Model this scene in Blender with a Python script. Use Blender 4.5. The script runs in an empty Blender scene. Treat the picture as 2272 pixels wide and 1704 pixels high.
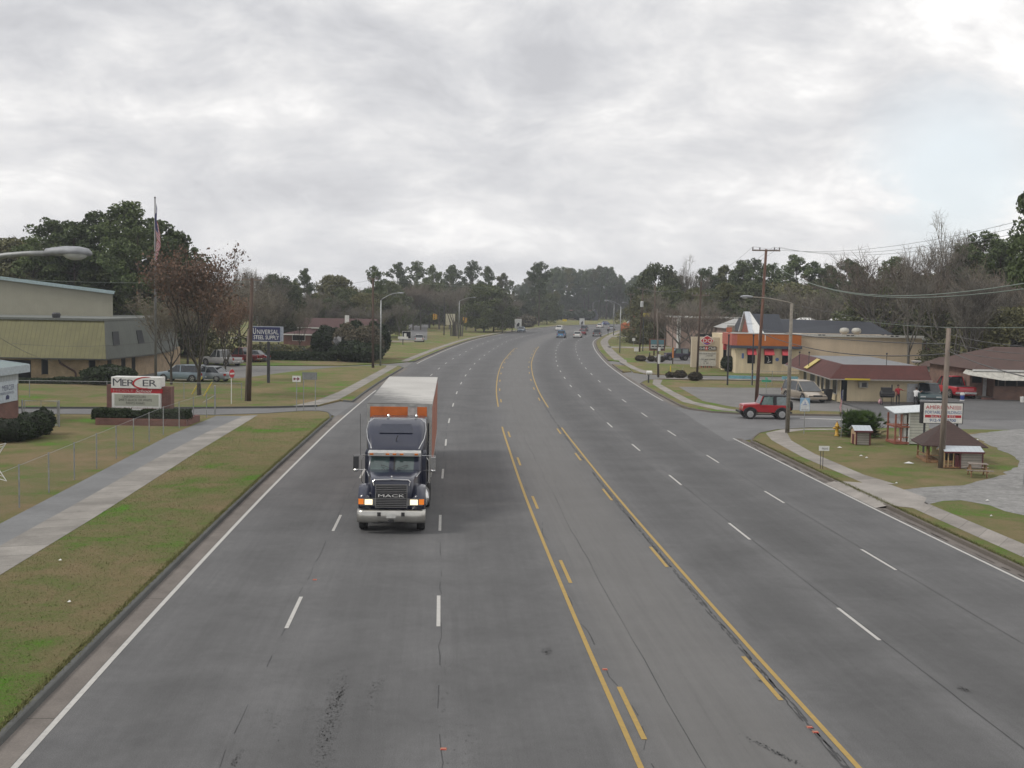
import bpy, math, random
import numpy as np
from mathutils import Vector, Matrix
R_ = math.radians
random.seed(7); rng = np.random.default_rng(7)
scene = bpy.context.scene
COL = scene.collection

# ------------------------------------------------------------------ camera (foot bridge, 8.25 m above the road)
FPX, CAMH = 2560.0, 8.25
PITCH, ROLL = math.atan(182/FPX), R_(1.0)
_F = Vector((0, math.cos(PITCH), -math.sin(PITCH))); _R0 = Vector((1, 0, 0)); _U0 = Vector((0, math.sin(PITCH), math.cos(PITCH)))
_R = _R0*math.cos(ROLL)+_U0*math.sin(ROLL); _U = -_R0*math.sin(ROLL)+_U0*math.cos(ROLL)
cd = bpy.data.cameras.new('camera'); cam = bpy.data.objects.new('camera', cd); COL.objects.link(cam)
cam.matrix_world = Matrix(((_R.x, _U.x, -_F.x, 0), (_R.y, _U.y, -_F.y, 0), (_R.z, _U.z, -_F.z, CAMH), (0, 0, 0, 1)))
cd.sensor_width = 36; cd.lens = 36*FPX/2272; cd.clip_end = 8000; cd.clip_start = .1
scene.camera = cam
scene.render.resolution_x, scene.render.resolution_y = 1024, 768
scene.view_settings.view_transform = 'Standard'; scene.view_settings.look = 'None'
scene.view_settings.gamma = 1; scene.view_settings.exposure = 0.12

# ------------------------------------------------------------------ sky and sun
SUN_EL, SUN_AZ = R_(45), R_(-108)      # azimuth from +Y towards +X : sun stands on the left
w = bpy.data.worlds.new('World'); scene.world = w; w.use_nodes = True
nt = w.node_tree; nt.nodes.clear()
def nn(nt, t, **k):
    n = nt.nodes.new(t)
    for a, b in k.items(): setattr(n, a, b)
    return n
def mth(nt, op, a, b=None, c=None, clamp=False):
    n = nn(nt, 'ShaderNodeMath', operation=op, use_clamp=clamp)
    for i, v in enumerate((a, b, c)):
        if v is None: continue
        if isinstance(v, (int, float)): n.inputs[i].default_value = v
        else: nt.links.new(v, n.inputs[i])
    return n.outputs[0]
def ramp(nt, fac, stops, interp='LINEAR'):
    n = nn(nt, 'ShaderNodeValToRGB'); cr = n.color_ramp; cr.interpolation = interp
    while len(cr.elements) > 1: cr.elements.remove(cr.elements[-1])
    for i, (p, c) in enumerate(stops):
        e = cr.elements[0] if i == 0 else cr.elements.new(p)
        e.position = p; e.color = (c if len(c) == 4 else (*c, 1)) if hasattr(c, '__len__') else (c, c, c, 1)
    nt.links.new(fac, n.inputs[0]); return n.outputs[0]
def mixc(nt, fac, a, b, mode='MIX'):
    n = nn(nt, 'ShaderNodeMix', data_type='RGBA', blend_type=mode)
    for i, v in ((0, fac), (6, a), (7, b)):
        if isinstance(v, (int, float)): n.inputs[i].default_value = v
        elif isinstance(v, tuple): n.inputs[i].default_value = (*v, 1) if len(v) == 3 else v
        else: nt.links.new(v, n.inputs[i])
    return n.outputs[2]
def noise(nt, vec, scale, detail=4, rough=.55, dist=0, dims='3D'):
    n = nn(nt, 'ShaderNodeTexNoise', noise_dimensions=dims)
    n.inputs['Scale'].default_value = scale; n.inputs['Detail'].default_value = detail
    n.inputs['Roughness'].default_value = rough; n.inputs['Distortion'].default_value = dist
    if vec is not None: nt.links.new(vec, n.inputs['Vector'])
    return n.outputs[0]
sky = nn(nt, 'ShaderNodeTexSky', sky_type='NISHITA', sun_disc=False, sun_elevation=SUN_EL, sun_rotation=SUN_AZ)
sky.dust_density = 2.0; sky.air_density = 1.0
tc = nn(nt, 'ShaderNodeTexCoord'); sep = nn(nt, 'ShaderNodeSeparateXYZ'); nt.links.new(tc.outputs['Generated'], sep.inputs[0])
dx, dy, dz = sep.outputs
zz = mth(nt, 'ADD', mth(nt, 'MAXIMUM', dz, 0.0), 0.40)
cb = nn(nt, 'ShaderNodeCombineXYZ')
nt.links.new(mth(nt, 'DIVIDE', dx, zz), cb.inputs[0]); nt.links.new(mth(nt, 'DIVIDE', dy, zz), cb.inputs[1]); cb.inputs[2].default_value = 11.3
pl = cb.outputs[0]
mp = nn(nt, 'ShaderNodeMapping'); mp.inputs['Scale'].default_value = (1.5, 1.6, 1); nt.links.new(pl, mp.inputs[0]); pl = mp.outputs[0]
n1 = noise(nt, pl, .9, 8, .55, .3); n2 = noise(nt, pl, 3.0, 9, .6, .25)
dens = mth(nt, 'ADD', mth(nt, 'MULTIPLY', n1, .52), mth(nt, 'MULTIPLY', n2, .48))
dens = mth(nt, 'SUBTRACT', dens, mth(nt, 'MULTIPLY', dx, .12))       # thinner cloud on the right
cloud = ramp(nt, dens, [(0.39, (9.8, 9.6, 9.3)), (0.435, (8.4, 8.3, 8.2)), (.47, (7.1, 7.05, 7.05)), (.51, (6.2, 6.2, 6.3)), (.555, (5.3, 5.35, 5.55)), (.61, (4.4, 4.45, 4.7))])
hzf = ramp(nt, dz, [(0.0, 1), (.10, .55), (.30, 0)])
cloud = mixc(nt, mth(nt, 'MULTIPLY', hzf, .55), cloud, (6.9, 6.85, 6.9))
# a pale gap of clear sky low on the right
hd = nn(nt, 'ShaderNodeVectorMath', operation='DISTANCE'); nt.links.new(tc.outputs['Generated'], hd.inputs[0])
hd.inputs[1].default_value = (.352, .93, .105)
gap = mth(nt, 'ADD', ramp(nt, hd.outputs['Value'], [(0.02, 1), (.19, 0)]), mth(nt, 'MULTIPLY', mth(nt, 'SUBTRACT', n2, .5), 2.6))
gap = mth(nt, 'MULTIPLY', ramp(nt, gap, [(.42, 0), (.8, 1)]), ramp(nt, hd.outputs['Value'], [(.03, .8), (.10, 0)]))
clear = mixc(nt, .85, sky.outputs[0], (7.4, 8.0, 8.3))
skyc = mixc(nt, gap, cloud, clear)
bg = nn(nt, 'ShaderNodeBackground'); bg.inputs[1].default_value = .116; nt.links.new(skyc, bg.inputs[0])
wo = nn(nt, 'ShaderNodeOutputWorld'); nt.links.new(bg.outputs[0], wo.inputs[0])
sl = bpy.data.lights.new('sun', 'SUN'); sl.energy = 1.75; sl.angle = R_(15); sl.color = (1, .955, .88)
so = bpy.data.objects.new('sun', sl); COL.objects.link(so)
sd = Vector((math.sin(SUN_AZ)*math.cos(SUN_EL), math.cos(SUN_AZ)*math.cos(SUN_EL), math.sin(SUN_EL)))
so.rotation_euler = (-sd).to_track_quat('-Z', 'Y').to_euler(); so.location = sd*60+Vector((0, 60, 0))

# ------------------------------------------------------------------ survey: points read off the photograph, laid on the ground
SV = {'A': (0, 400, 3.687), 'B': (0, 780, 3.687), 'C': (540, 540, 3.687), 'D': (1100, 540, 3.687), 'E': (1672, 340, 3.687),
      'F': (1672, 740, 3.687), 'T': (700, 780, 3.95), 'H': (1360, 600, 6.144), 'I': (1600, 680, 4.608), 'J': (1900, 820, 5.53),
      'K': (200, 780, 4.254), 'L': (1160, 600, 8.508), 'M': (0, 1100, 2.746), 'N': (1000, 1100, 1.739), 'O': (0, 0, .97359), 'S': (0, 0, 1),
      'P': (1990, 600, 5.53), 'Q': (840, 600, 6.506), 'V': (560, 600, 6.506)}
def ray(k, x, y):
    a, b, s = SV[k]; x = a+x/s; y = b+y/s
    return _F+_R*((x-1136)/FPX)+_U*((852-y)/FPX)
def G(k, x, y, z=0.0):
    d = ray(k, x, y); t = (z-CAMH)/d.z; return (d.x*t, d.y*t)
def AT(k, x, y, Y):
    d = ray(k, x, y); t = Y/d.y; return (d.x*t, CAMH+d.z*t)

# ------------------------------------------------------------------ materials
_M = {}
def new_mat(name):
    m = bpy.data.materials.new(name); m.use_nodes = True; t = m.node_tree
    b = t.nodes['Principled BSDF']; return m, t, b
def objco(t):
    return nn(t, 'ShaderNodeTexCoord').outputs['Object']
def bump(t, b, h, strength, dist=.02):
    n = nn(t, 'ShaderNodeBump'); n.inputs['Strength'].default_value = strength; n.inputs['Distance'].default_value = dist
    t.links.new(h, n.inputs['Height']); t.links.new(n.outputs[0], b.inputs['Normal'])
def pm(name, col, rough=.6, metal=0.0, var=.12, scale=6.0, bmp=0.0, spec=None, coat=0.0, streak=False):
    if name in _M: return _M[name]
    m, t, b = new_mat(name)
    v = objco(t)
    if streak:
        mp = nn(t, 'ShaderNodeMapping'); mp.inputs['Scale'].default_value = (1, 1, .12); t.links.new(v, mp.inputs[0]); v = mp.outputs[0]
    n = noise(t, v, scale, 6, .6)
    lo = tuple(max(0, c*(1-var*1.6)) for c in col); hi = tuple(min(1, c*(1+var*1.2)) for c in col)
    c = ramp(t, n, [(.3, lo), (.7, hi)])
    t.links.new(c, b.inputs['Base Color'])
    b.inputs['Roughness'].default_value = rough; b.inputs['Metallic'].default_value = metal
    if spec is not None: b.inputs['Specular IOR Level'].default_value = spec
    if coat: b.inputs['Coat Weight'].default_value = coat; b.inputs['Coat Roughness'].default_value = .06
    if bmp: bump(t, b, noise(t, v, scale*5, 4), bmp)
    _M[name] = m; return m
def paint(name, col): return pm(name, col, .3, 0, .05, 1.5, spec=.5, coat=.6)
def glassy(name, col=(.02, .025, .03)): return pm(name, col, .06, 0, .3, 1.2, spec=.9)
def emit(name, col, s):
    if name in _M: return _M[name]
    m, t, b = new_mat(name); b.inputs['Base Color'].default_value = (*col, 1); b.inputs['Emission Color'].default_value = (*col, 1)
    b.inputs['Emission Strength'].default_value = s; _M[name] = m; return m
def leafmat(name, col, var=.35, rough=.65):
    if name in _M: return _M[name]
    m, t, b = new_mat(name)
    g = nn(t, 'ShaderNodeNewGeometry'); oi = nn(t, 'ShaderNodeObjectInfo')
    f = mth(t, 'ADD', mth(t, 'MULTIPLY', g.outputs['Random Per Island'], .5), mth(t, 'MULTIPLY', oi.outputs['Random'], .5))
    lo = tuple(c*(1-var) for c in col); hi = (col[0]*(1+var*1.3), col[1]*(1+var), col[2]*(1+var*.6))
    t.links.new(ramp(t, f, [(.15, lo), (.85, hi)]), b.inputs['Base Color'])
    b.inputs['Roughness'].default_value = rough; b.inputs['Specular IOR Level'].default_value = .15
    _M[name] = m; return m
def bark(name, col): return pm(name, col, .9, 0, .35, 5, .4, spec=.1, streak=True)
def ribbed(name, col, freq, depth=.03, rough=.5, axis=0, metal=0, var=.1, duty=.12, dark=.55):
    """vertical (or other axis) standing seams: colour line + bump, in object space"""
    if name in _M: return _M[name]
    m, t, b = new_mat(name); v = objco(t); s = nn(t, 'ShaderNodeSeparateXYZ'); t.links.new(v, s.inputs[0])
    fr = mth(t, 'FRACT', mth(t, 'MULTIPLY', s.outputs[axis], freq))
    seam = mth(t, 'LESS_THAN', fr, duty)
    n = noise(t, v, .9, 6, .6); c = ramp(t, n, [(.3, tuple(x*(1-var*1.6) for x in col)), (.7, tuple(x*(1+var) for x in col))])
    t.links.new(mixc(t, seam, c, tuple(x*dark for x in col)), b.inputs['Base Color'])
    b.inputs['Roughness'].default_value = rough; b.inputs['Metallic'].default_value = metal
    bump(t, b, mth(t, 'SUBTRACT', 1.0, seam), .6, depth); _M[name] = m; return m
def brick(name, c1, c2, mortar, scale=1.0):
    if name in _M: return _M[name]
    m, t, b = new_mat(name); v = objco(t)
    s = nn(t, 'ShaderNodeSeparateXYZ'); t.links.new(v, s.inputs[0]); cb = nn(t, 'ShaderNodeCombineXYZ')
    t.links.new(mth(t, 'ADD', s.outputs[0], s.outputs[1]), cb.inputs[0]); t.links.new(s.outputs[2], cb.inputs[1])
    br = nn(t, 'ShaderNodeTexBrick'); t.links.new(cb.outputs[0], br.inputs['Vector'])
    br.inputs['Scale'].default_value = 1; br.inputs['Brick Width'].default_value = .22*scale; br.inputs['Row Height'].default_value = .075*scale
    br.inputs['Mortar Size'].default_value = .008*scale; br.inputs['Color1'].default_value = (*c1, 1); br.inputs['Color2'].default_value = (*c2, 1); br.inputs['Mortar'].default_value = (*mortar, 1)
    n = noise(t, v, 1.3, 6); t.links.new(mixc(t, 1.0, br.outputs[0], ramp(t, n, [(.3, .7), (.7, 1.15)]), 'MULTIPLY'), b.inputs['Base Color'])
    b.inputs['Roughness'].default_value = .85; _M[name] = m; return m
def shingle(name, col):
    if name in _M: return _M[name]
    m, t, b = new_mat(name); v = objco(t)
    n = noise(t, v, 14, 5, .7); n2 = noise(t, v, .7, 5, .6)
    s = nn(t, 'ShaderNodeSeparateXYZ'); t.links.new(v, s.inputs[0])
    row = mth(t, 'LESS_THAN', mth(t, 'FRACT', mth(t, 'MULTIPLY', s.outputs[2], 9.0)), .2)
    c = ramp(t, n, [(.3, tuple(x*.6 for x in col)), (.7, tuple(x*1.35 for x in col))])
    c = mixc(t, 1.0, c, ramp(t, n2, [(.3, .75), (.7, 1.15)]), 'MULTIPLY'); c = mixc(t, mth(t, 'MULTIPLY', row, .35), c, tuple(x*.4 for x in col))
    t.links.new(c, b.inputs['Base Color']); b.inputs['Roughness'].default_value = .9; _M[name] = m; return m

def grassmat():
    m, t, b = new_mat('lawn'); v = objco(t)
    a = noise(t, v, .16, 6, .62, .6); p = noise(t, v, .55, 6, .6, .8); f = noise(t, v, 9, 5, .75); ff = noise(t, v, 55, 3, .8)
    mix_ = mth(t, 'ADD', mth(t, 'MULTIPLY', a, .6), mth(t, 'MULTIPLY', p, .4))
    mix_ = mth(t, 'ADD', mix_, mth(t, 'MULTIPLY', mth(t, 'SUBTRACT', f, .5), .30))
    c = ramp(t, mix_, [(.36, (.235, .18, .108)), (.45, (.20, .168, .09)), (.52, (.162, .162, .073)), (.575, (.125, .168, .05)), (.64, (.095, .215, .028))])
    c = mixc(t, 1.0, c, ramp(t, ff, [(.32, .58), (.5, 1.0), (.68, 1.42)]), 'MULTIPLY')
    t.links.new(c, b.inputs['Base Color']); b.inputs['Roughness'].default_value = 1; b.inputs['Specular IOR Level'].default_value = .05
    bump(t, b, mth(t, 'ADD', ff, f), .9, .05); return m
def asphaltmat(name, base=.13, roadlike=False, warm=(1, 1, 1.02)):
    m, t, b = new_mat(name); v = objco(t)
    f = noise(t, v, 42, 4, .8); g = noise(t, v, .35, 6, .6, .4); h = noise(t, v, 3.2, 5, .65)
    c = ramp(t, g, [(.3, tuple(base*.84*x for x in warm)), (.7, tuple(base*1.14*x for x in warm))])
    c = mixc(t, 1.0, c, ramp(t, f, [(.35, .66), (.5, 1.0), (.65, 1.36)]), 'MULTIPLY')
    c = mixc(t, 1.0, c, ramp(t, h, [(.3, .93), (.7, 1.07)]), 'MULTIPLY')
    if 'gravel' in name:
        gr = noise(t, v, 2.2, 8, .8, .5); c = mixc(t, 1.0, c, ramp(t, gr, [(.38, .72), (.5, 1), (.62, 1.25)]), 'MULTIPLY')
    if roadlike:
        uv = nn(t, 'ShaderNodeUVMap'); s = nn(t, 'ShaderNodeSeparateXYZ'); t.links.new(uv.outputs[0], s.inputs[0])
        u, vv = s.outputs[0], s.outputs[1]
        # stretched noise along the lane, for tyre polish and oil drip
        cb = nn(t, 'ShaderNodeCombineXYZ'); t.links.new(mth(t, 'MULTIPLY', u, 1.1), cb.inputs[0]); t.links.new(mth(t, 'MULTIPLY', vv, .035), cb.inputs[1])
        st = noise(t, cb.outputs[0], 1.0, 5, .6, .3)
        wob = mth(t, 'MULTIPLY', mth(t, 'SUBTRACT', st, .5), 1.2)
        uu = mth(t, 'ADD', u, wob)
        dark = None
        for cx, wd, am in ((-11.1, .55, .12), (-7.45, .7, .15), (-3.75, .8, .15), (3.75, .75, .22), (7.15, .85, .26), (10.5, .8, .13)):
            d = mth(t, 'ABSOLUTE', mth(t, 'SUBTRACT', uu, cx))
            k = mth(t, 'MULTIPLY', ramp(t, mth(t, 'DIVIDE', d, wd*2.2), [(0, 1), (.45, .75), (1, 0)], 'EASE'), am)
            dark = k if dark is None else mth(t, 'ADD', dark, k)
        c = mixc(t, 1.0, c, ramp(t, mth(t, 'SUBTRACT', 1.0, dark), [(0, 0), (1, 1)]), 'MULTIPLY')
        tl = ramp(t, mth(t, 'ABSOLUTE', mth(t, 'ADD', u, -.1)), [(.0, 1), (.9, 1)])       # centre lane: lighter, warmer dust
        d = mth(t, 'DIVIDE', mth(t, 'ABSOLUTE', uu), 2.6)
        k = ramp(t, d, [(.3, 1), (1, 0)], 'EASE')
        c = mixc(t, mth(t, 'MULTIPLY', k, .55), c, tuple(base*x for x in (1.34, 1.31, 1.27)))
        cb3 = nn(t, 'ShaderNodeCombineXYZ'); t.links.new(mth(t, 'MULTIPLY', u, 5.0), cb3.inputs[0]); t.links.new(mth(t, 'MULTIPLY', vv, .12), cb3.inputs[1])
        c = mixc(t, 1.0, c, ramp(t, noise(t, cb3.outputs[0], 1.0, 6, .7), [(.33, .94), (.67, 1.06)]), 'MULTIPLY')
        stain = noise(t, cb.outputs[0], 3.1, 6, .7, .8)
        c = mixc(t, mth(t, 'MULTIPLY', ramp(t, stain, [(.55, 0), (.68, 1)]), .16), c, tuple(base*.5*x for x in (1, 1, 1)))
    t.links.new(c, b.inputs['Base Color']); b.inputs['Roughness'].default_value = .85; b.inputs['Specular IOR Level'].default_value = .3
    bump(t, b, f, .35, .008); _M[name] = m; return m
def concmat(name, col, joints=None):
    m, t, b = new_mat(name); v = objco(t)
    g = noise(t, v, .7, 7, .65, .3); f = noise(t, v, 22, 4, .7)
    c = ramp(t, g, [(.3, tuple(x*.74 for x in col)), (.7, tuple(x*1.14 for x in col))])
    c = mixc(t, 1.0, c, ramp(t, f, [(.3, .82), (.7, 1.14)]), 'MULTIPLY')
    if joints:
        uv = nn(t, 'ShaderNodeUVMap'); s = nn(t, 'ShaderNodeSeparateXYZ'); t.links.new(uv.outputs[0], s.inputs[0])
        k = mth(t, 'FRACT', mth(t, 'DIVIDE', s.outputs[1], joints))
        j = mth(t, 'LESS_THAN', k, .035/joints)
        pid = mth(t, 'FLOOR', mth(t, 'DIVIDE', s.outputs[1], joints))
        wn = nn(t, 'ShaderNodeTexWhiteNoise', noise_dimensions='1D'); t.links.new(pid, wn.inputs['W'])
        c = mixc(t, 1.0, c, ramp(t, wn.outputs[0], [(0, .86), (1, 1.1)]), 'MULTIPLY')
        c = mixc(t, mth(t, 'MULTIPLY', j, .7), c, tuple(x*.3 for x in col))
    t.links.new(c, b.inputs['Base Color']); b.inputs['Roughness'].default_value = .9; b.inputs['Specular IOR Level'].default_value = .2
    bump(t, b, f, .25, .01); _M[name] = m; return m
def markmat(name, col, wear=.5):
    m, t, b = new_mat(name); v = objco(t)
    n = noise(t, v, 6, 8, .75); f = noise(t, v, 60, 3, .8)
    k = ramp(t, mth(t, 'ADD', mth(t, 'MULTIPLY', n, .6), mth(t, 'MULTIPLY', f, .4)), [(.32, wear), (.46, 0)])
    t.links.new(mixc(t, k, ramp(t, n, [(.3, tuple(x*.82 for x in col)), (.7, col)]), (.13, .13, .125)), b.inputs['Base Color'])
    b.inputs['Roughness'].default_value = .7; _M[name] = m; return m

# ------------------------------------------------------------------ mesh building
class MB:
    def __init__(s): s.V = []; s.F = []; s.I = []; s.T = None
    def v(s, p):
        p = Vector(p)
        if s.T is not None: p = s.T @ p
        s.V.append(tuple(p)); return len(s.V)-1
    def f(s, idx, m=0): s.F.append(tuple(idx)); s.I.append(m)
    def poly(s, pts, m=0): s.f([s.v(p) for p in pts], m); return s
    def box(s, x0, x1, y0, y1, z0, z1, m=0):
        i = [s.v(p) for p in ((x0, y0, z0), (x1, y0, z0), (x1, y1, z0), (x0, y1, z0), (x0, y0, z1), (x1, y0, z1), (x1, y1, z1), (x0, y1, z1))]
        for q in ((3, 2, 1, 0), (4, 5, 6, 7), (0, 1, 5, 4), (1, 2, 6, 5), (2, 3, 7, 6), (3, 0, 4, 7)): s.f([i[k] for k in q], m)
        return s
    def hexa(s, b, t, m=0):
        """b, t: four bottom / top points, counter-clockwise"""
        i = [s.v(p) for p in list(b)+list(t)]
        for q in ((3, 2, 1, 0), (4, 5, 6, 7), (0, 1, 5, 4), (1, 2, 6, 5), (2, 3, 7, 6), (3, 0, 4, 7)): s.f([i[k] for k in q], m)
        return s
    def prism(s, poly, z0, z1, m=0, ms=None):
        a = sum(poly[i][0]*poly[(i+1) % len(poly)][1]-poly[(i+1) % len(poly)][0]*poly[i][1] for i in range(len(poly)))
        if a < 0: poly = poly[::-1]
        n = len(poly); b = [s.v((x, y, z0)) for x, y in poly]; t = [s.v((x, y, z1)) for x, y in poly]
        s.f(t, m)
        for i in range(n): s.f((b[i], b[(i+1) % n], t[(i+1) % n], t[i]), m if ms is None else ms)
        return s
    def prism_y(s, poly, y0, y1, m=0):
        """poly in xz extruded along y"""
        a = sum(poly[i][0]*poly[(i+1) % len(poly)][1]-poly[(i+1) % len(poly)][0]*poly[i][1] for i in range(len(poly)))
        if a < 0: poly = poly[::-1]
        n = len(poly); b = [s.v((x, y0, z)) for x, z in poly]; t = [s.v((x, y1, z)) for x, z in poly]
        s.f(b, m); s.f(t[::-1], m)
        for i in range(n): s.f((b[(i+1) % n], b[i], t[i], t[(i+1) % n]), m)
        return s
    def prism_x(s, poly, x0, x1, m=0):
        """poly in yz extruded along x"""
        a = sum(poly[i][0]*poly[(i+1) % len(poly)][1]-poly[(i+1) % len(poly)][0]*poly[i][1] for i in range(len(poly)))
        if a < 0: poly = poly[::-1]
        n = len(poly); b = [s.v((x0, y, z)) for y, z in poly]; t = [s.v((x1, y, z)) for y, z in poly]
        s.f(b[::-1], m); s.f(t, m)
        for i in range(n): s.f((b[i], b[(i+1) % n], t[(i+1) % n], t[i]), m)
        return s
    def tube(s, P, r, n=8, m=0, cap=True):
        P = [Vector(p) for p in P]; r = r if hasattr(r, '__len__') else [r]*len(P)
        rings = []; up = None
        for i, p in enumerate(P):
            d = (P[min(i+1, len(P)-1)]-P[max(i-1, 0)])
            if d.length < 1e-9: d = Vector((0, 0, 1))
            d.normalize()
            if up is None: up = Vector((0, 0, 1)) if abs(d.z) < .95 else Vector((1, 0, 0))
            a = d.cross(up)
            if a.length < 1e-4: a = d.cross(Vector((0, 1, 0)))
            a.normalize(); b = d.cross(a); up = -b if False else up
            rings.append([s.v(p+(a*math.cos(2*math.pi*k/n)+b*math.sin(2*math.pi*k/n))*r[i]) for k in range(n)])
        for i in range(len(P)-1):
            for k in range(n): s.f((rings[i][k], rings[i][(k+1) % n], rings[i+1][(k+1) % n], rings[i+1][k]), m)
        if cap: s.f(rings[0][::-1], m); s.f(rings[-1], m)
        return s
    def lathe(s, prof, n=16, m=0, c=(0, 0, 0), axis='z'):
        rings = []
        for r, z in prof:
            ring = []
            for k in range(n):
                a = 2*math.pi*k/n; x, y = r*math.cos(a), r*math.sin(a)
                p = (x, y, z) if axis == 'z' else ((z, x, y) if axis == 'x' else (y, z, x))
                ring.append(s.v((c[0]+p[0], c[1]+p[1], c[2]+p[2])))
            rings.append(ring)
        for i in range(len(prof)-1):
            for k in range(n): s.f((rings[i][k], rings[i][(k+1) % n], rings[i+1][(k+1) % n], rings[i+1][k]), m)
        s.f(rings[0][::-1], m); s.f(rings[-1], m); return s
    def loft(s, secs, m=0, closed=True, caps=True):
        R = [[s.v(p) for p in sec] for sec in secs]; n = len(secs[0])
        for i in range(len(R)-1):
            for k in range(n if closed else n-1): s.f((R[i][k], R[i][(k+1) % n], R[i+1][(k+1) % n], R[i+1][k]), m)
        if caps: s.f(R[0][::-1], m); s.f(R[-1], m)
        return s
    def ell(s, c, r, n=12, m=0, jit=0):
        rings = []
        for i in range(1, n//2):
            th = math.pi*i/(n//2)
            rings.append([s.v((c[0]+r[0]*math.sin(th)*math.cos(2*math.pi*k/n)*(1+random.uniform(-jit, jit)), c[1]+r[1]*math.sin(th)*math.sin(2*math.pi*k/n)*(1+random.uniform(-jit, jit)), c[2]-r[2]*math.cos(th))) for k in range(n)])
        lo = s.v((c[0], c[1], c[2]-r[2])); hi = s.v((c[0], c[1], c[2]+r[2]))
        for k in range(n):
            s.f((lo, rings[0][(k+1) % n], rings[0][k]), m); s.f((hi, rings[-1][k], rings[-1][(k+1) % n]), m)
        for i in range(len(rings)-1):
            for k in range(n): s.f((rings[i][k], rings[i][(k+1) % n], rings[i+1][(k+1) % n], rings[i+1][k]), m)
        return s
    def mesh(s, name, mats, smooth=False):
        me = bpy.data.meshes.new(name); me.from_pydata(s.V, [], s.F)
        for m in (mats if isinstance(mats, (list, tuple)) else [mats]): me.materials.append(m)
        me.polygons.foreach_set('material_index', s.I)
        if smooth: me.polygons.foreach_set('use_smooth', [True]*len(s.F))
        me.update(); return me
    def build(s, name, mats, parent=None, smooth=False, bevel=0):
        o = bpy.data.objects.new(name, s.mesh(name, mats, smooth)); COL.objects.link(o)
        if parent is not None: o.parent = parent
        if bevel:
            b = o.modifiers.new('b', 'BEVEL'); b.width = bevel; b.segments = 2; b.limit_method = 'ANGLE'
        return o
def tag(o, label=None, cat=None, group=None, kind=None):
    if label: o['label'] = label
    if cat: o['category'] = cat
    if group: o['group'] = group
    if kind: o['kind'] = kind
    return o
def thing(name, label, cat, loc=(0, 0, 0), rz=0, group=None):
    o = bpy.data.objects.new(name, None); COL.objects.link(o); o.empty_display_size = .3
    o.location = loc if len(loc) == 3 else (*loc, 0); o.rotation_euler = (0, 0, rz); return tag(o, label, cat, group)
KIDS = {}
def copy_tree(o, parent=None):
    c = o.copy(); COL.objects.link(c)
    if parent is not None: c.parent = parent
    for ch in [x for x in list(COL.objects) if x.parent is o]: copy_tree(ch, c)
    return c
def struct(o): o['kind'] = 'structure'; return o
def text(s, w, h, x, z, y, mat, parent, name='lettering', bold=.0, shear=0, ex=.004, face=None, depth=None):
    """letters centred at (x,z), standing in the plane y, read from -y"""
    cu = bpy.data.curves.new('t', 'FONT'); cu.body = s; cu.align_x = 'CENTER'; cu.extrude = 0; cu.offset = min(bold, .01) if 'M' not in s and 'W' not in s and 'N' not in s else 0; cu.shear = shear; cu.resolution_u = 3
    o = bpy.data.objects.new('t', cu); COL.objects.link(o)
    bpy.context.view_layer.update()
    me = bpy.data.meshes.new_from_object(o.evaluated_get(bpy.context.evaluated_depsgraph_get()))
    bpy.data.objects.remove(o)
    n = len(me.vertices); co = np.zeros(n*3); me.vertices.foreach_get('co', co); co = co.reshape(-1, 3)
    mn, mx = co.min(0), co.max(0); sx = w/(mx[0]-mn[0]); sz = h/(mx[1]-mn[1])
    X = (co[:, 0]-(mn[0]+mx[0])/2)*sx+x; Z = (co[:, 1]-(mn[1]+mx[1])/2)*sz+z
    if face: # face = (origin, xdir) on a turned board
        pass
    me.vertices.foreach_set('co', np.stack([X, np.full(n, y-ex), Z], 1).ravel()); me.update()
    me.materials.clear(); me.materials.append(mat); me.name = name
    ob = bpy.data.objects.new(name, me); COL.objects.link(ob); ob.parent = parent; return ob
# ------------------------------------------------------------------ the highway's course
CP = [(-40, 8.9), (-20, 7.3), (0, 5.75), (20, 4.4), (30, 3.72), (49, 2.6), (66, 1.8), (76, 1.36), (92, .88), (107, .52), (129, .36), (149, .5), (162, .75), (187, 1.6), (210, 2.6), (248, 4.9), (280, 8.4), (315, 13), (370, 22), (415, 32.5), (455, 50), (482, 75), (500, 110), (512, 160), (520, 230)]
_P = np.array([(x, y) for y, x in CP], float)
def catmull(P, k=12):
    P = np.vstack([2*P[0]-P[1], P, 2*P[-1]-P[-2]]); out = []
    for i in range(1, len(P)-2):
        for j in range(k):
            t = j/k; a, b, c, d = P[i-1:i+3]
            out.append(.5*((2*b)+(c-a)*t+(2*a-5*b+4*c-d)*t*t+(-a+3*b-3*c+d)*t**3))
    out.append(P[-2]); return np.array(out)
CL = catmull(_P)
for _ in range(14): CL[1:-1] = (CL[:-2]+2*CL[1:-1]+CL[2:])/4
_s = np.concatenate([[0], np.cumsum(np.hypot(*np.diff(CL, axis=0).T))]); 
SS = np.arange(0, _s[-1], 1.5); CX = np.interp(SS, _s, CL[:, 0]); CY = np.interp(SS, _s, CL[:, 1])
TX = np.gradient(CX, SS); TY = np.gradient(CY, SS); _n = np.hypot(TX, TY); TX /= _n; TY /= _n
def s_at(y): return float(np.interp(y, CY, SS))
def cp(s, off):
    x = np.interp(s, SS, CX); y = np.interp(s, SS, CY); tx = np.interp(s, SS, TX); ty = np.interp(s, SS, TY)
    return (float(x+ty*off), float(y-tx*off))
def offline(off, y0, y1, step=3.0):
    s0, s1 = s_at(y0), s_at(y1); n = max(2, int(abs(s1-s0)/step)+1)
    return [cp(s0+(s1-s0)*i/(n-1), off) for i in range(n)]
def heading(s): return math.atan2(-np.interp(s, SS, TX), np.interp(s, SS, TY))
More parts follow.
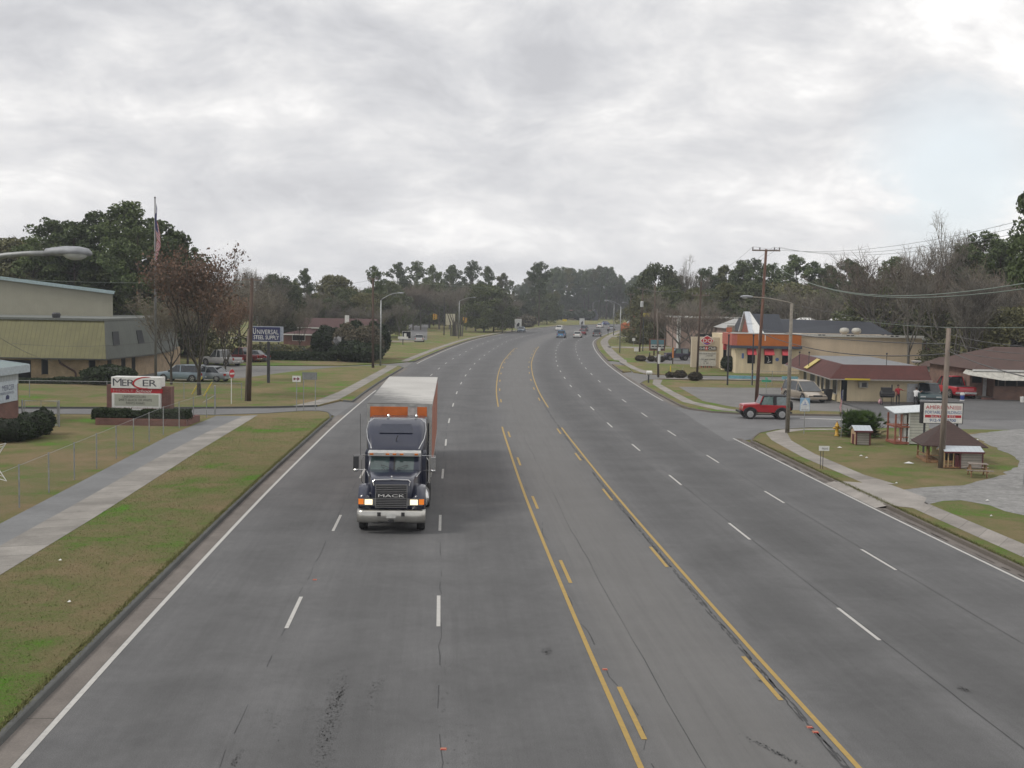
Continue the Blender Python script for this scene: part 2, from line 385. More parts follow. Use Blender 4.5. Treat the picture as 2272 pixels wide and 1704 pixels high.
def ribbon(mb, o0, o1, y0, y1, z0, z1=None, m=0, step=3.0, uv=None, jit=0, s0=None, s1=None):
    z1 = z0 if z1 is None else z1
    if s0 is None: s0, s1 = s_at(y0), s_at(y1)
    n = max(2, int(abs(s1-s0)/step)+1); pa = []; 
    for i in range(n):
        s = s0+(s1-s0)*i/(n-1); j0 = random.uniform(-jit, jit); j1 = random.uniform(-jit, jit)
        a = cp(s, o0+j0); b = cp(s, o1+j1); pa.append((mb.v((*a, z0)), mb.v((*b, z1))))
        if uv is not None: uv.append(((o0, s), (o1, s)))
    for i in range(n-1): mb.f((pa[i][0], pa[i][1], pa[i+1][1], pa[i+1][0]), m)
def setuv(o, uvv):
    me = o.data; l = me.uv_layers.new(name='UVMap'); li = np.zeros(len(me.loops), int); me.loops.foreach_get('vertex_index', li)
    l.data.foreach_set('uv', np.array(uvv, float)[li].ravel())
def strip(name, A, B, z, mat, joints=True):
    """strip between two polylines (resampled to arc length), uv.y = metres along"""
    def rs(P, k):
        P = np.array(P, float); d = np.concatenate([[0], np.cumsum(np.hypot(*np.diff(P, axis=0).T))]); u = np.linspace(0, d[-1], k)
        return np.stack([np.interp(u, d, P[:, 0]), np.interp(u, d, P[:, 1])], 1), d[-1]
    k = 60; a, L = rs(A, k); b, _ = rs(B, k); mb = MB(); uv = []
    for i in range(k): mb.v((*a[i], z)); mb.v((*b[i], z)); uv += [(0, L*i/(k-1)), (1, L*i/(k-1))]
    for i in range(k-1): mb.f((2*i, 2*i+1, 2*i+3, 2*i+2))
    o = mb.build(name, mat); setuv(o, uv); return struct(o)
def ragged(P, amp=.12, step=.8):
    out = []
    for i in range(len(P)):
        a = Vector(P[i]); b = Vector(P[(i+1) % len(P)]); n = max(1, int((b-a).length/step)) if (b-a).length < 40 else 1
        for k in range(n):
            p = a.lerp(b, k/n); out.append((p.x+random.gauss(0, amp)*(n > 1), p.y+random.gauss(0, amp*1.3)*(n > 1)))
    return out
def sheet(name, poly, z, mat):
    mb = MB(); a = sum(poly[i][0]*poly[(i+1) % len(poly)][1]-poly[(i+1) % len(poly)][0]*poly[i][1] for i in range(len(poly)))
    if a < 0: poly = poly[::-1]
    mb.poly([(x, y, z) for x, y in poly]); return struct(mb.build(name, mat))
def shift(P, d):
    P = np.array(P, float); T = np.gradient(P, axis=0); T /= np.maximum(np.hypot(*T.T), 1e-9)[:, None]
    return [tuple(x) for x in P+np.stack([-T[:, 1], T[:, 0]], 1)*d]
def slab(name, poly, z, mat):
    mb = MB(); mb.prism(poly, -.2, z); return struct(mb.build(name, mat))

LAWN = grassmat(); ROADM = asphaltmat('highway asphalt', .110, True); LOTM = asphaltmat('old asphalt', .15, warm=(1.03, 1, .97)); ST_M = asphaltmat('side street asphalt', .14)
ASW = asphaltmat('asphalt path', .165, warm=(.98, 1, 1.02)); DARKLOT = asphaltmat('dark asphalt', .095)
CONC = concmat('pale concrete', (.265, .25, .23), 1.5); CONC_R = concmat('worn concrete', (.27, .25, .23), 1.6); GUT = concmat('gutter concrete', (.165, .148, .135), 9.0); KERBM = concmat('kerb concrete', (.20, .205, .20), 3.0); KERBR = concmat('old kerb', (.25, .22, .19), 1.6)
WHITEP = markmat('white road paint', (.46, .45, .43), .85); YELP = markmat('yellow road paint', (.36, .24, .062), .85)
TAR = pm('tar', (.035, .035, .037), .7, var=.4, scale=9); GRAVM = None

sheet('ground', [(-2500, -400), (2500, -400), (2500, 4500), (-2500, 4500)], -.03, LAWN)
mb = MB(); uv = []; offs = np.linspace(-13.7, 12.85, 23); n = len(SS)
for i in range(0, n, 2):
    for o_ in offs:
        mb.v((*cp(SS[i], o_), 0)); uv.append((o_, SS[i]))
k = len(offs)
for i in range(len(range(0, n, 2))-1):
    for j in range(k-1): mb.f((i*k+j, i*k+j+1, (i+1)*k+j+1, (i+1)*k+j))
rd = mb.build('highway', ROADM); setuv(rd, uv); struct(rd)

# markings
LP = [(-12.95, -40, 105, .062), (-12.95, 150, 420, .062), (12.3, -40, 71, .055), (12.3, 98.5, 420, .06)]
mb = MB()
for o_, a, b, hw in LP: ribbon(mb, o_-hw, o_+hw, a, b, .008)
for o_, y0 in ((-9.35, 30.5), (-5.55, 30.65), (5.42, 29.4), (8.88, 37.0)):
    s = s_at(y0)-12.2*5
    while s < s_at(430):
        if s > 0: ribbon(mb, o_-.05, o_+.05, 0, 0, .008, s0=s-1.53, s1=s+1.53)
        s += 12.2
struct(mb.build('white_lane_markings', WHITEP))
mb = MB()
for a, b in ((-40, 76), (90.5, 205)):
    ribbon(mb, -2.025, -1.915, a, b, .008); ribbon(mb, 1.915, 2.025, a, b if b < 100 else 216, .008)
s = s_at(23.0)-12.2*4
while s < s_at(215):
    if s > 0 and not (76 < np.interp(s, SS, CY) < 90): ribbon(mb, -1.72, -1.61, 0, 0, .008, s0=s-1.5, s1=s+1.5); 
    s += 12.2
s = s_at(25.1)-12.2*4
while s < s_at(215):
    if s > 0 and not (76 < np.interp(s, SS, CY) < 90): ribbon(mb, 1.57, 1.68, 0, 0, .008, s0=s-1.5, s1=s+1.5)
    s += 12.2
struct(mb.build('yellow_lane_markings', YELP))
# open joints and tar in the carriageway
mb = MB()
def crack(o_, y0, y1, wd, amp=.03, step=.7, skip=0.0):
    s = s_at(y0); e = s_at(y1); prev = None; dr = 0
    while s < e:
        dr = dr*.8+random.gauss(0, amp); w_ = max(.004, wd*random.uniform(.35, 1.3)); a = cp(s, o_+dr-w_); b = cp(s, o_+dr+w_)
        ia, ib = mb.v((*a, .004)), mb.v((*b, .004))
        if prev and random.random() > skip: mb.f((prev[0], prev[1], ib, ia))
        prev = (ia, ib); s += step
crack(5.48, 10, 200, .022, .006); crack(8.95, 10, 200, .019, .006); crack(-.75, 10, 95, .008, .03, 1.5); [crack(1.80-.04*k, 12+k, 56, .022, .010, .2, .25) for k in range(3)]; crack(1.8, 60, 108, .05, .01, .5, .3)
crack(-9.42, 10, 150, .009, .02, .8, .35); crack(-5.5, 10, 60, .012, .03, .7, .5); crack(-1.8, 12, 60, .012, .05, .6, .5); crack(-5.6, 60, 110, .02, .01, 1, .3)
crack(12.55, 15, 71, .03, .02, .5, .3)
struct(mb.build('road_cracks', TAR))
mb = MB()
def blot(k, px_, py_, L_, W_, n, hd=0.0):
    x0, y0 = G(k, px_, py_)
    for _ in range(n):
        a = random.gauss(0, L_/2.4); b_ = random.gauss(0, W_/2.2); cx, cy = x0+b_-a*math.tan(hd), y0+a; r = random.uniform(.004, .022); m = random.randint(5, 7); ph = random.random()*6
        mb.poly([(cx+math.cos(ph+6.283*i/m)*r*random.uniform(.5, 1.2), cy+math.sin(ph+6.283*i/m)*r*random.uniform(.8, 2.4), .0045) for i in range(m)])
blot('O', 715, 1550, 3.6, .26, 700, .06); blot('O', 735, 1500, 1.2, .08, 120); blot('O', 812, 1490, 1.6, .16, 120); blot('O', 510, 1640, .6, .07, 70); blot('O', 1180, 1408, .35, .16, 110); blot('O', 1675, 1625, .9, .10, 150, .5); blot('O', 2085, 1490, .30, .2, 90); blot('O', 1640, 1470, .2, .06, 20); blot('O', 955, 1480, 2.5, .2, 60); blot('O', 1010, 1600, 2, .5, 60); blot('O', 620, 1560, 2, .5, 60)
struct(mb.build('tar_spots', pm('oil spot', (.078, .078, .079), .8)))
# kerbs, gutters
def kerb(mbk, P, w_=.15, h=.14, side=1):
    """kerb along polyline P, widening to its left (side 1) or right"""
    P = np.array(P, float); T = np.gradient(P, axis=0); T /= np.hypot(*T.T)[:, None]; N = np.stack([-T[:, 1], T[:, 0]], 1)*side
    secs = []
    for i in range(len(P)):
        a = P[i]; b = P[i]+N[i]*w_
        secs.append([(a[0], a[1], -.05), (a[0]+N[i][0]*.03, a[1]+N[i][1]*.03, h-.02), (a[0]+N[i][0]*.06, a[1]+N[i][1]*.06, h), (b[0], b[1], h), (b[0], b[1], -.05)])
    mbk.loft(secs, 0, False, False)
KL = -13.55; KR = 12.85
mb = MB(); uv = []
def gut(a, b, o0, o1):
    m0 = len(mb.V); ribbon(mb, o0, o1, a, b, .004, m=0, step=1.5)
    s0, s1 = s_at(a), s_at(b); n = (len(mb.V)-m0)//2
    for i in range(n): s = s0+(s1-s0)*i/max(1, n-1); uv.extend([(0, s), (1, s)])
gut(-40, 82, KL, KL+.52); gut(92, 141, KL, KL+.5); gut(153, 420, KL, KL+.5); gut(-40, 71, KR-.42, KR); gut(93, 420, KR-.4, KR)
o = mb.build('gutter', GUT); setuv(o, uv); struct(o)
kl1 = offline(KL, -40, 79)+[(-12.75, 81.3), (-13.1, 82.6), (-13.9, 83.5), (-15.3, 83.2), (-17.4, 81.0), (-20.5, 79.3), (-40, 77), (-120, 70)]
nl2 = [(-120, 75.5), (-40, 81.8), (-24.9, 84.3), (-18.1, 86.2), (-14.9, 87.9)]
kl2 = [(-13.6, 92.6), (-12.75, 92.0)]+offline(KL, 93.5, 138)+[(-13.3, 140.2), (-13.9, 142.6)]
kl3 = [(-13.6, 152.9)]+offline(KL, 155, 460)
kr0 = offline(KR, -40, 47)
kr1 = offline(KR, 53, 69)+[(15.0, 71.4), (15.9, 74), (17.6, 76.3), (20, 77.7), (23, 78.3), (28, 78.6)]
kr2 = [(25.5, 87.5), (17.6, 87.4), (15.4, 88.6), (14.0, 91)]+offline(KR, 94, 119)+[(13.7, 121.5), (14.6, 124.5), (16.5, 126.5), (20, 127.3), (60, 128.5)]
kr3 = [(60, 136.2), (18, 135), (15.6, 135.8), (14.6, 138.5)]
kr4 = offline(KR, 139, 156)
kr5 = offline(KR, 166, 460)
mb = MB()
for P_, sd_ in ((kl1, 1), (nl2, -1), (kl2, 1), (kl3, 1)): kerb(mb, P_, side=sd_)
struct(mb.build('kerb_left', KERBM))
mb = MB()
for P_, sd_ in ((kr0, -1), (kr1, -1), (kr2, -1), (kr4, -1), (kr5, -1)): kerb(mb, P_, side=sd_)
struct(mb.build('kerb_right', KERBR))
ZL = .115
k1s, k2s, k3s = shift(kl1, .12), shift(kl2, .12), shift(kl3, .12); n2l = shift(nl2, -.1); r0s, r1s, r2s, r5s = shift(kr0, -.12), shift(kr1, -.12), shift(kr2, -.12), shift(kr5, -.12)
slab('lawn_left_near', k1s[:-1]+[(-120, 70.3), (-160, 60), (-160, -40)], ZL, LAWN)
n2s = [(-120, 105), (-60, 108), (-30, 113), (-27.2, 116.4), (-23.8, 131), (-21, 138), (-16.4, 143.6), (-14.0, 142.8)]
slab('lawn_left_middle', [(-13.85, 92.9)]+n2l[::-1]+n2s+k2s[::-1][1:-1], ZL, LAWN)
n2n = [(-14, 153.5), (-16.0, 148.3), (-21, 141.5), (-32.3, 139.2), (-80, 139), (-160, 141)]
slab('lawn_left_far', k3s+[(-160, 700)]+n2n[::-1], ZL, LAWN)
sheet('side_street_left', [(-12.4, 81), (-12.4, 92.3), (-14, 92.8)]+nl2[::-1]+[(-140, 73)]+[(-120, 70.5)]+kl1[::-1][1:6], .003, ST_M)
sheet('car_park_left', [(-13.2, 141.5)]+n2s[::-1]+[(-120, 139.5)]+n2n[::-1][2:]+[(-13.2, 154)], .003, LOTM)
slab('lawn_right_near', r0s+r1s+[(120, 80), (160, 80), (160, -40)], ZL, LAWN)
slab('lawn_right_middle', r2s+[(150, 129), (150, 87.9), (26.2, 87.9)], ZL, LAWN)
kr3b = [(150, 136.6)]+kr3
slab('lawn_right_beyond', kr3b+[(15.2, 157.5), (15.5, 164), (14.3, 166)]+r5s+[(600, 480), (600, 137)], ZL, LAWN)
slab('verge_island', shift(kr4, -.12)+[(15.2, 152), (14.9, 140)][:1]+[(15.0, 150), (14.4, 139.5)], ZL, LAWN)
sheet('side_street_right', [(13.2, 70), (15.3, 71.4), (15.9, 74), (17.6, 76.3), (20, 77.7), (23, 78.3), (28, 78.6), (150, 80), (150, 87.4), (25, 87.5), (17.6, 87.4), (15.4, 88.6), (13.2, 93)], .003, ST_M)
sheet('driveway_right', [(13.2, 119.5), (14.6, 124.5), (16.5, 126.5), (20, 127.3), (150, 129), (150, 136.5), (18, 135), (15.6, 135.8), (14.6, 138.5), (15.2, 157), (15.6, 165), (13.5, 167), (13.3, 158), (13.9, 139), (13.2, 138)], .003, LOTM)
# pavements and paths on the lawns
Z1 = ZL+.006
swO = [(-17.4, -40), (-17.5, 20), (-18.0, 40.2), (-18.5, 47.1), (-19.2, 56.5), (-20.0, 67.2), (-20.2, 78.6)]
swM = [(-15.2, -40), (-15.6, 20), (-16.4, 36.4), (-16.95, 45.4), (-17.75, 57), (-18.3, 69), (-18.4, 78.9)]
swI = [(-13.8, -40), (-14.0, 20), (-14.9, 36.5), (-15.2, 42), (-16.45, 60), (-17.2, 73), (-17.6, 79.8)]
strip('asphalt_path', swO, swM, Z1, ASW); strip('concrete_footpath', swM, swI, Z1+.004, CONC)
strip('footpath_left', [(-16.6, 87.1), (-15.6, 92), (-15.2, 101), (-15.3, 139.6), (-15.6, 143)], [(-14.8, 88.2), (-14.0, 93.5), (-14.0, 101), (-14.15, 139.6), (-14.2, 142.4)], Z1, CONC)
strip('footpath_far_left', offline(KL-1.9, 153, 420), offline(KL-.9, 153, 420), Z1, CONC_R)
strip('footpath_right_near', offline(KR+2.0, -40, 48.5), offline(KR+.9, -40, 46.8), Z1, CONC_R)
strip('footpath_right', [(17.9, 53.2), (17.3, 56), (16.9, 63.8), (17.1, 70), (17.9, 74.6), (19.5, 76.2), (24, 77)], [(16.5, 52.6), (16.35, 55), (15.85, 62.2), (15.9, 70), (16.4, 74), (18.2, 76.6), (24, 77.9)], Z1, CONC_R)
strip('footpath_right_middle', [(19.0, 88.6), (17.2, 90.8), (15.4, 97), (15.2, 107), (15.2, 118), (16.3, 124.8)], [(18.6, 87.8), (16.2, 89.4), (14.4, 96.5), (14.3, 107), (14.4, 118), (15.4, 125.4)], Z1, CONC_R)
strip('footpath_right_far', offline(KR+2.6, 167, 420), offline(KR+1.0, 167, 420), Z1, CONC_R)
strip('footpath_entrance', [(16.9, 136), (16.0, 146), (15.9, 160), (16.6, 168)], [(15.5, 136), (15.05, 146), (15.0, 160), (15.4, 168)], Z1+.002, CONC_R)
# dropped-kerb aprons
def apron(name, P, Q, mat):
    mb = MB(); n = len(P)
    for p, q in zip(P, Q): mb.v((*p, .007)); mb.v((*q, ZL+.012))
    for i in range(n-1): mb.f((2*i, 2*i+2, 2*i+3, 2*i+1))
    return struct(mb.build(name, mat))
LIPM = asphaltmat('lot edge asphalt', .11)
APR = concmat('apron concrete', (.29, .27, .25))
apron('driveway_apron', offline(KR-.45, 46.6, 53.2), offline(KR+.12, 46.6, 53.2), APR)
apron('lot_edge', [(25.3, 86.7), (60, 86.5), (150, 86.5)], [(25.3, 88.0), (60, 88.0), (150, 88.0)], LIPM)
sheet('driveway_slab', [cp(s_at(46.6), KR+.1), cp(s_at(53.2), KR+.1), (17.6, 52.9), (18.0, 49.4), (16.8, 46.6)], ZL+.012, APR)
# gravel yard and lots on the right
GRAVM = asphaltmat('grey gravel yard', .20, warm=(1.0, .99, .97))
yard = [G('F', *p, ZL) for p in ((1180, 1276), (1400, 1262), (1700, 1245), (1900, 1200), (2050, 1150), (2150, 1090), (2175, 1040), (2080, 980), (1950, 920), (1830, 860), (1700, 830))]+[(35, 79.2), (60, 79.2), (95, 79), (95, 20), (36, 38)]+[G('F', *p, ZL) for p in ((2212, 1490), (1950, 1420), (1700, 1365), (1550, 1370), (1380, 1385))]
sheet('gravel_yard', ragged(yard, .09, .7), Z1, GRAVM)
sheet('asphalt_lot', [(25.6, 87.95), (38, 87.95), (70, 87.95), (70, 99), (60, 99), (48, 101), (42, 112), (36, 112), (36, 99), (28, 99), (28.2, 88.6)], Z1, DARKLOT)
sheet('cracked_lot', [(18.5, 91.5), (26.0, 90.2), (28.2, 88.6), (28.4, 116.3), (25.5, 115.3), (20.8, 114.4), (16.6, 114.6), (16.3, 98), (17.6, 93.5)], Z1, LOTM)
sheet('car_park_right', [(18.8, 160), (25.6, 159), (34, 141), (140, 145), (140, 190), (26, 190), (19.5, 176)], Z1, LOTM)
strip('far_driveway', [(18, 214), (40, 216), (90, 226)], [(18, 220), (40, 222), (90, 233)], Z1, CONC_R)
strip('farther_driveway', [(24, 283), (60, 286)], [(26, 293), (60, 296)], Z1, CONC_R)
strip('back_road_left', [(-23, 232), (-30, 331), (-36, 400)], [(-17.5, 236), (-24.5, 331), (-29, 400)], Z1, ST_M)
strip('back_road_cross', [(-20, 229), (-40, 233), (-80, 236)], [(-14.6, 225), (-38, 226), (-80, 229)], Z1+.004, CONC_R)
mb = MB()
ribbon(mb, -.2, .2, 0, 0, 0, s0=0, s1=3) if False else None
mb.poly([(21.4, 85.2, .009), (25.0, 84.6, .009), (25.0, 85.1, .009), (21.5, 85.6, .009)])
struct(mb.build('stop_bar', WHITEP))
mb = MB(); mb.tube([(16, 125.6, .2), (150, 127.0, .2)], .09, 4); struct(mb.build('white_kerb_lip', APR))
# long grass at the kerb edge
def fringe(name, P, dens, w_, h, mat, side=1, z=ZL):
    P = np.array(P); d = np.concatenate([[0], np.cumsum(np.hypot(*np.diff(P, axis=0).T))]); n = int(d[-1]*dens)
    u = rng.uniform(0, d[-1], n); x = np.interp(u, d, P[:, 0])+rng.normal(0, w_, n)-side*w_; y = np.interp(u, d, P[:, 1])+rng.normal(0, .03, n)
    a = rng.uniform(0, 6.28, n); l = rng.uniform(.4, 1.2, n)*h; V = np.zeros((n, 3, 3)); bw = .012+.0*a
    V[:, 0] = np.stack([x-np.cos(a)*bw, y-np.sin(a)*bw, np.full(n, z)], 1); V[:, 1] = np.stack([x+np.cos(a)*bw, y+np.sin(a)*bw, np.full(n, z)], 1)
    V[:, 2] = np.stack([x+rng.normal(0, .04, n)+side*.03, y+rng.normal(0, .04, n), z+l], 1)
    me = bpy.data.meshes.new(name); me.from_pydata(V.reshape(-1, 3).tolist(), [], np.arange(n*3).reshape(-1, 3).tolist()); me.materials.append(mat)
    o = bpy.data.objects.new(name, me); COL.objects.link(o); return o
GRB = leafmat('grass blades', (.12, .13, .058), .5)
g1 = fringe('grass', offline(KL-.17, 14, 79), 220, .05, .075, GRB); tag(g1, 'long dark grass fringing the left kerb', 'grass', kind='stuff')
g2 = fringe('grass', offline(KR+.17, 30, 69), 160, .06, .09, GRB, -1); tag(g2, 'rough grass spilling over the right kerb', 'grass', kind='stuff')
n = 26000; u = rng.uniform(15, 78, n)**1.0; t = rng.uniform(0, 1, n)
V = []
P1 = np.array(offline(KL-.2, 12, 79, 1.0)); px = np.interp(u, P1[:, 1], P1[:, 0]); q1 = np.array(swI); qx = np.interp(u, q1[:, 1], q1[:, 0]); x = px+(qx-px)*t
a = rng.uniform(0, 6.28, n); V = np.zeros((n, 3, 3)); z = ZL-.003; bw = .012
V[:, 0] = np.stack([x-np.cos(a)*bw, u-np.sin(a)*bw, np.full(n, z)], 1); V[:, 1] = np.stack([x+np.cos(a)*bw, u+np.sin(a)*bw, np.full(n, z)], 1); V[:, 2] = np.stack([x+rng.normal(0, .03, n), u+rng.normal(0, .03, n), z+rng.uniform(.015, .05, n)], 1)
me = bpy.data.meshes.new('grass'); me.from_pydata(V.reshape(-1, 3).tolist(), [], np.arange(n*3).reshape(-1, 3).tolist()); me.materials.append(LAWN)
o = bpy.data.objects.new('grass', me); COL.objects.link(o); tag(o, 'short mown grass of the verge between footpath and left kerb', 'grass', kind='stuff')
# ------------------------------------------------------------------ vegetation
def quads(C, size, flat=0.0, rg=rng):
    """random leaf cards: centres C (n,3); returns verts (4n,3)"""
    n = len(C); a = rg.normal(size=(n, 3)); a /= np.linalg.norm(a, axis=1)[:, None]; b = rg.normal(size=(n, 3)); b[:, 2] *= (1-flat); a[:, 2] *= (1-flat)
    b -= a*(a*b).sum(1)[:, None]/np.maximum((a*a).sum(1), 1e-6)[:, None]; b /= np.maximum(np.linalg.norm(b, axis=1), 1e-6)[:, None]
    s = (size*rg.uniform(.6, 1.3, n))[:, None]
    return np.stack([C-a*s-b*s*.35, C+a*s*.2-b*s*.6, C+a*s+b*s*.3, C-a*s*.1+b*s*.65], 1).reshape(-1, 3)
def fmesh(name, V, mats, k=4, idx=None, smooth=False):
    n = len(V)//k; me = bpy.data.meshes.new(name)
    me.vertices.add(len(V)); me.vertices.foreach_set('co', np.ascontiguousarray(V, dtype=np.float32).ravel())
    me.loops.add(n*k); me.loops.foreach_set('vertex_index', np.arange(n*k)); me.polygons.add(n); me.polygons.foreach_set('loop_start', np.arange(n)*k)
    me.update(); me.validate()
    for m in mats: me.materials.append(m)
    return me
def branchmesh(segs, n=4):
    """segs: list of (p0,p1,r0,r1) -> MB"""
    mb = MB()
    for p0, p1, r0, r1 in segs: mb.tube([p0, p1], [r0, r1], n if r0 > .03 else 3, cap=False)
    return mb
PINE_B = bark('pine bark', (.075, .06, .05)); GREY_B = bark('grey bark', (.13, .12, .105)); DARK_B = bark('dark bark', (.07, .062, .052)); TWIG = leafmat('bare twigs', (.16, .152, .135), .3, .9); TWIGR = leafmat('reddish twigs', (.15, .13, .112), .3, .9)
PINE_G = leafmat('pine needles', (.075, .105, .046), .4); OAK_G = leafmat('evergreen oak leaves', (.075, .095, .046), .4); OLIVE = leafmat('olive foliage', (.12, .125, .065), .35)
RUST = leafmat('rusty autumn leaves', (.15, .10, .075), .35); HEDGE = leafmat('hedge leaves', (.03, .046, .024), .4); BROWN = leafmat('dry brush', (.125, .115, .085), .3)
BUSHM = leafmat('shrub leaves', (.04, .05, .025), .4); YPINE = leafmat('yellowish needles', (.095, .105, .048), .35)
def ptrunk(H, r, lean=.02, seed=0):
    rd_ = random.Random(seed); P = []; x = y = 0
    for i in range(9):
        P.append((x, y, H*i/8)); x += rd_.gauss(0, lean*H/8*1.2); y += rd_.gauss(0, lean*H/8*1.2)
    return P
def pine(seed, H=20, W=4.2, base=.42, mat=PINE_G, dens=1.0, card=.21):
    rd_ = random.Random(seed); rg = np.random.default_rng(seed); P = ptrunk(H*.97, .2, .025, seed); segs = []
    r0 = H*.0135
    at = lambda f: Vector([np.interp(f*8, range(9), [p[k] for p in P]) for k in range(3)])
    C = []; nb = int(34*dens)
    for i in range(nb):
        f = base+(1-base)*(i+rd_.random())/nb; p = at(min(f, .99)); t = (f-base)/(1-base)
        L = W*max(.2, 1-t**3)*(.55+.6*rd_.random())*(.6+.4*min(1, t*3.2))+.25; a = rd_.uniform(0, 6.283)
        up = rd_.uniform(-.1, .45)+.5*t; d = Vector((math.cos(a), math.sin(a), up)).normalized()
        m = p+d*L*.55+Vector((0, 0, -.1*L*.3)); e = p+d*L+Vector((0, 0, .12*L))
        segs += [(p, m, r0*.32*(1-t*.6), r0*.2*(1-t*.5)), (m, e, r0*.2*(1-t*.5), .02)]
        k = max(2, int(L*1.3))
        for j in range(k):
            c = p.lerp(e, 1-.62*j/k)+Vector((rd_.gauss(0, .35), rd_.gauss(0, .35), rd_.gauss(0, .22)+.25)); R = rd_.uniform(.55, 1.0)
            q = rg.normal(size=(int(92*R), 3)); q /= np.linalg.norm(q, axis=1)[:, None]; q *= rg.uniform(.35, 1, (len(q), 1))**.5*np.array([R*1.05, R*1.05, R*.8])
            C.append(q+np.array(c))
    tb = MB(); tb.tube(P, [r0*(1-.8*i/8) for i in range(9)], 7, cap=False)
    for s in segs: tb.tube([s[0], s[1]], [s[2], s[3]], 3, cap=False)
    return tb.mesh('trunk', PINE_B, True), fmesh('crown', quads(np.vstack(C), card, .0, rg), [mat])
def broad(seed, H=13, W=6, base=.18, mat=OAK_G, card=.19, n=130, bk=DARK_B, per=150, gap=.9):
    rd_ = random.Random(seed); rg = np.random.default_rng(seed); P = ptrunk(H*.62, .2, .03, seed); tb = MB(); r0 = H*.018
    tb.tube(P, [r0*(1-.6*i/8) for i in range(9)], 7, cap=False); C = []
    for i in range(n):
        a = rd_.uniform(0, 6.283); t = rd_.random(); zf = base+(1-base)*t; prof = math.sin(math.pi*min(1, .22+.74*t))**.6
        rr = W*prof*math.sqrt(rd_.uniform(.18, 1)); c = Vector((rr*math.cos(a), rr*math.sin(a), H*zf*.93))
        if i % 3 == 0:
            s = Vector(P[3]).lerp(Vector(P[8]), rd_.random()); tb.tube([s, s.lerp(c, .55)+Vector((0, 0, .3)), c], [r0*.35, r0*.2, .03], 4, cap=False)
        R = rd_.uniform(.7, 1.35)*W/6; q = rg.normal(size=(int(per*gap), 3)); q /= np.linalg.norm(q, axis=1)[:, None]; q *= rg.uniform(.3, 1, (len(q), 1))**.5*np.array([R*1.2, R*1.2, R*.8]); C.append(q+np.array(c))
    return tb.mesh('trunk', bk, True), fmesh('crown', quads(np.vstack(C), card, 0, rg), [mat])
def bare(seed, H=13, W=1.0, twig=TWIG, bk=GREY_B, leaves=None, nleaf=0, up=.5, stems=1, fork=.25, depth=5, tw=.021):
    rd_ = random.Random(seed); rg = np.random.default_rng(seed); tb = MB(); tips = []; r0 = H*.0135/(stems**.4)
    tw_segs = []
    def grow(p, d, L, r, k):
        n = 3; P = [p]; q = p; dd = d.copy()
        for i in range(n):
            dd = (dd+Vector((rd_.gauss(0, .12), rd_.gauss(0, .12), rd_.gauss(.04, .08)))).normalized(); q = q+dd*L/n; P.append(q)
        if k >= 2: tb.tube(P, [r, r*.88, r*.76, r*.62], 5 if k > 3 else 3, cap=False)
        else: tw_segs.append((P[0], P[3], max(r, tw)))
        if k == 0: tips.append(q); return
        nb = 3 if k > 3 else rd_.choice((3, 4, 4, 5))
        for i in range(nb):
            t = rd_.uniform(.35, 1) if i else 1.0; b = P[0].lerp(P[3], t) if t < 1 else P[3]
            ax = Vector((rd_.gauss(0, 1), rd_.gauss(0, 1), rd_.gauss(0, .5))).normalized(); nd = (dd+ax*rd_.uniform(.35, .8)*W+Vector((0, 0, up*.35))).normalized()
            grow(b, nd, L*rd_.uniform(.58, .82), r*.58, k-1)
    for s in range(stems):
        a = rd_.uniform(0, 6.28); d0 = Vector((math.cos(a)*.25*(stems > 1), math.sin(a)*.25*(stems > 1), 1)).normalized()
        p = Vector((0, 0, 0)); q = p+d0*H*fork; tb.tube([p, p.lerp(q, .5)+Vector((rd_.gauss(0, .05), 0, 0)), q], [r0*1.25, r0, r0*.9], 7, cap=False)
        for i in range(4 if stems == 1 else 3):
            a = i*2*math.pi/4+rd_.uniform(-.5, .5); nd = Vector((math.cos(a)*.55*W, math.sin(a)*.55*W, .85)).normalized() if i else Vector((rd_.gauss(0, .1), rd_.gauss(0, .1), 1))
            grow(q-d0*H*fork*.3*(i > 0)*rd_.random(), nd, H*.29, r0*.62, depth-1)
    V = []
    for a, b, r in tw_segs:
        d = (b-a); s = d.cross(Vector((rd_.gauss(0, 1), rd_.gauss(0, 1), rd_.gauss(0, 1)))).normalized()*r; V += [a-s, a+s, b+s*.5, b-s*.5]
        for _ in range(2):   # side sprigs
            c = a.lerp(b, rd_.uniform(.2, 1)); e = c+Vector((rd_.gauss(0, 1), rd_.gauss(0, 1), rd_.gauss(.4, .8))).normalized()*d.length*.6
            s2 = (e-c).cross(Vector((rd_.gauss(0, 1), rd_.gauss(0, 1), rd_.gauss(0, 1)))).normalized()*r*.7; V += [c-s2, c+s2, e+s2*.4, e-s2*.4]
    V = np.array([tuple(v) for v in V]); tr = tb.mesh('trunk', bk, True)
    mx = V[:, 2].max(); 
    cr = fmesh('crown', V, [twig])
    if leaves:
        T = np.array([tuple(t) for t in tips]); T = T[rg.integers(0, len(T), nleaf)]+rg.normal(0, .38, (nleaf, 3)); L = quads(T, .11, 0, rg)
        cr = fmesh('crown', np.vstack([V, L]), [twig, leaves]); mi = np.zeros(len(cr.polygons), int); mi[len(V)//4:] = 1; cr.polygons.foreach_set('material_index', mi)
    return tr, cr, mx
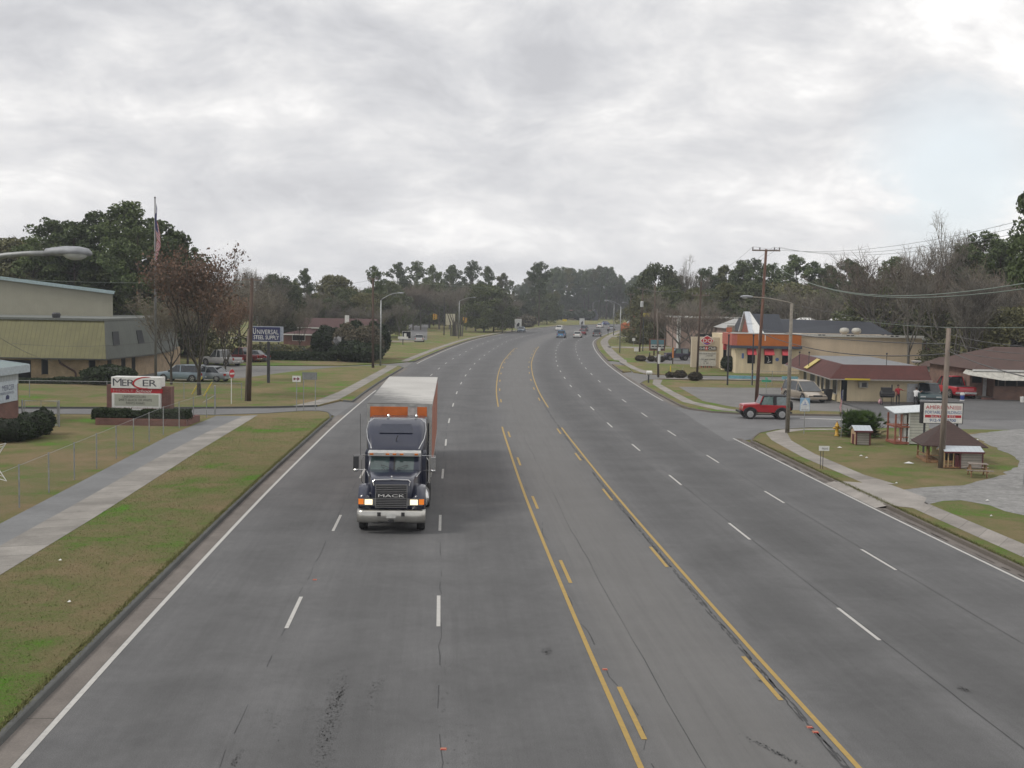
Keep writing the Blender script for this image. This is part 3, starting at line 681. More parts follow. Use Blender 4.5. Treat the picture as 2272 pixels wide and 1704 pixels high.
def bush(seed, R=1, H=1, mat=HEDGE, n=1500, card=.07, box=None):
    rg = np.random.default_rng(seed)
    if box is None:
        q = rg.normal(size=(n, 3)); q /= np.linalg.norm(q, axis=1)[:, None]; q *= rg.uniform(.72, 1.02, (n, 1)); q += 0.08*np.sin(q[:, [1, 2, 0]]*7+seed); C = q*np.array([R, R, H/2])+np.array([0, 0, H/2]); C = C[C[:, 2] > -.02]
    else:
        X, Y = box; C = rg.uniform(-1, 1, (n, 3)); k = rg.integers(0, 3, n); s = rg.choice([-1, 1], n); C[np.arange(n), k] = s*rg.uniform(.85, 1.03, n)
        C += .04*np.sin(C[:, [1, 2, 0]]*9+seed); C = C*np.array([X/2, Y/2, H/2])+np.array([0, 0, H/2]); C = C[C[:, 2] > .0]
    return fmesh('foliage', quads(C, card, 0, rg), [mat])
def heightof(me):
    a = np.zeros(len(me.vertices)*3); me.vertices.foreach_get('co', a); return a.reshape(-1, 3)[:, 2].max()
KIND = {}
for i in range(5): KIND['pine%d' % i] = pine(10+i, 20, 4.6+.3*(i % 3), (.42, .5, .36, .55, .46)[i], PINE_G if i != 3 else YPINE)
for i in range(2): KIND['thin%d' % i] = pine(30+i, 20, 3.2, .62, PINE_G, .7)
for i in range(3): KIND['oak%d' % i] = broad(40+i, 13, 6.2, .12, (OAK_G, OLIVE, OAK_G)[i])
KIND['brush0'] = broad(50, 9, 6.5, .03, BROWN, .16, 110, per=150); KIND['brush1'] = broad(51, 9, 6.5, .03, OLIVE, .16, 110, per=150)
for i in range(4): KIND['bare%d' % i] = bare(60+i, 13, (1, .85, 1.1, .95)[i], (TWIG, TWIG, TWIGR, TWIG)[i])[:2]
KIND['tallbare'] = bare(70, 17, .62, TWIG, up=.9, fork=.35)[:2]; KIND['pale'] = bare(72, 13, .8, TWIG, bark('pale bark', (.24, .22, .19)), up=.8, stems=2, depth=4)[:2]
KIND['rust'] = bare(66, 12, 1.0, TWIGR, DARK_B, RUST, 6500, fork=.18)[:2]; KIND['moss'] = bare(67, 12, 1.05, TWIG, DARK_B, BROWN, 2500)[:2]
KH = {k: max(heightof(v[0]), heightof(v[1])) for k, v in KIND.items()}
def tree(kind, x, y, H, label, group=None, cat='tree', name=None, wide=1.0, z=0.0):
    tr, cr = KIND[kind]; s = H/KH[kind]
    nm = name or {'pine': 'pine_tree', 'thin': 'pine_tree', 'oak0': 'oak_tree', 'oak1': 'oak_tree', 'oak2': 'oak_tree', 'brus': 'bushy_tree'}.get(kind[:4], 'bare_tree' if kind[:4] in ('bare', 'tall', 'pale', 'moss') else 'leafy_tree')
    t = thing(nm, label, cat, (x, y, z), random.uniform(0, 6.28), group); t.scale = (s*wide, s*wide, s)
    for me in (tr, cr):
        o = bpy.data.objects.new(me.name.split('.')[0], me); COL.objects.link(o); o.parent = t
    return t
def tree_px(kind, ox, oy, D, label, group=None, wide=1.0, **k):
    """tree whose top shows at (ox,oy) of the photo and that stands D metres away"""
    x, z = AT('O', ox, oy, D); return tree(kind, x, D, z, label, group, wide=wide, **k)
rt = random.Random(3)
LM = [(10, 'at the left edge of the picture'), (60, 'over the left part of the warehouse roof'), (130, 'behind the head of the near street lamp'), (190, 'over the middle of the warehouse roof'), (243, 'at the right corner of the warehouse'), (290, 'over the grey end of the mansard roof'), (336, 'behind the tall flagpole'), (385, 'left of the rusty leaved tree'),
 (450, 'behind the rusty leaved tree'), (505, 'right of the rusty leaved tree'), (545, 'behind the pole by the blue sign'), (590, 'above the blue sign'), (625, 'just right of the blue sign'), (660, 'above the brick house'), (708, 'above the round shrub by the brick house'), (745, 'above the red roof'), (775, 'left of the tall dark pole'), (803, 'behind the tall dark pole'), (835, 'under the arm of the first left street lamp'), (870, 'right of the first left street lamp'),
 (905, 'above the silver car on the back road'), (940, 'left of the square white board'), (972, 'above the square white board'), (1000, 'above the cluster of trunks'), (1025, 'right of the cluster of trunks'), (1060, 'between the trunks and the third left street lamp'), (1092, 'at the third left street lamp'), (1122, 'above the oncoming car'), (1146, 'at the far flagpole'), (1166, 'right of the far flagpole'), (1187, 'at the fourth left street lamp'), (1207, 'above the blue pickup'),
 (1232, 'above the gap between the two white cars'), (1257, 'above the white roadside sign'), (1289, 'above the grey truck'), (1315, 'above the left lane of the far traffic'), (1341, 'at the first right street lamp'), (1362, 'left of the pole with the transformer'), (1383, 'behind the pole with the transformer'), (1402, 'right of the pole with the transformer'), (1418, 'behind the yellow signboard'), (1438, 'above the brown framed board'), (1462, 'right of the brown framed board'),
 (1485, 'above the dark off-roader'), (1510, 'behind the brown pole with the crossarm'), (1533, 'above the diamond shaped sign'), (1560, 'right of the diamond shaped sign'), (1590, 'left of the white gable of the restaurant'), (1618, 'behind the white gable of the restaurant'), (1645, 'behind the tallest brown pole'), (1672, 'right of the tallest brown pole'), (1700, 'behind the metal lamp post'), (1730, 'right of the metal lamp post'), (1765, 'over the left half of the blue roof'), (1800, 'over the middle of the blue roof'),
 (1835, 'above the roof vents'), (1865, 'over the right half of the blue roof'), (1895, 'over the right end of the blue roof'), (1930, 'above the beige wall'), (1965, 'above the right part of the store'), (1998, 'at the right end of the store'), (2022, 'above the board fence'), (2045, 'behind the short brown pole'), (2078, 'above the red pickup'), (2105, 'right of the red pickup'), (2130, 'above the left end of the white awning'), (2160, 'above the white awning'), (2190, 'above the brick house roof'), (2225, 'at the right edge of the picture'), (2290, 'just past the right edge of the picture')]
SEEN = {}
def lm(ox): return min(LM, key=lambda t: abs(t[0]-ox))[1]
def row(kinds, xs, tops, D, label, group, wide=(.9, 1.2), jit=8, **k):
    """xs (x0,x1,step); tops [(x,y)...] skyline"""
    x = xs[0]
    while x <= xs[1]:
        y = np.interp(x, [t[0] for t in tops], [t[1] for t in tops])+rt.uniform(0, jit)
        kd = rt.choice(kinds); lb = label[kd.rstrip('0123456789')] if isinstance(label, dict) else label
        gp = group[kd.rstrip('0123456789')] if isinstance(group, dict) else group
        lb = lb.split(' in the wood behind')[0].split(' behind the brick house')[0].split(' filling in')[0].split(' of the understorey')[0].split(' in the far row')[0].split(' at the foot')[0].split(' in front of')[0].split(' standing around')[0].split(' behind the restaurant')[0].split(' on the skyline')[0].split(' behind the cluster')[0].split(' under the lone')[0].split(' at the far left')[0].split(' low brush')[0]; p0 = lm(x); SEEN[lb+p0] = SEEN.get(lb+p0, 0)+1; lb = lb+(', ' if SEEN[lb+p0] == 1 else (', nearer one, ' if SEEN[lb+p0] == 2 else (', shorter one, ' if SEEN[lb+p0] == 3 else ', shortest one, ')))+p0
        tree_px(kd, x, y, rt.uniform(*D), lb, gp, rt.uniform(*wide), **k); x += xs[2]*rt.uniform(.8, 1.2)
PINES = ['pine0', 'pine1', 'pine2', 'pine3', 'pine4']; THIN = ['thin0', 'thin1', 'pine1']; OAKS = ['oak0', 'oak1', 'oak2']; BARES = ['bare0', 'bare1', 'bare2', 'bare3']
# -- left: the pine stand behind the tan warehouse
for ox, oy, D, kd, wd, lb in (
    (268, 430, 150, 'pine0', 1.25, 'tallest dark pine, crowning the stand behind the tan warehouse'), (205, 452, 155, 'pine2', 1.2, 'dark pine rising just left of the tallest pine of the stand'),
    (120, 468, 158, 'pine4', 1.25, 'rounded dark pine on the left shoulder of the stand behind the warehouse'), (340, 470, 148, 'pine1', 1.15, 'dark pine directly behind the tall flagpole'),
    (375, 497, 150, 'pine4', .95, 'lower dark pine with open branches right of the tall flagpole'), (160, 480, 150, 'pine1', 1.1, 'dark pine in the hollow between the two left crowns of the stand'), (70, 505, 150, 'pine2', 1.0, 'small dark pine at the left foot of the pine stand'),
    (300, 485, 140, 'pine2', 1.1, 'full dark pine standing in front of the tallest pine of the stand')):
    tree_px(kd, ox, oy, D, lb, wide=wd)
row(['oak0', 'oak2', 'brush1'], (-30, 400, 36), [(0, 560), (150, 545), (400, 575)], (150, 160), 'dark evergreen undergrowth tree filling in below the pines behind the warehouse', 'undergrowth below the left pine stand', (.9, 1.2), 22)
row(['moss', 'oak1', 'bare2'], (-20, 60, 26), [(0, 500), (60, 520)], (165, 180), 'brownish green tree at the far left edge behind the warehouse', 'brownish trees at the far left edge', (1.0, 1.3), 14)
t = tree('rust', *G('S', 442, 880), AT('O', 452, 522, 100)[1], 'bare tree hung with rusty brown leaves beside the mansard office', wide=.92)
tree('moss', *G('S', 380, 856), 9.5, 'brownish moss hung tree between the flagpole and the rusty leaved tree', wide=.95)
tree('rust', *G('S', 500, 846), 9, 'smaller rusty leaved tree between the rusty tree and the pole by the blue sign', wide=.75)
for ox, oy, D, wd, lb in ((405, 600, 128, 1.0, 'brown thick bare tree between the flagpole and the rusty leaved tree, set back'), (478, 590, 168, 1.1, 'brown thick bare tree above the parked white pickup'), (520, 600, 172, 1.1, 'brown thick bare tree above the dark red truck'), (562, 618, 166, .9, 'brown thick bare tree filling the gap left of the blue sign'), (602, 640, 170, .9, 'brown thick bare tree right behind the blue sign'), (648, 650, 172, .8, 'brown thick bare tree over the left end of the brick house')): tree_px('moss', ox, oy, D, lb, wide=wd)
row(['bare1', 'bare3', 'bare0'], (470, 590, 22), [(470, 575), (520, 565), (590, 575)], (190, 215), 'tall thin bare tree on the skyline between the rusty tree and the blue sign', 'bare skyline trees left of the blue sign', (.8, 1.0), 10)
for ox, oy, D, kd, wd, lb in ((598, 590, 185, 'oak0', 1.0, 'round dark evergreen standing above the blue steel supply sign'), (656, 578, 200, 'pine0', .8, 'slim pine right of the round dark evergreen above the blue sign'),
    (620, 600, 195, 'oak2', .8, 'dark evergreen squeezed between the round evergreen and the slim pine'), (722, 592, 210, 'oak1', 1.1, 'olive domed tree in the dip left of the tall dark pole'), (690, 622, 190, 'bare0', 1.1, 'grey bare tree over the brick house with the red roof'),
    (745, 618, 205, 'oak2', 1.0, 'dark tree at the right foot of the olive domed tree'), (808, 572, 215, 'pine2', .75, 'open crowned pine right behind the tall dark pole'), (770, 628, 200, 'pine4', .7, 'low pine between the brick house and the tall dark pole')):
    tree_px(kd, ox, oy, D+42, lb, wide=wd*.9)
for ox, oy, D, kd, wd, lb in ((858, 565, 255, 'pine0', 1.0, 'broad pine above the first street lamp on the left'), (900, 562, 265, 'pine2', 1.0, 'dense pine between the first street lamp and the square white board'), (938, 570, 260, 'pine4', .85, 'pine with two tops left of the square white board'),
    (978, 570, 275, 'pine1', .9, 'pine just above the square white board'), (1022, 561, 285, 'pine2', .85, 'tall pine with a pointed top right of the square white board'), (1055, 574, 290, 'pine0', .85, 'pine with a rounded top above the second street lamp'), (1085, 588, 300, 'pine3', .8, 'lower yellowish pine at the end of the left treeline'),
    (1102, 604, 320, 'pine4', .8, 'small pine in the notch of the skyline left of the lone tall pine')): tree_px(kd, ox, oy, D*1.42, lb, wide=wd*.92)
row(OAKS+['pine2'], (570, 850, 30), [(570, 640), (850, 628)], (232, 265), {'oak': 'dark evergreen behind the brick house and its hedges', 'pine': 'low pine behind the brick house and its hedges'}, {'oak': 'evergreens behind the brick house', 'pine': 'low pines behind the brick house'}, (.9, 1.2), 12)
row(BARES, (570, 880, 38), [(560, 630), (700, 632), (880, 640)], (226, 246), 'grey bare tree standing around the brick house', 'bare trees around the brick house', (.9, 1.15), 20)
row(OAKS+['brush1'], (830, 1125, 14), [(830, 612), (1000, 608), (1125, 636)], (395, 450), {'oak': 'dark evergreen in the wood behind the left cross road', 'brush': 'olive bushy tree in the wood behind the left cross road'}, {'oak': 'evergreens behind the left cross road', 'brush': 'bushy trees behind the left cross road'}, (1.0, 1.3), 18)
row(BARES, (960, 1110, 17), [(960, 625), (1050, 612), (1110, 628)], (345, 385), 'brownish bare tree behind the cluster of trunks by the white board', 'bare trees behind the cluster of trunks', (.9, 1.2), 14)
row(BARES+['oak2', 'tallbare', 'oak0'], (590, 1110, 19), [(590, 615), (700, 612), (800, 605), (1000, 598), (1110, 622)], (300, 345), {'bare': 'far grey bare tree', 'oak': 'far dark evergreen', 'tallbare': 'far upright bare tree'}, {'bare': 'bare trees of the left back row', 'oak': 'evergreens of the left back row', 'tallbare': 'upright bare trees of the left back row'}, (1.0, 1.35), 16)
# -- centre: pines beyond the bend
row(PINES+THIN, (1120, 1400, 8), [(1120, 612), (1135, 598), (1160, 580), (1190, 582), (1200, 572), (1260, 572), (1320, 572), (1345, 590), (1370, 594), (1400, 574)], (590, 650), 'tall thin pine in the far row beyond the bend of the highway', 'pines of the far row beyond the bend', (.6, .95), 17)
tree_px('pine1', 1166, 563, 400, 'lone tall pine breaking the skyline where the highway bends away', wide=.9)
row(['pine3', 'oak2', 'pine2'], (1112, 1200, 14), [(1112, 640), (1200, 610)], (430, 480), {'oak': 'dark evergreen under the lone tall pine at the bend', 'pine': 'middling pine under the lone tall pine at the bend'}, {'oak': 'evergreens at the bend', 'pine': 'middling pines at the bend'}, (.9, 1.2), 20)
row(['oak0', 'oak2', 'oak1', 'pine2'], (1180, 1430, 11), [(1180, 620), (1300, 622), (1400, 616)], (600, 660), {'oak': 'dark evergreen of the understorey beyond the bend', 'pine': 'young pine of the understorey beyond the bend'}, {'oak': 'understorey evergreens beyond the bend', 'pine': 'young pines beyond the bend'}, (.9, 1.3), 22)
# -- right of the bend
for ox, oy, D, kd, wd, lb in ((1425, 566, 255, 'oak0', .85, 'big dark round evergreen above the yellow signboard'), (1448, 580, 262, 'pine2', .8, 'dark pine leaning on the big round evergreen above the yellow signboard'), (1486, 544, 250, 'tallbare', 1.15, 'tall bare tree with an upright crown behind the brown wooden pole'),
    (1528, 574, 255, 'pine4', .9, 'layered pine between the tall bare tree and the restaurant roof'), (1570, 570, 262, 'pine3', 1.0, 'yellowish pine left of the tallest brown pole'), (1606, 560, 255, 'pine0', 1.0, 'dark pine whose top meets the crossarm of the tallest brown pole'), (1630, 556, 260, 'pine2', .9, 'dark pine right behind the top of the tallest brown pole'),
    (1668, 566, 250, 'pine1', .9, 'dark pine just right of the tallest brown pole'), (1722, 548, 240, 'pine0', 1.0, 'tall dark pine above the metal lamp post at the corner'), (1760, 562, 242, 'pine2', .9, 'dark pine right of the tall pine above the metal lamp post'), (1795, 568, 238, 'pine4', .9, 'dark pine above the middle of the blue roof'),
    (1836, 556, 235, 'pine1', .95, 'dark pine above the roof vents of the restaurant'), (1858, 568, 232, 'pine0', .85, 'dark pine at the left edge of the large bare trees')): tree_px(kd, ox, oy, D, lb, wide=wd)
tree_px('pale', 1708, 592, 165, 'pale trunked bare tree behind the metal lamp post at the corner', wide=1.2)
tree_px('pale', 1772, 588, 170, 'pale forked bare tree over the blue restaurant roof', wide=1.1)
row(OAKS+['pine3', 'pine1', 'brush1'], (1400, 1900, 20), [(1400, 600), (1500, 612), (1700, 600), (1900, 590)], (225, 262), 'dark evergreen in the wood behind the restaurant and its neighbours', 'evergreens behind the restaurant', (.8, 1.2), 34)
row(BARES+['pale', 'tallbare'], (1440, 1900, 62), [(1440, 612), (1600, 610), (1750, 612), (1900, 585)], (205, 232), {'bare': 'grey bare tree in front of the wood behind the restaurant', 'pale': 'pale trunked bare tree behind the restaurant', 'tallbare': 'upright bare tree behind the restaurant'}, {'bare': 'bare trees behind the restaurant', 'pale': 'pale trees behind the restaurant', 'tallbare': 'upright trees behind the restaurant'}, (.9, 1.2), 22)
row(['bare2', 'bare0'], (1470, 1580, 30), [(1470, 650), (1580, 655)], (188, 196), 'low brownish bare tree in front of the long flat building', 'low bare trees before the flat building', (1.3, 1.6), 12)
tree_px('bare2', 1925, 527, 152, 'large dark limbed bare tree rising behind the brown roofed store', wide=1.15)
tree_px('tallbare', 1972, 535, 133, 'brown bare tree crowding the right side of the large dark limbed tree', wide=1.0)
tree_px('bare0', 1890, 545, 160, 'spreading bare tree left of the large dark limbed tree', wide=.9)
tree_px('tallbare', 2045, 448, 150, 'tallest bare tree with a lone upright branch on the right skyline', wide=1.1)
tree_px('bare1', 2078, 482, 155, 'tall bare tree just right of the lone upright branch', wide=.75)
for ox, oy, D, kd, wd, lb in ((1930, 552, 190, 'pine0', 1.0, 'dark pine peeping above the large dark limbed bare tree'), (2130, 496, 150, 'pine2', .9, 'dark pine on the right skyline beyond the short brown pole'), (2165, 512, 145, 'pine0', .9, 'dark pine on the right skyline over the brick house'), (2205, 492, 150, 'pine4', 1.0, 'dark pine at the right edge of the skyline'), (2095, 520, 160, 'pine1', .8, 'dark pine behind the tall bare trees on the right')): tree_px(kd, ox, oy, D, lb, wide=wd)
x, z = AT('O', 2275, 330, 92); tree('pine4', x, 92, z, 'near pine whose branches reach in at the right edge of the picture', wide=.72)
row(['moss', 'bare0', 'bare3', 'bare2'], (2040, 2260, 30), [(1990, 560), (2080, 545), (2260, 535)], (120, 142), {'bare': 'grey bare tree in the wood behind the brick house', 'moss': 'brown thick bare tree in the wood behind the brick house'}, {'bare': 'bare trees behind the right brick house', 'moss': 'thick bare trees behind the right brick house'}, (.8, 1.05), 26)
row(OAKS+['pine2'], (1900, 2075, 19), [(1900, 590), (2075, 575)], (176, 198), {'oak': 'far dark evergreen', 'pine': 'far dark low pine'}, {'oak': 'far evergreens right of the blue roof', 'pine': 'far pines right of the blue roof'}, (1.0, 1.3), 20)
row(OAKS+['pine2', 'pine3'], (2095, 2270, 17), [(2095, 572), (2260, 545)], (142, 165), {'oak': 'dark evergreen in the wood behind the right brick house', 'pine': 'dark low pine in the wood behind the right brick house'}, {'oak': 'evergreens behind the right brick house', 'pine': 'pines behind the right brick house'}, (1.0, 1.2), 24)
row(['brush0', 'brush1', 'oak1'], (2125, 2280, 26), [(1985, 668), (2280, 650)], (122, 136), {'brush': 'brownish bush at the foot of the wood on the right', 'oak': 'low olive tree at the foot of the wood on the right'}, {'brush': 'bushes at the foot of the right wood', 'oak': 'low olive trees at the foot of the right wood'}, (1.0, 1.3), 14)
# a far-off wood closing the view, one mass
def wood(name, label, x0, x1, D0, D1, tops, n, seed):
    rg = np.random.default_rng(seed); C = []
    for i in range(n):
        ox = rg.uniform(x0, x1); D = rg.uniform(D0, D1); ty = np.interp(ox, [t[0] for t in tops], [t[1] for t in tops])+rg.uniform(0, 10)
        x, z = AT('O', ox, ty, D); m = 55; q = rg.normal(size=(m, 3)); q /= np.linalg.norm(q, axis=1)[:, None]; q *= rg.uniform(.3, 1, (m, 1))**.5*np.array([3.2, 3.2, max(1.5, z*.5)]); C.append(q+np.array([x, D, max(1.5, z*.5)]))
    C = np.vstack(C); C = C[C[:, 2] > 0]
    o = bpy.data.objects.new(name, fmesh(name, quads(C, .8, 0, rg), [OAK_G])); COL.objects.link(o); tag(o, label, 'wood', kind='stuff')
wood('distant_wood', 'far dark wood closing the view behind the whole scene', -300, 2500, 660, 720, [(0, 612), (600, 636), (1000, 632), (1300, 622), (1500, 626), (2500, 600)], 1500, 5)
wood('distant_wood', 'dark undergrowth between the trunks behind the left houses', 560, 1130, 455, 500, [(560, 650), (1130, 655)], 500, 6)
wood('distant_wood', 'dark undergrowth between the trunks behind the restaurant', 1395, 2000, 265, 285, [(1395, 650), (2000, 650)], 500, 7)
# ------------------------------------------------------------------ vehicles
RUB = pm('tyre rubber', (.018, .018, .019), .85, var=.2); RIM = pm('alloy', (.55, .55, .56), .3, .9, var=.1, scale=3); STEELR = pm('steel wheel', (.16, .16, .165), .5, .5)
CHR = pm('chrome', (.6, .6, .6), .18, 1, .05); BLKP = pm('black plastic', (.025, .025, .027), .6); GLS = glassy('car glass'); REDL = pm('red lens', (.28, .01, .008), .2); AMB = pm('amber lens', (.6, .16, .01), .25); HDL = pm('headlight lens', (.55, .56, .55), .12, spec=.8); PLT = pm('number plate', (.5, .5, .48), .5)
DKM = pm('dark metal', (.05, .05, .055), .5, .4)
_wh = {}
def wheel(parent, x, y, r, w_, rim=RIM, side=1, nm='wheel', spokes=5):
    key = (r, w_, rim.name, spokes)
    if key not in _wh:
        a = MB(); a.lathe([(r*.60, -w_*.2), (r*.66, -w_/2), (r*.93, -w_/2), (r, -w_*.32), (r, w_*.32), (r*.93, w_/2), (r*.66, w_/2), (r*.60, w_*.2)], 22, 0, axis='x')
        b = MB(); b.lathe([(r*.64, w_*.30), (r*.64, w_*.44), (r*.57, w_*.46), (r*.55, w_*.34), (r*.14, w_*.36), (r*.12, w_*.46), (.0005, w_*.48)], 18, 0, axis='x')
        for k in range(spokes):
            t = 2*math.pi*k/spokes; c, s_ = math.cos(t), math.sin(t); d = r*.09
            b.hexa([(w_*.34, c*r*.1-s_*d, s_*r*.1+c*d), (w_*.34, c*r*.1+s_*d, s_*r*.1-c*d), (w_*.34, c*r*.58+s_*d*.8, s_*r*.58-c*d*.8), (w_*.34, c*r*.58-s_*d*.8, s_*r*.58+c*d*.8)],
                   [(w_*.46, c*r*.1-s_*d, s_*r*.1+c*d), (w_*.46, c*r*.1+s_*d, s_*r*.1-c*d), (w_*.46, c*r*.58+s_*d*.8, s_*r*.58-c*d*.8), (w_*.46, c*r*.58-s_*d*.8, s_*r*.58+c*d*.8)])
        _wh[key] = (a.mesh('tyre', RUB, True), b.mesh('rim', rim))
    o = bpy.data.objects.new(nm, _wh[key][0]); COL.objects.link(o); o.parent = parent; o.location = (x, y, r); o.rotation_euler = (0, 0, 0 if side > 0 else math.pi)
    q = bpy.data.objects.new('rim', _wh[key][1]); COL.objects.link(q); q.parent = o
    return o
SH = {  # y fraction (0 rear .. 1 front), deck height fraction ; greenhouse: base rear, roof rear, roof front, base front
 'sedan': dict(deck=[(0, .50), (.02, .60), (.16, .63), (.5, .62), (.72, .61), (.95, .50), (1, .38)], gh=(.13, .27, .54, .73), belt=.60),
 'suv':   dict(deck=[(0, .50), (.015, .60), (.3, .60), (.66, .60), (.74, .60), (.96, .54), (1, .40)], gh=(.015, .06, .56, .72), belt=.60),
 'van':   dict(deck=[(0, .48), (.015, .56), (.3, .56), (.6, .55), (.78, .53), (.93, .42), (.985, .36), (1, .30)], gh=(.015, .06, .54, .80), belt=.54),
 'pickup': dict(deck=[(0, .50), (.01, .56), (.34, .56), (.37, .56), (.70, .57), (.95, .53), (1, .40)], gh=(.37, .41, .58, .69), belt=.56)}
def car(name, label, cat, loc, rz, L, W, H, kind, col, group=None, rim=RIM, detail=True, front=False):
    """local: forward = +y, centre at the origin, standing on z=0"""
    t = thing(name, label, cat, loc, rz, group); S = SH[kind]; Y = lambda f: (f-.5)*L; hw = W/2; zl = .17*H; body = paint('car paint '+name+str(col), col) if not isinstance(col, bpy.types.Material) else col
    secs = []
    for f, d in S['deck']:
        e = 1-.10*(max(0, (f-.88)/.12))-.07*max(0, (.06-f)/.06); w_ = hw*e; zt = d*H; zb = zl+(.06*H if f in (0, 1) else 0); y = Y(f)
        secs.append([(-w_*.90, y, zb), (-w_*.985, y, zb+.1*H), (-w_, y, zb+(zt-zb)*.55), (-w_*.965, y, zt-.03*H), (-w_*.86, y, zt), (w_*.86, y, zt), (w_*.965, y, zt-.03*H), (w_, y, zb+(zt-zb)*.55), (w_*.985, y, zb+.1*H), (w_*.90, y, zb)])
    b = MB(); b.loft(secs, 0); ob = b.build('body', body, t, True, .02)
    if kind == 'pickup':
        bed = MB(); bed.box(-hw*.80, hw*.80, Y(.025), Y(.355), .50*H, .562*H+.004); bed.build('bed_liner', BLKP, t)
    br, rr, rf, bf = S['gh']; zb = S['belt']*H-.01; wb = hw*.93; wt = hw*.76; zt = H*.985
    g = MB(); P = [(-wb, Y(br), zb), (wb, Y(br), zb), (wb, Y(bf), zb), (-wb, Y(bf), zb)]; Q = [(-wt, Y(rr), zt), (wt, Y(rr), zt), (wt, Y(rf), zt), (-wt, Y(rf), zt)]
    g.hexa(P, Q); g.build('windows', GLS, t)
    r_ = MB(); m1 = wt+.02; r_.loft([[(-m1, Y(rr)-.03, zt-.03), (-m1*.8, Y(rr)-.02, zt+.02), (m1*.8, Y(rr)-.02, zt+.02), (m1, Y(rr)-.03, zt-.03)], [(-m1, Y((rr+rf)/2), zt-.02), (-m1*.8, Y((rr+rf)/2), zt+.05), (m1*.8, Y((rr+rf)/2), zt+.05), (m1, Y((rr+rf)/2), zt-.02)], [(-m1, Y(rf)+.03, zt-.04), (-m1*.8, Y(rf)+.02, zt+.015), (m1*.8, Y(rf)+.02, zt+.015), (m1, Y(rf)+.03, zt-.04)]], 0)
    r_.build('roof', body, t, True)
    p = MB()
    for i in range(4): p.tube([P[i], Q[i]], .035, 5)
    for sg in (-1, 1):
        for f in ((.45,) if kind != 'van' else (.30, .55)) if kind != 'pickup' else ((.50,) if detail else ()):
            ym = Y(f); u = .02; p.hexa([(sg*wb-u, ym-.05, zb), (sg*wb+u, ym-.05, zb), (sg*wb+u, ym+.05, zb), (sg*wb-u, ym+.05, zb)], [(sg*wt-u, ym-.04, zt), (sg*wt+u, ym-.04, zt), (sg*wt+u, ym+.04, zt), (sg*wt-u, ym+.04, zt)])
    p.build('pillars', body, t)
    rw = H*.215 if kind in ('sedan', 'van') else H*.21
    for sg in (-1, 1):
        for f in (.19, .81):
            a = MB(); a.lathe([(rw*1.16, -.004), (rw*1.16, .006), (.01, .006)], 20, 0, (0, 0, 0), 'x'); o = a.build('wheel_arch', BLKP, t); o.location = (sg*hw*.985, Y(f), rw*1.02); o.rotation_euler = (0, 0, 0 if sg > 0 else math.pi)
            wheel(t, sg*(hw-.09), Y(f), rw, .2, rim, sg)
    for sg in (-1, 1):
        h = MB(); h.box(sg*hw*.62-hw*.2, sg*hw*.62+hw*.2, Y(1)-.16, Y(1)-.02, .40*H*.88, .40*H*1.12) if kind != 'van' else h.hexa([(sg*hw*.62-.24, Y(.945), .30*H), (sg*hw*.62+.22, Y(.945), .30*H), (sg*hw*.62+.22, Y(.99), .30*H), (sg*hw*.62-.24, Y(.99), .30*H)][:4], [(sg*hw*.62-.24, Y(.91), .42*H), (sg*hw*.62+.22, Y(.91), .42*H), (sg*hw*.62+.22, Y(.975), .37*H), (sg*hw*.62-.24, Y(.975), .37*H)])
        h.build('headlight', HDL, t)
        h = MB(); hh = .40 if kind != 'sedan' else .43; h.box(sg*hw*.80-hw*(.1 if kind != 'sedan' else .18), sg*hw*.80+hw*(.13 if kind != 'sedan' else .16), Y(0)-.012, Y(0)+.12, hh*H, (hh+.14)*H); h.build('tail_light', REDL, t)
        h = MB(); h.box(sg*hw+(-.02 if sg > 0 else -.18), sg*hw+(.18 if sg > 0 else .02), Y(bf)-.25, Y(bf)-.15, zb-.02, zb+.14); h.build('wing_mirror', BLKP, t)
    h = MB(); h.box(-hw*.96, hw*.96, Y(0)-.07, Y(0)+.1, .22*H, .33*H); h.build('rear_bumper', CHR if kind == 'pickup' else body, t, bevel=.02)
    h = MB(); h.box(-hw*.90, hw*.90, Y(1)-.1, Y(1)+.06, .18*H, .29*H); h.build('front_bumper', body if kind != 'pickup' else CHR, t, bevel=.03)
    h = MB(); h.box(-hw*.42, hw*.42, Y(1)-.08, Y(1)+.012, .31*H, .385*H); h.build('grille', BLKP, t)
    h = MB(); h.box(-.16, .16, Y(0)-.085, Y(0)-.07, .27*H, .27*H+.13); h.build('number_plate', PLT, t)
    return t
RD = [s_at(y) for y in (1,)]
def lane(y, off, back=False):
    s = s_at(y); return (*cp(s, off), .0), heading(s)+(math.pi if back else 0)
def pxcar(name, label, cat, k, x, y, W, L, H, kind, col, rz=None, away=True, group='cars on the far bend'):
    X, Yy = G(k, x, y); hd = heading(s_at(min(Yy, 480))) if rz is None else rz
    # the sighted point is the near bumper
    c, s_ = -math.sin(hd), math.cos(hd); X += c*L/2; Yy += s_*L/2
    return car(name, label, cat, (X, Yy, .0), hd+(0 if away else math.pi), L, W, H, kind, col, group)
pxcar('pickup', 'bright blue pickup seen from behind in the inner lane before the bend', 'pickup', 'L', 710, 1275, 2.0, 5.2, 1.75, 'pickup', (.03, .18, .36))
pxcar('parked_car', '', '', 'L', 0, 0, 1, 1, 1, 'sedan', (0, 0, 0)) if False else None
pxcar('sedan', 'white sedan following the red car in the middle lane of the bend', 'car', 'L', 1025, 1275, 1.85, 4.6, 1.5, 'sedan', (.62, .62, .60))
pxcar('sedan', 'dark red car just ahead of the white sedan on the bend', 'car', 'L', 1115, 1222, 1.85, 4.6, 1.5, 'sedan', (.17, .012, .02))
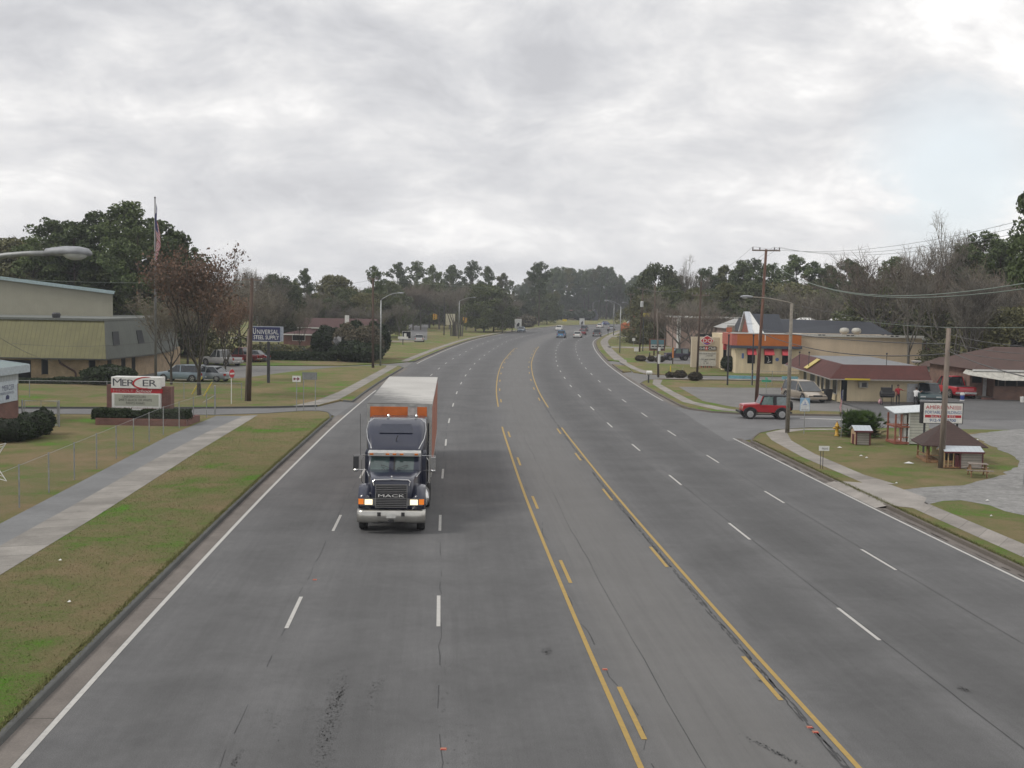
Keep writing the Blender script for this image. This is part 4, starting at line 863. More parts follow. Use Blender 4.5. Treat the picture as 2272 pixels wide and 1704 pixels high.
pxcar('minivan', 'dark grey van ahead of the dark red car on the bend', 'van', 'L', 1150, 1152, 1.9, 4.8, 1.75, 'van', (.055, .06, .07))
pxcar('sport_utility', 'dark grey pickup in the outer lane beside the kerb of the bend', 'pickup', 'L', 1390, 1250, 2.0, 5.2, 1.8, 'pickup', (.07, .075, .075))
pxcar('sedan', 'white car right ahead of the bright blue pickup', 'car', 'L', 668, 1135, 1.85, 4.6, 1.5, 'suv', (.64, .63, .62), away=False)
pxcar('sedan', 'white sedan farther round the bend left of the blue car', 'car', 'L', 1440, 1084, 1.85, 4.6, 1.45, 'sedan', (.6, .6, .58))
pxcar('sedan', 'blue sedan farthest round the bend', 'car', 'L', 1515, 1030, 1.85, 4.8, 1.5, 'sedan', (.03, .07, .2))
pxcar('sedan', 'silver grey car nearest the outer kerb far round the bend', 'car', 'L', 1670, 1130, 1.85, 4.7, 1.5, 'sedan', (.25, .26, .28))
pxcar('sedan', 'white car alone at the far right where the highway leaves sight', 'car', 'L', 1985, 1000, 1.85, 4.7, 1.5, 'sedan', (.62, .62, .62))
pxcar('sedan', 'blue grey car coming towards the camera by the left kerb', 'car', 'D', 200, 727, 1.85, 4.7, 1.45, 'sedan', (.10, .15, .21), away=False)
pxcar('sport_utility', 'silver car on the back road left of the highway', 'car', 'C', 1437, 812, 1.8, 4.4, 1.6, 'suv', (.42, .42, .42), rz=.05, group=None)
# cars parked on the left behind the rusty tree
x, y = G('S', 397, 850); car('sport_utility', 'pale blue car parked behind the planter sign', 'car', (x, y+1, .12), R_(80), 4.7, 1.85, 1.6, 'suv', (.18, .23, .27), 'cars parked on the left')
x, y = G('S', 425, 851); car('sedan', 'pale silver sedan parked beside the pale blue car', 'car', (x+1, y+2, .12), R_(75), 4.6, 1.8, 1.45, 'sedan', (.2, .22, .24), 'cars parked on the left')
x, y = G('S', 487, 812); car('pickup', 'white pickup with a roof rack parked in the left car park', 'pickup', (x, y+1, .003), R_(60), 5.3, 2.0, 1.9, 'pickup', (.28, .28, .28), 'cars parked on the left')
x, y = G('S', 520, 808); car('pickup', 'dark red truck parked beside the white pickup', 'pickup', (x, y+4, .003), R_(75), 5.3, 2.0, 1.9, 'pickup', (.12, .012, .015), 'cars parked on the left')
x, y = G('S', 545, 806); car('sedan', 'dark grey car parked right of the dark red truck', 'car', (x, y+3, .003), R_(80), 4.6, 1.8, 1.5, 'sedan', (.07, .075, .09), 'cars parked on the left')
# far white vans and cars among the trees beyond the back road
for ox, oy, col, kind, lb in ((925, 718, (.6, .6, .58), 'van', 'white van parked far behind the back road'), (938, 717, (.12, .2, .22), 'sedan', 'teal grey car parked beside the far white van'), (951, 716, (.62, .62, .6), 'van', 'second white van from the left behind the back road'), (968, 716, (.5, .52, .5), 'sedan', 'pale car parked right of the far white vans')):
    x, y = G('S', ox, oy); car('parked_car' if kind == 'sedan' else 'minivan', lb, 'car' if kind == 'sedan' else 'van', (x, y, .12), R_(88), 4.8, 1.9, 1.5 if kind == 'sedan' else 2.1, kind, col, 'cars far behind the back road')

# --- tan minivan by the store
x, y = G('S', 1801, 897)
car('minivan', 'tan minivan parked nose out beside the brown roofed store', 'van', (x-.15, y+2.1, ZL+.006), R_(180+14), 4.9, 1.95, 1.75, 'van', paint('tan metallic', (.30, .255, .20)))
# --- red pickup by the brick house
x, y = G('F', 1700, 545)
car('pickup', 'bright red pickup seen from behind beside the brick house', 'pickup', (x, y+2.6, ZL+.006), R_(7), 5.6, 2.1, 1.95, 'pickup', paint('bright red', (.38, .008, .022)))
# --- dark green pickup half hidden behind the portable buildings board
x, y = G('F', 1400, 600)
car('pickup', 'dark green pickup with its door open behind the portable buildings board', 'pickup', (x+.9, y+1.9, ZL+.006), R_(180-14), 5.2, 2.0, 1.8, 'pickup', paint('dark green blue', (.012, .035, .04)))

# --- off-roaders (open profile, spare wheel)
def offroader(name, label, loc, rz, col, top, L=3.9, rim=RIM):
    t = thing(name, label, 'off-roader', loc, rz); c = paint('jeep paint'+str(col), col); hw = .78; Y = lambda f: (f-.5)*L
    r = .37
    prof = [(-1.72, .50), (-1.72, 1.02), (.36, 1.05), (.52, 1.12), (1.66, 1.02), (1.72, .95), (1.72, .55), (1.42, .52), (-.95, .48)]
    b = MB(); b.prism_x(prof, -hw, hw); b.build('body', c, t, False, .03)
    b = MB(); b.prism_x([(.50, 1.06), (.52, 1.14), (1.62, 1.06), (1.70, 1.0), (1.70, .9)], -.52, .52); b.build('bonnet', c, t, False, .03)
    tp = MB(); zt = 1.74; tp.hexa([(-.70, -1.70, zt-.07), (.70, -1.70, zt-.07), (.70, .30, zt-.06), (-.70, .30, zt-.06)], [(-.66, -1.64, zt), (.66, -1.64, zt), (.66, .27, zt), (-.66, .27, zt)])
    for s in (-1, 1): tp.hexa([(s*.72-.03, -1.72, 1.0), (s*.72+.03, -1.72, 1.0), (s*.72+.03, -1.52, 1.0), (s*.72-.03, -1.52, 1.0)], [(s*.70-.03, -1.70, zt-.06), (s*.70+.03, -1.70, zt-.06), (s*.70+.03, -1.56, zt-.06), (s*.70-.03, -1.56, zt-.06)])
    for s in (-1, 1): tp.hexa([(s*.735-.03, -.72, 1.0), (s*.735+.03, -.72, 1.0), (s*.735+.03, -.50, 1.0), (s*.735-.03, -.50, 1.0)], [(s*.70-.03, -.70, zt-.06), (s*.70+.03, -.70, zt-.06), (s*.70+.03, -.50, zt-.06), (s*.70-.03, -.50, zt-.06)])
    tp.box(-.70, .70, -1.73, -1.70, 1.0, 1.12); tp.build('soft_top', top, t)
    for s in (-1, 1):
        w_ = MB(); w_.hexa([(s*.74-.006, -1.52, 1.04), (s*.74+.006, -1.52, 1.04), (s*.74+.006, -.72, 1.04), (s*.74-.006, -.72, 1.04)], [(s*.70-.006, -1.56, zt-.1), (s*.70+.006, -1.56, zt-.1), (s*.70+.006, -.72, zt-.1), (s*.70-.006, -.72, zt-.1)]); w_.build('side_window', pm('soft plastic window', (.20, .24, .25), .15, spec=.8), t)
        w_ = MB(); w_.hexa([(s*.74-.006, -.46, 1.06), (s*.74+.006, -.46, 1.06), (s*.74+.006, .38, 1.06), (s*.74-.006, .38, 1.06)], [(s*.70-.006, -.46, zt-.1), (s*.70+.006, -.46, zt-.1), (s*.70+.006, .20, zt-.1), (s*.70-.006, .20, zt-.1)]); w_.build('door_window', pm('green tinted glass', (.12, .18, .17), .1, spec=.8), t)
        f = MB(); f.tube([(s*.745, .52, 1.06), (s*.70, .26, zt-.05)], .035, 5); f.build('windscreen_post', c, t)
        for yy in (-1.12, 1.20):
            f = MB(); P = [(s*.84, yy+math.cos(a)*.53, .40+math.sin(a)*.46) for a in np.linspace(.15, math.pi-.15, 9)]
            for i in range(8): f.hexa([(s*.70, P[i][1], P[i][2]-.03), (s*.90, P[i][1], P[i][2]-.03), (s*.90, P[i+1][1], P[i+1][2]-.03), (s*.70, P[i+1][1], P[i+1][2]-.03)], [(s*.70, P[i][1], P[i][2]+.03), (s*.90, P[i][1], P[i][2]+.03), (s*.90, P[i+1][1], P[i+1][2]+.03), (s*.70, P[i+1][1], P[i+1][2]+.03)])
            f.build('fender_flare', BLKP, t)
            a = MB(); a.lathe([(.46, -.004), (.46, .004), (.01, .004)], 20, 0, (0, 0, 0), 'x'); o = a.build('wheel_arch', BLKP, t); o.location = (s*(hw+.004), yy, .44)
            wheel(t, s*.76, yy, r, .24, rim, s)
        m_ = MB(); m_.box(s*.88-.09, s*.88+.09, .42, .50, 1.06, 1.22); m_.build('wing_mirror', BLKP, t)
        h = MB(); h.lathe([(.11, 0), (.11, .04), (.01, .05)], 12, 0, (s*.42, 1.70, .82), 'y'); h.build('headlight', HDL, t)
        h = MB(); h.box(s*.68-.07, s*.68+.07, -1.76, -1.71, .72, .88); h.build('tail_light', REDL, t)
        h = MB(); h.box(s*.70-.04, s*.70+.04, 1.60, 1.74, .80, .90); h.build('marker_light', AMB, t)
        sp = MB(); sp.box(s*.78-.08, s*.78+.06, -.62, .78, .33, .39); sp.build('side_step', BLKP, t)
    w_ = MB(); w_.hexa([(-.68, .50, 1.10), (.68, .50, 1.10), (.68, .53, 1.10), (-.68, .53, 1.10)], [(-.64, .27, zt-.06), (.64, .27, zt-.06), (.64, .30, zt-.06), (-.64, .30, zt-.06)]); w_.build('windscreen', GLS, t)
    b = MB(); b.box(-.74, .74, 1.84, 1.98, .44, .58); b.box(-.3, .3, 1.7, 1.86, .42, .5); b.build('front_bumper', BLKP, t); b = MB(); b.box(-.74, .74, -1.88, -1.74, .44, .56); b.build('rear_bumper', BLKP, t)
    gpl = MB(); gpl.box(-.5, .5, 1.715, 1.73, .6, 1.0); gpl.build('grille', c, t)
    sw = wheel(t, 0, 0, .36, .22, rim); sw.name = 'spare_wheel'; sw.location = (0, -1.92, .95); sw.rotation_euler = (0, 0, R_(-90)); return t
x, y = G('I', 465, 1155)
offroader('off_roader', 'red open off-roader with black top waiting at the side street mouth', (x, y+.85, .003), R_(90), (.33, .006, .014), pm('black canvas', (.02, .02, .023), .8))
x, y = G('D', 1490, 965)
offroader('off_roader', 'dark purple off-roader with black rear cover parked left of the diamond shaped sign', (x-.1, y+1.0, ZL+.006), R_(98), (.035, .03, .06), pm('beige and black top', (.05, .045, .05), .8), rim=STEELR)

# --- the highway truck ------------------------------------------------------
fx, fy = G('S', 870.5, 1173.7)
TK = thing('semi_truck', 'dark blue semi truck with white roofed box trailer driving towards the camera', 'truck', (fx, fy, .0), R_(3.0))
NAVY = paint('navy truck paint', (.010, .014, .036)); TB = pm('trailer frame alloy', (.36, .36, .35), .55, .3, .15, 3)
# cab (local -y is forward)
def sec(y, hw_, z0, z1, r=.12, n=3):
    P = [(-hw_, y, z0)]
    for i in range(n+1): a = math.pi-math.pi/2*i/n; P.append((-hw_+r+r*math.cos(a), y, z1-r+r*math.sin(a)))
    for i in range(n+1): a = math.pi/2-math.pi/2*i/n; P.append((hw_-r+r*math.cos(a), y, z1-r+r*math.sin(a)))
    P.append((hw_, y, z0)); return P
b = MB(); b.loft([sec(.92, .98, .75, 2.02, .10), sec(1.42, .96, .75, 2.60, .14), sec(1.75, 1.0, .75, 2.68, .16), sec(1.78, 1.13, .75, 2.66, .14), sec(4.3, 1.15, .75, 2.70, .1)], 0); b.build('cab', NAVY, TK, True, .0)
b = MB()   # raised aerodynamic sleeper roof
b.loft([sec(1.46, .90, 2.54, 2.64, .05), sec(1.62, .99, 2.54, 2.84, .16), sec(1.95, 1.08, 2.54, 3.16, .24), sec(2.35, 1.12, 2.54, 3.46, .26), sec(2.75, 1.13, 2.54, 3.64, .24), sec(3.4, 1.13, 2.54, 3.70, .2), sec(4.3, 1.13, 2.54, 3.70, .16)], 0); rf = b.build('roof_fairing', NAVY, TK, True)
b = MB(); b.hexa([(-.62, 2.04, 3.24), (.62, 2.04, 3.24), (.56, 2.48, 3.53), (-.56, 2.48, 3.53)], [(-.62, 2.02, 3.26), (.62, 2.02, 3.26), (.56, 2.46, 3.55), (-.56, 2.46, 3.55)]); b.build('fairing_panel', pm('matt navy panel', (.03, .035, .055), .5), rf)
b = MB()
for s in (-1, 1): b.tube([(s*.87, 1.52, 2.72), (s*1.06, 1.93, 3.06), (s*1.12, 2.35, 3.34), (s*1.08, 2.75, 3.58), (s*.9, 3.0, 3.69)], .015, 6)
b.tube([(-.9, 3.0, 3.69), (0, 3.05, 3.72), (.9, 3.0, 3.69)], .014, 6); b.build('trim_strip', CHR, rf)
for xx, lb in ((-.35, 0), (.72, 1)):
    b = MB(); b.lathe([(.05, 0), (.06, .1), (.02, .16)], 8, 0, (xx, 3.2, 3.69)); b.build('air_horn' if lb else 'antenna_base', CHR, rf)
b = MB(); b.tube([(.02, 1.75, 2.98), (.05, 1.72, 3.12), (.1, 1.72, 3.2)], .015, 5); b.build('aerial_stub', BLKP, rf)
# windscreen in two panes
wsm = glassy('windscreen glass', (.055, .085, .085))
for s in (-1, 1):
    b = MB(); y0, z0, y1, z1 = .93, 2.0, 1.36, 2.50; u = lambda a, c: (y0+(y1-y0)*c-.035, z0+(z1-z0)*c)
    xs = (.03*s, .88*s); lo, hi = min(xs), max(xs)
    b.hexa([(lo, y0-.055, z0), (hi, y0-.02, z0), (hi, y0, z0+.005), (lo, y0, z0+.005)], [(lo, y1-.055, z1), (hi, y1-.02, z1), (hi, y1, z1+.005), (lo, y1, z1+.005)]); b.build('windscreen', wsm, TK)
b = MB(); b.hexa([(-.03, .865, 2.0), (.03, .865, 2.0), (.03, .9, 2.0), (-.03, .9, 2.0)], [(-.03, 1.295, 2.51), (.03, 1.295, 2.51), (.03, 1.33, 2.51), (-.03, 1.33, 2.51)]); b.build('windscreen_divider', BLKP, TK)
for s in (-1, 1):
    b = MB(); b.tube([(s*.35, .84, 2.03), (s*.5, .97, 2.2), (s*.1, .89, 2.08)], .009, 4); b.build('wiper', BLKP, TK)
b = MB(); b.hexa([(-.98, 1.10, 2.50), (.98, 1.10, 2.50), (.96, 1.42, 2.60), (-.96, 1.42, 2.60)], [(-.98, 1.08, 2.62), (.98, 1.08, 2.62), (.96, 1.42, 2.68), (-.96, 1.42, 2.68)]); vis = b.build('sun_visor', pm('polished visor', (.62, .62, .60), .3, .4), TK)
for xx in (-.84, -.26, 0, .26, .80):
    b = MB(); b.box(xx-.065, xx+.065, 1.035, 1.085, 2.55, 2.60); b.build('marker_light', AMB, vis)
# bonnet and grille surround
def hs(y, wt_, wb, z0, z1): return [(-wb, y, z0), (-wb*.98, y, z0+(z1-z0)*.5), (-wt_, y, z1-.07), (-wt_*.92, y, z1), (wt_*.92, y, z1), (wt_, y, z1-.07), (wb*.98, y, z0+(z1-z0)*.5), (wb, y, z0)]
b = MB(); b.loft([hs(-.86, .66, .70, .88, 1.84), hs(-.80, .71, .74, .88, 1.92), hs(-.3, .79, .82, .88, 1.96), hs(.4, .88, .90, .88, 1.995), hs(.94, .96, .98, .88, 2.03)], 0); b.build('bonnet', NAVY, TK, True)
for s in (-1, 1):   # front wings
    b = MB(); P = []
    for y_, zo, zi, xo in ((-.90, 1.27, 1.27, 1.14), (-.80, 1.36, 1.40, 1.17), (-.45, 1.58, 1.66, 1.18), (0, 1.62, 1.70, 1.18), (.45, 1.45, 1.6, 1.18), (.72, 1.05, 1.3, 1.18)):
        P.append([(s*xo, y_, zo-.34 if y_ > -.5 else .90), (s*xo, y_, zo), (s*.74, y_, zi), (s*.74, y_, .9)])
    b.loft(P, 0); b.build('front_wing', NAVY, TK, True)
    b = MB(); b.box(min(s*.56, s*1.10), max(s*.56, s*1.10), -.93, -.87, 1.015, 1.27); hl = b.build('headlight_housing', pm('lamp housing', (.12, .12, .12), .4), TK)
    b = MB(); b.box(min(s*.66, s*.93), max(s*.66, s*.93), -.95, -.925, 1.05, 1.235); b.build('headlight', emit('lit headlight', (1, .86, .58), .95), TK)
    b = MB(); b.box(min(s*.97, s*1.15), max(s*.97, s*1.15), -.94, -.80, 1.06, 1.25); b.build('turn_signal', emit('amber signal', (.85, .22, .02), .25), TK)
    b = MB(); b.tube([(s*.62, -.89, 1.72), (s*.66, -.87, 1.86), (s*.58, -.86, 1.925)], .022, 6); b.build('bonnet_trim', CHR, TK)
    b = MB(); b.tube([(s*.84, -.2, 1.93), (s*.97, .55, 2.02)], .018, 5); b.build('bonnet_rail', CHR, TK)
b = MB(); b.tube([(-.58, -.86, 1.925), (0, -.87, 1.945), (.58, -.86, 1.925)], .024, 6); b.build('bonnet_lip', CHR, TK)
b = MB(); b.box(-.56, .56, -.90, -.86, .92, 1.76); gr = b.build('grille', BLKP, TK)
b = MB()
for i in range(13):
    z = .96+i*.063
    if 6 <= i <= 7: continue
    b.box(-.54, .54, -.925, -.90, z-.009, z+.009)
for s in (-1, 1): b.box(s*.55-.012, s*.55+.012, -.93, -.90, .93, 1.76)
b.box(-.55, .55, -.93, -.90, 1.745, 1.775); b.build('grille_bars', CHR, gr)
text('MACK', .92, .10, 0, 1.368, -.925, pm('letter white', (.70, .70, .68), .4), gr, bold=.012)
b = MB(); b.lathe([(.045, 0), (.03, .03), (.035, .09), (.01, .14)], 8, 0, (0, -.83, 1.93)); b.build('hood_ornament', CHR, TK)
b = MB(); P = []
for xx in np.linspace(-1.2, 1.2, 13): k = .14*(abs(xx)/1.2)**2.2; lo = .40 if abs(xx) > .45 else .44; P.append([(xx, -.98+k, lo), (xx, -1.05+k, .5), (xx, -1.05+k, .80), (xx, -.98+k, .86), (xx, -.85+k, .86), (xx, -.85+k, lo)])
b.loft(P, 0); bp = b.build('bumper', pm('brushed bumper', (.48, .47, .44), .28, .85, .12, 2), TK, True)
for s in (-1, 1): b = MB(); b.box(s*.42-.06, s*.42+.06, -1.075, -1.045, .66, .80); b.build('tow_hole', BLKP, bp)
b = MB(); b.box(-.16, .16, -1.07, -1.05, .60, .74); b.build('number_plate', PLT, bp); b = MB(); b.box(-.1, .1, -1.06, -1.02, .45, .55); b.build('bumper_slot', BLKP, bp)
b = MB(); b.box(-.44, .44, -.7, 10, .45, .95); b.build('chassis', DKM, TK)
for s in (-1, 1):
    b = MB()   # mirror: arm, head
    b.tube([(s*1.0, 1.35, 2.50), (s*1.52, 1.22, 2.50), (s*1.52, 1.22, 1.98), (s*1.05, 1.3, 1.95)], .014, 5); mm = b.build('mirror_arm', CHR, TK)
    b = MB(); b.box(s*1.42-.10, s*1.42+.10, 1.15, 1.24, 2.02, 2.47); b.build('mirror', CHR if s > 0 else DKM, mm, bevel=.01); b = MB(); b.ell((s*1.42, 1.18, 1.95), (.09, .05, .06), 10); b.build('convex_mirror', CHR, mm)
    b = MB(); b.box(s*1.135-.004, s*1.135+.012, 1.85, 2.75, 1.9, 2.45); b.build('side_window', GLS, TK)
    b = MB(); b.tube([(s*1.17, 1.5, 2.4), (s*1.24, 1.5, 2.3), (s*1.24, 1.5, 1.5), (s*1.17, 1.5, 1.4)], .015, 5); b.build('grab_rail', CHR, TK)
    b = MB(); b.lathe([(.30, 1.75), (.33, 1.78), (.33, 3.15), (.30, 3.18)], 18, 0, (s*.95, 0, .78), 'y'); b.build('fuel_tank', CHR, TK, True)
    b = MB(); b.box(s*1.06-.12, s*1.06+.12, .85, 1.6, .42, .50); b.box(s*1.06-.12, s*1.06+.12, .9, 1.6, .72, .78); b.build('cab_step', CHR, TK)
    wheel(TK, s*1.03, 0, .50, .29, CHR, s, spokes=0)
    for yy in (4.6, 5.95):
        wheel(TK, s*1.12, yy, .50, .27, CHR, s, spokes=0); wheel(TK, s*.80, yy, .50, .27, STEELR, s, spokes=0)
b = MB(); b.tube([(-1.14, 1.8, 2.4), (-1.30, 1.75, 2.45), (-1.32, 1.75, 4.0)], .008, 4); b.build('whip_aerial', BLKP, TK)
b = MB(); b.tube([(1.2, 4.35, 1.0), (1.2, 4.35, 3.4)], .075, 10); b.build('exhaust_stack', CHR, TK)
# trailer
TY0, TY1 = 4.95, 21.2; tw_ = 1.30; ZT, ZB = 4.10, 1.15
soot, t_, b_ = new_mat('sooty white roof'); v_ = objco(t_); s_ = nn(t_, 'ShaderNodeSeparateXYZ'); t_.links.new(v_, s_.inputs[0])
dd = mth(t_, 'ADD', mth(t_, 'MULTIPLY', mth(t_, 'ADD', s_.outputs[0], 1.2), .24), mth(t_, 'MULTIPLY', mth(t_, 'SUBTRACT', s_.outputs[1], TY0), .085))
dd = mth(t_, 'ADD', dd, mth(t_, 'MULTIPLY', mth(t_, 'SUBTRACT', noise(t_, v_, 1.6, 6, .65), .5), .9)); gg = noise(t_, v_, .5, 6)
cc = mixc(t_, ramp(t_, dd, [(.25, .93), (.8, 0)]), ramp(t_, gg, [(.3, (.36, .35, .33)), (.7, (.44, .43, .41))]), (.06, .06, .058)); t_.links.new(cc, b_.inputs['Base Color']); b_.inputs['Roughness'].default_value = .6
MAR = ribbed('trailer side', (.32, .105, .06), 1.0, .004, .5, 1, 0, .12, .04, .6)
b = MB(); b.box(-tw_, tw_, TY0, TY1, ZB, ZT-.01, 0)
tl = b.build('trailer', [MAR], TK)
b = MB(); b.box(-tw_-.003, tw_+.003, TY0-.004, TY1+.004, ZT-.01, ZT+.012); b.build('trailer_roof', soot, tl)
b = MB(); b.box(-tw_, tw_, TY0-.03, TY0-.002, ZB, ZT-.012); b.build('front_wall', TB, tl)
b = MB(); b.box(-1.20, .32, TY0-.045, TY0-.032, 3.30, 3.98); b.box(.70, 1.09, TY0-.045, TY0-.032, 3.30, 3.98); b.build('orange_panel', pm('orange panel', (.52, .125, .02), .5, var=.12, scale=2), tl)
b = MB(); b.box(.325, .695, TY0-.05, TY0-.032, 3.30, 3.96); b.build('pale_patch', pm('pale patch', (.42, .38, .37), .6, var=.15), tl)
b = MB(); b.box(.38, .60, TY0-.07, TY0-.032, 4.0, 4.06); b.build('roof_marker_light', TB, tl)
for s in (-1, 1):
    b = MB(); b.box(s*tw_-.02 if s > 0 else -tw_-.008, s*tw_+.008 if s > 0 else -tw_+.02, TY0-.02, TY1, ZT-.10, ZT-.012); b.box(s*tw_-.02 if s > 0 else -tw_-.008, s*tw_+.008 if s > 0 else -tw_+.02, TY0-.02, TY1, ZB, ZB+.14); b.build('side_rail', TB, tl)
    b = MB(); b.box(min(s*1.18, s*1.30), max(s*1.18, s*1.30), TY0-.06, TY0-.031, ZB, ZT-.02); b.build('corner_post', TB, tl)
    for yy in (17.8, 19.1): wheel(TK, s*1.1, yy, .50, .27, CHR, s, spokes=0); wheel(TK, s*.78, yy, .50, .27, STEELR, s, spokes=0)
# ------------------------------------------------------------------ buildings and everything that stands about
WOOD_P = pm('weathered pole wood', (.075, .05, .038), .9, var=.35, scale=6, bmp=.3, streak=True); WOOD_L = pm('light pole wood', (.19, .155, .13), .9, var=.3, scale=6, bmp=.3, streak=True)
GALV = pm('galvanised steel', (.30, .31, .31), .5, .5, .15); LAMPG = pm('lamp casting', (.27, .28, .30), .6, .1, .15); WHT = pm('white paint', (.62, .62, .60), .5, var=.08); CREAM = pm('cream stucco', (.62, .52, .36), .85, var=.10, scale=2, streak=True)
DARKG = pm('dark window', (.012, .014, .017), .35, var=.3, scale=1.5, spec=.12); REDP = pm('sign red', (.42, .02, .03), .5, var=.05); NAVYP = pm('sign navy', (.025, .03, .10), .5, var=.08); BLKT = pm('sign black', (.02, .02, .022), .6, var=.05)
RBRICK = brick('red brick', (.13, .045, .035), (.17, .06, .045), (.20, .17, .15)); TBRICK = brick('tan brick', (.30, .21, .12), (.36, .26, .155), (.30, .26, .21)); DBRICK = brick('dark brick', (.16, .085, .065), (.21, .11, .08), (.2, .17, .15))
YEL = pm('yellow plastic', (.55, .42, .03), .5, var=.08)
def part(parent, name, mat, fn, smooth=False, bevel=0):
    b = MB(); fn(b); return b.build(name, mat, parent, smooth, bevel)
def bx(parent, name, mat, *a, bevel=0): return part(parent, name, mat, lambda b: b.box(*a), bevel=bevel)

# --- street lamps
def street_lamp(x, y, H, arm, rz, label, rise=.9, group='street lamps along the highway', r=.11, z0=ZL, mat=GALV):
    t = thing('street_lamp', label, 'street lamp', (x, y, z0), rz, group); h = H-z0
    part(t, 'pole', mat, lambda b: b.tube([(0, 0, 0), (0, 0, h*.5), (0, 0, h-rise)], [r, r*.85, r*.7], 10), True)
    P = [(arm*u*.98, 0, h-rise+rise*math.sin(u*math.pi/2)**.9) for u in np.linspace(0, 1, 8)]
    part(t, 'arm', mat, lambda b: b.tube(P, [.045]*8, 8), True)
    def hd(b):
        b.loft([[(x_, y_*wd, z_+zt*k_) for y_, z_, k_ in ((-1, 0, 0), (-.8, .0, 1), (0, .02, 1.15), (.8, .0, 1), (1, 0, 0), (0, -.02, -.3))] for x_, wd, zt, z_ in ((0, .05, .05, 0), (.12, .08, .07, .005), (.35, .14, .095, .02), (.6, .16, .09, .03), (.75, .12, .06, .03), (.80, .04, .02, .03))], 0)
    hdm = part(t, 'lamp_head', LAMPG, hd, True); hdm.location = (arm*.95, 0, h)
    g = part(hdm, 'lens', pm('frosted lens', (.42, .43, .42), .25, spec=.7), lambda b: b.ell((.52, 0, -.01), (.22, .14, .105), 14), True)
    return t
street_lamp(-10.7, 20, 8.95, 2.75, 0, 'street lamp reaching in from the left edge close to the camera', rise=.55)
def lamp_px(k, bx_, by_, k2, hx, hy, label, mat=GALV, r=.11, hl=.8):
    x, y = G(k, bx_, by_); X, Z = AT(k2, hx, hy, y); arm = abs(X-x)-hl; return street_lamp(x, y, Z, max(1.2, arm), 0 if X > x else math.pi, label, .35 if Z < 9 else .9, mat=mat, r=r)
lamp_px('S', 1746.6, 964, 'S', 1638, 659, 'grey metal street lamp standing at the right street corner', mat=pm('aged lamp pole', (.20, .18, .15), .7, var=.2), r=.14)
lamp_px('S', 844, 814, 'C', 1320, 408, 'first street lamp on the left, right of the tall dark pole')
x, y = G('S', 1018, 752); X, Z = AT('S', 1058, 660, y); street_lamp(x, y, Z, X-x-.8, 0, 'second street lamp on the left, standing among the cluster of trunks')
x, y = G('S', 1121, 733); X, Z = AT('S', 1145, 667, y); street_lamp(x, y, Z, X-x-.8, 0, 'third street lamp on the left, above the oncoming car')
x, y = G('S', 1218.5, 715); X, Z = AT('S', 1237, 667, y); street_lamp(x, y, Z, X-x-.8, 0, 'fourth street lamp on the left, above the blue pickup')
x, y = G('S', 1315, 711); X, Z = AT('S', 1332, 668, y); street_lamp(x, y, Z, X-x-.8, 0, 'farthest street lamp beyond the bend, in front of the low building')
x, y = G('S', 1375, 784); X, Z = AT('S', 1339, 667, y); street_lamp(x, y, Z, x-X-.8, math.pi, 'street lamp on the right with its arm reaching over the grey pickup')
x, y = G('S', 1361, 745); X, Z = AT('S', 1341, 668, y); street_lamp(x, y, Z, x-X-.8, math.pi, 'second street lamp on the right, just behind the nearer lamp')
x, y = G('S', 1400, 750); X, Z = AT('S', 1379, 671, y); street_lamp(x, y, Z, x-X-.8, math.pi, 'third street lamp on the right, by the pole with the transformer')

# --- utility poles
def upole(k, bx_, by_, tx, ty, label, r=.16, mat=WOOD_P, arms=(), trans=None, extra=None, name='utility_pole'):
    x, y = G(k, bx_, by_); X, Z = AT(k, tx, ty, y); t = thing(name, label, 'utility pole', (x, y, 0), 0, 'wooden utility poles')
    top = (X-x, 0, Z); part(t, 'pole', mat, lambda b: b.tube([(0, 0, 0), (top[0]/2, 0, Z/2), top], [r*.78, r*.66, r*.52], 10), True)
    for f, hw_, rr in arms:
        c = Vector(top)*f
        a = part(t, 'crossarm', WOOD_L, lambda b: b.hexa([(c.x-hw_, -.06+rr*hw_*-1, c.z-.06), (c.x+hw_, -.06+rr*hw_, c.z-.06-.0), (c.x+hw_, .06+rr*hw_, c.z-.06), (c.x-hw_, .06-rr*hw_, c.z-.06)], [(c.x-hw_, -.06-rr*hw_, c.z+.06), (c.x+hw_, -.06+rr*hw_, c.z+.06), (c.x+hw_, .06+rr*hw_, c.z+.06), (c.x-hw_, .06-rr*hw_, c.z+.06)]))
        for u in (-.95, -.45, .6, .95):
            part(a, 'insulator', pm('insulator', (.16, .15, .15), .3), lambda b: b.lathe([(.03, .06), (.06, .12), (.05, .2), (.07, .22), (.02, .27)], 8, 0, (c.x+u*hw_, rr*hw_*u, c.z)))
    if trans: part(t, 'transformer', pm('transformer tank', (.45, .46, .47), .4), lambda b: b.lathe([(.24, -.5), (.27, -.45), (.27, .4), (.2, .5)], 12, 0, (top[0]*trans-.1, -.42, Z*trans)))
    return t, Vector((x, y, 0))+Vector(top)
_, TP1 = upole('S', 1677.7, 895, 1700, 553, 'tallest brown utility pole with a crossarm, behind the red off-roader', .2, pm('reddish pole wood', (.13, .07, .05), .9, var=.3, scale=6, bmp=.3, streak=True), arms=((.992, 1.18, .0),))
_, TP2 = upole('S', 2088, 1043, 2105, 728, 'short brown pole in front of the portable buildings board', .21, WOOD_L)
_, TP3 = upole('S', 1546, 846.5, 1556, 625, 'dark brown pole with two crossarms in front of the diamond shaped sign', .17, arms=((.865, .95, 0), ))
_, TP4 = upole('S', 1460.7, 837, 1458, 686, 'grey pole wrapped in white tape near its foot beside the entrance drive', .17, pm('greyish pole wood', (.12, .10, .085), .9, var=.3, scale=6, streak=True))
_, TP5 = upole('S', 1451, 790, 1454, 628, 'dark pole standing behind the brown framed board', .15)
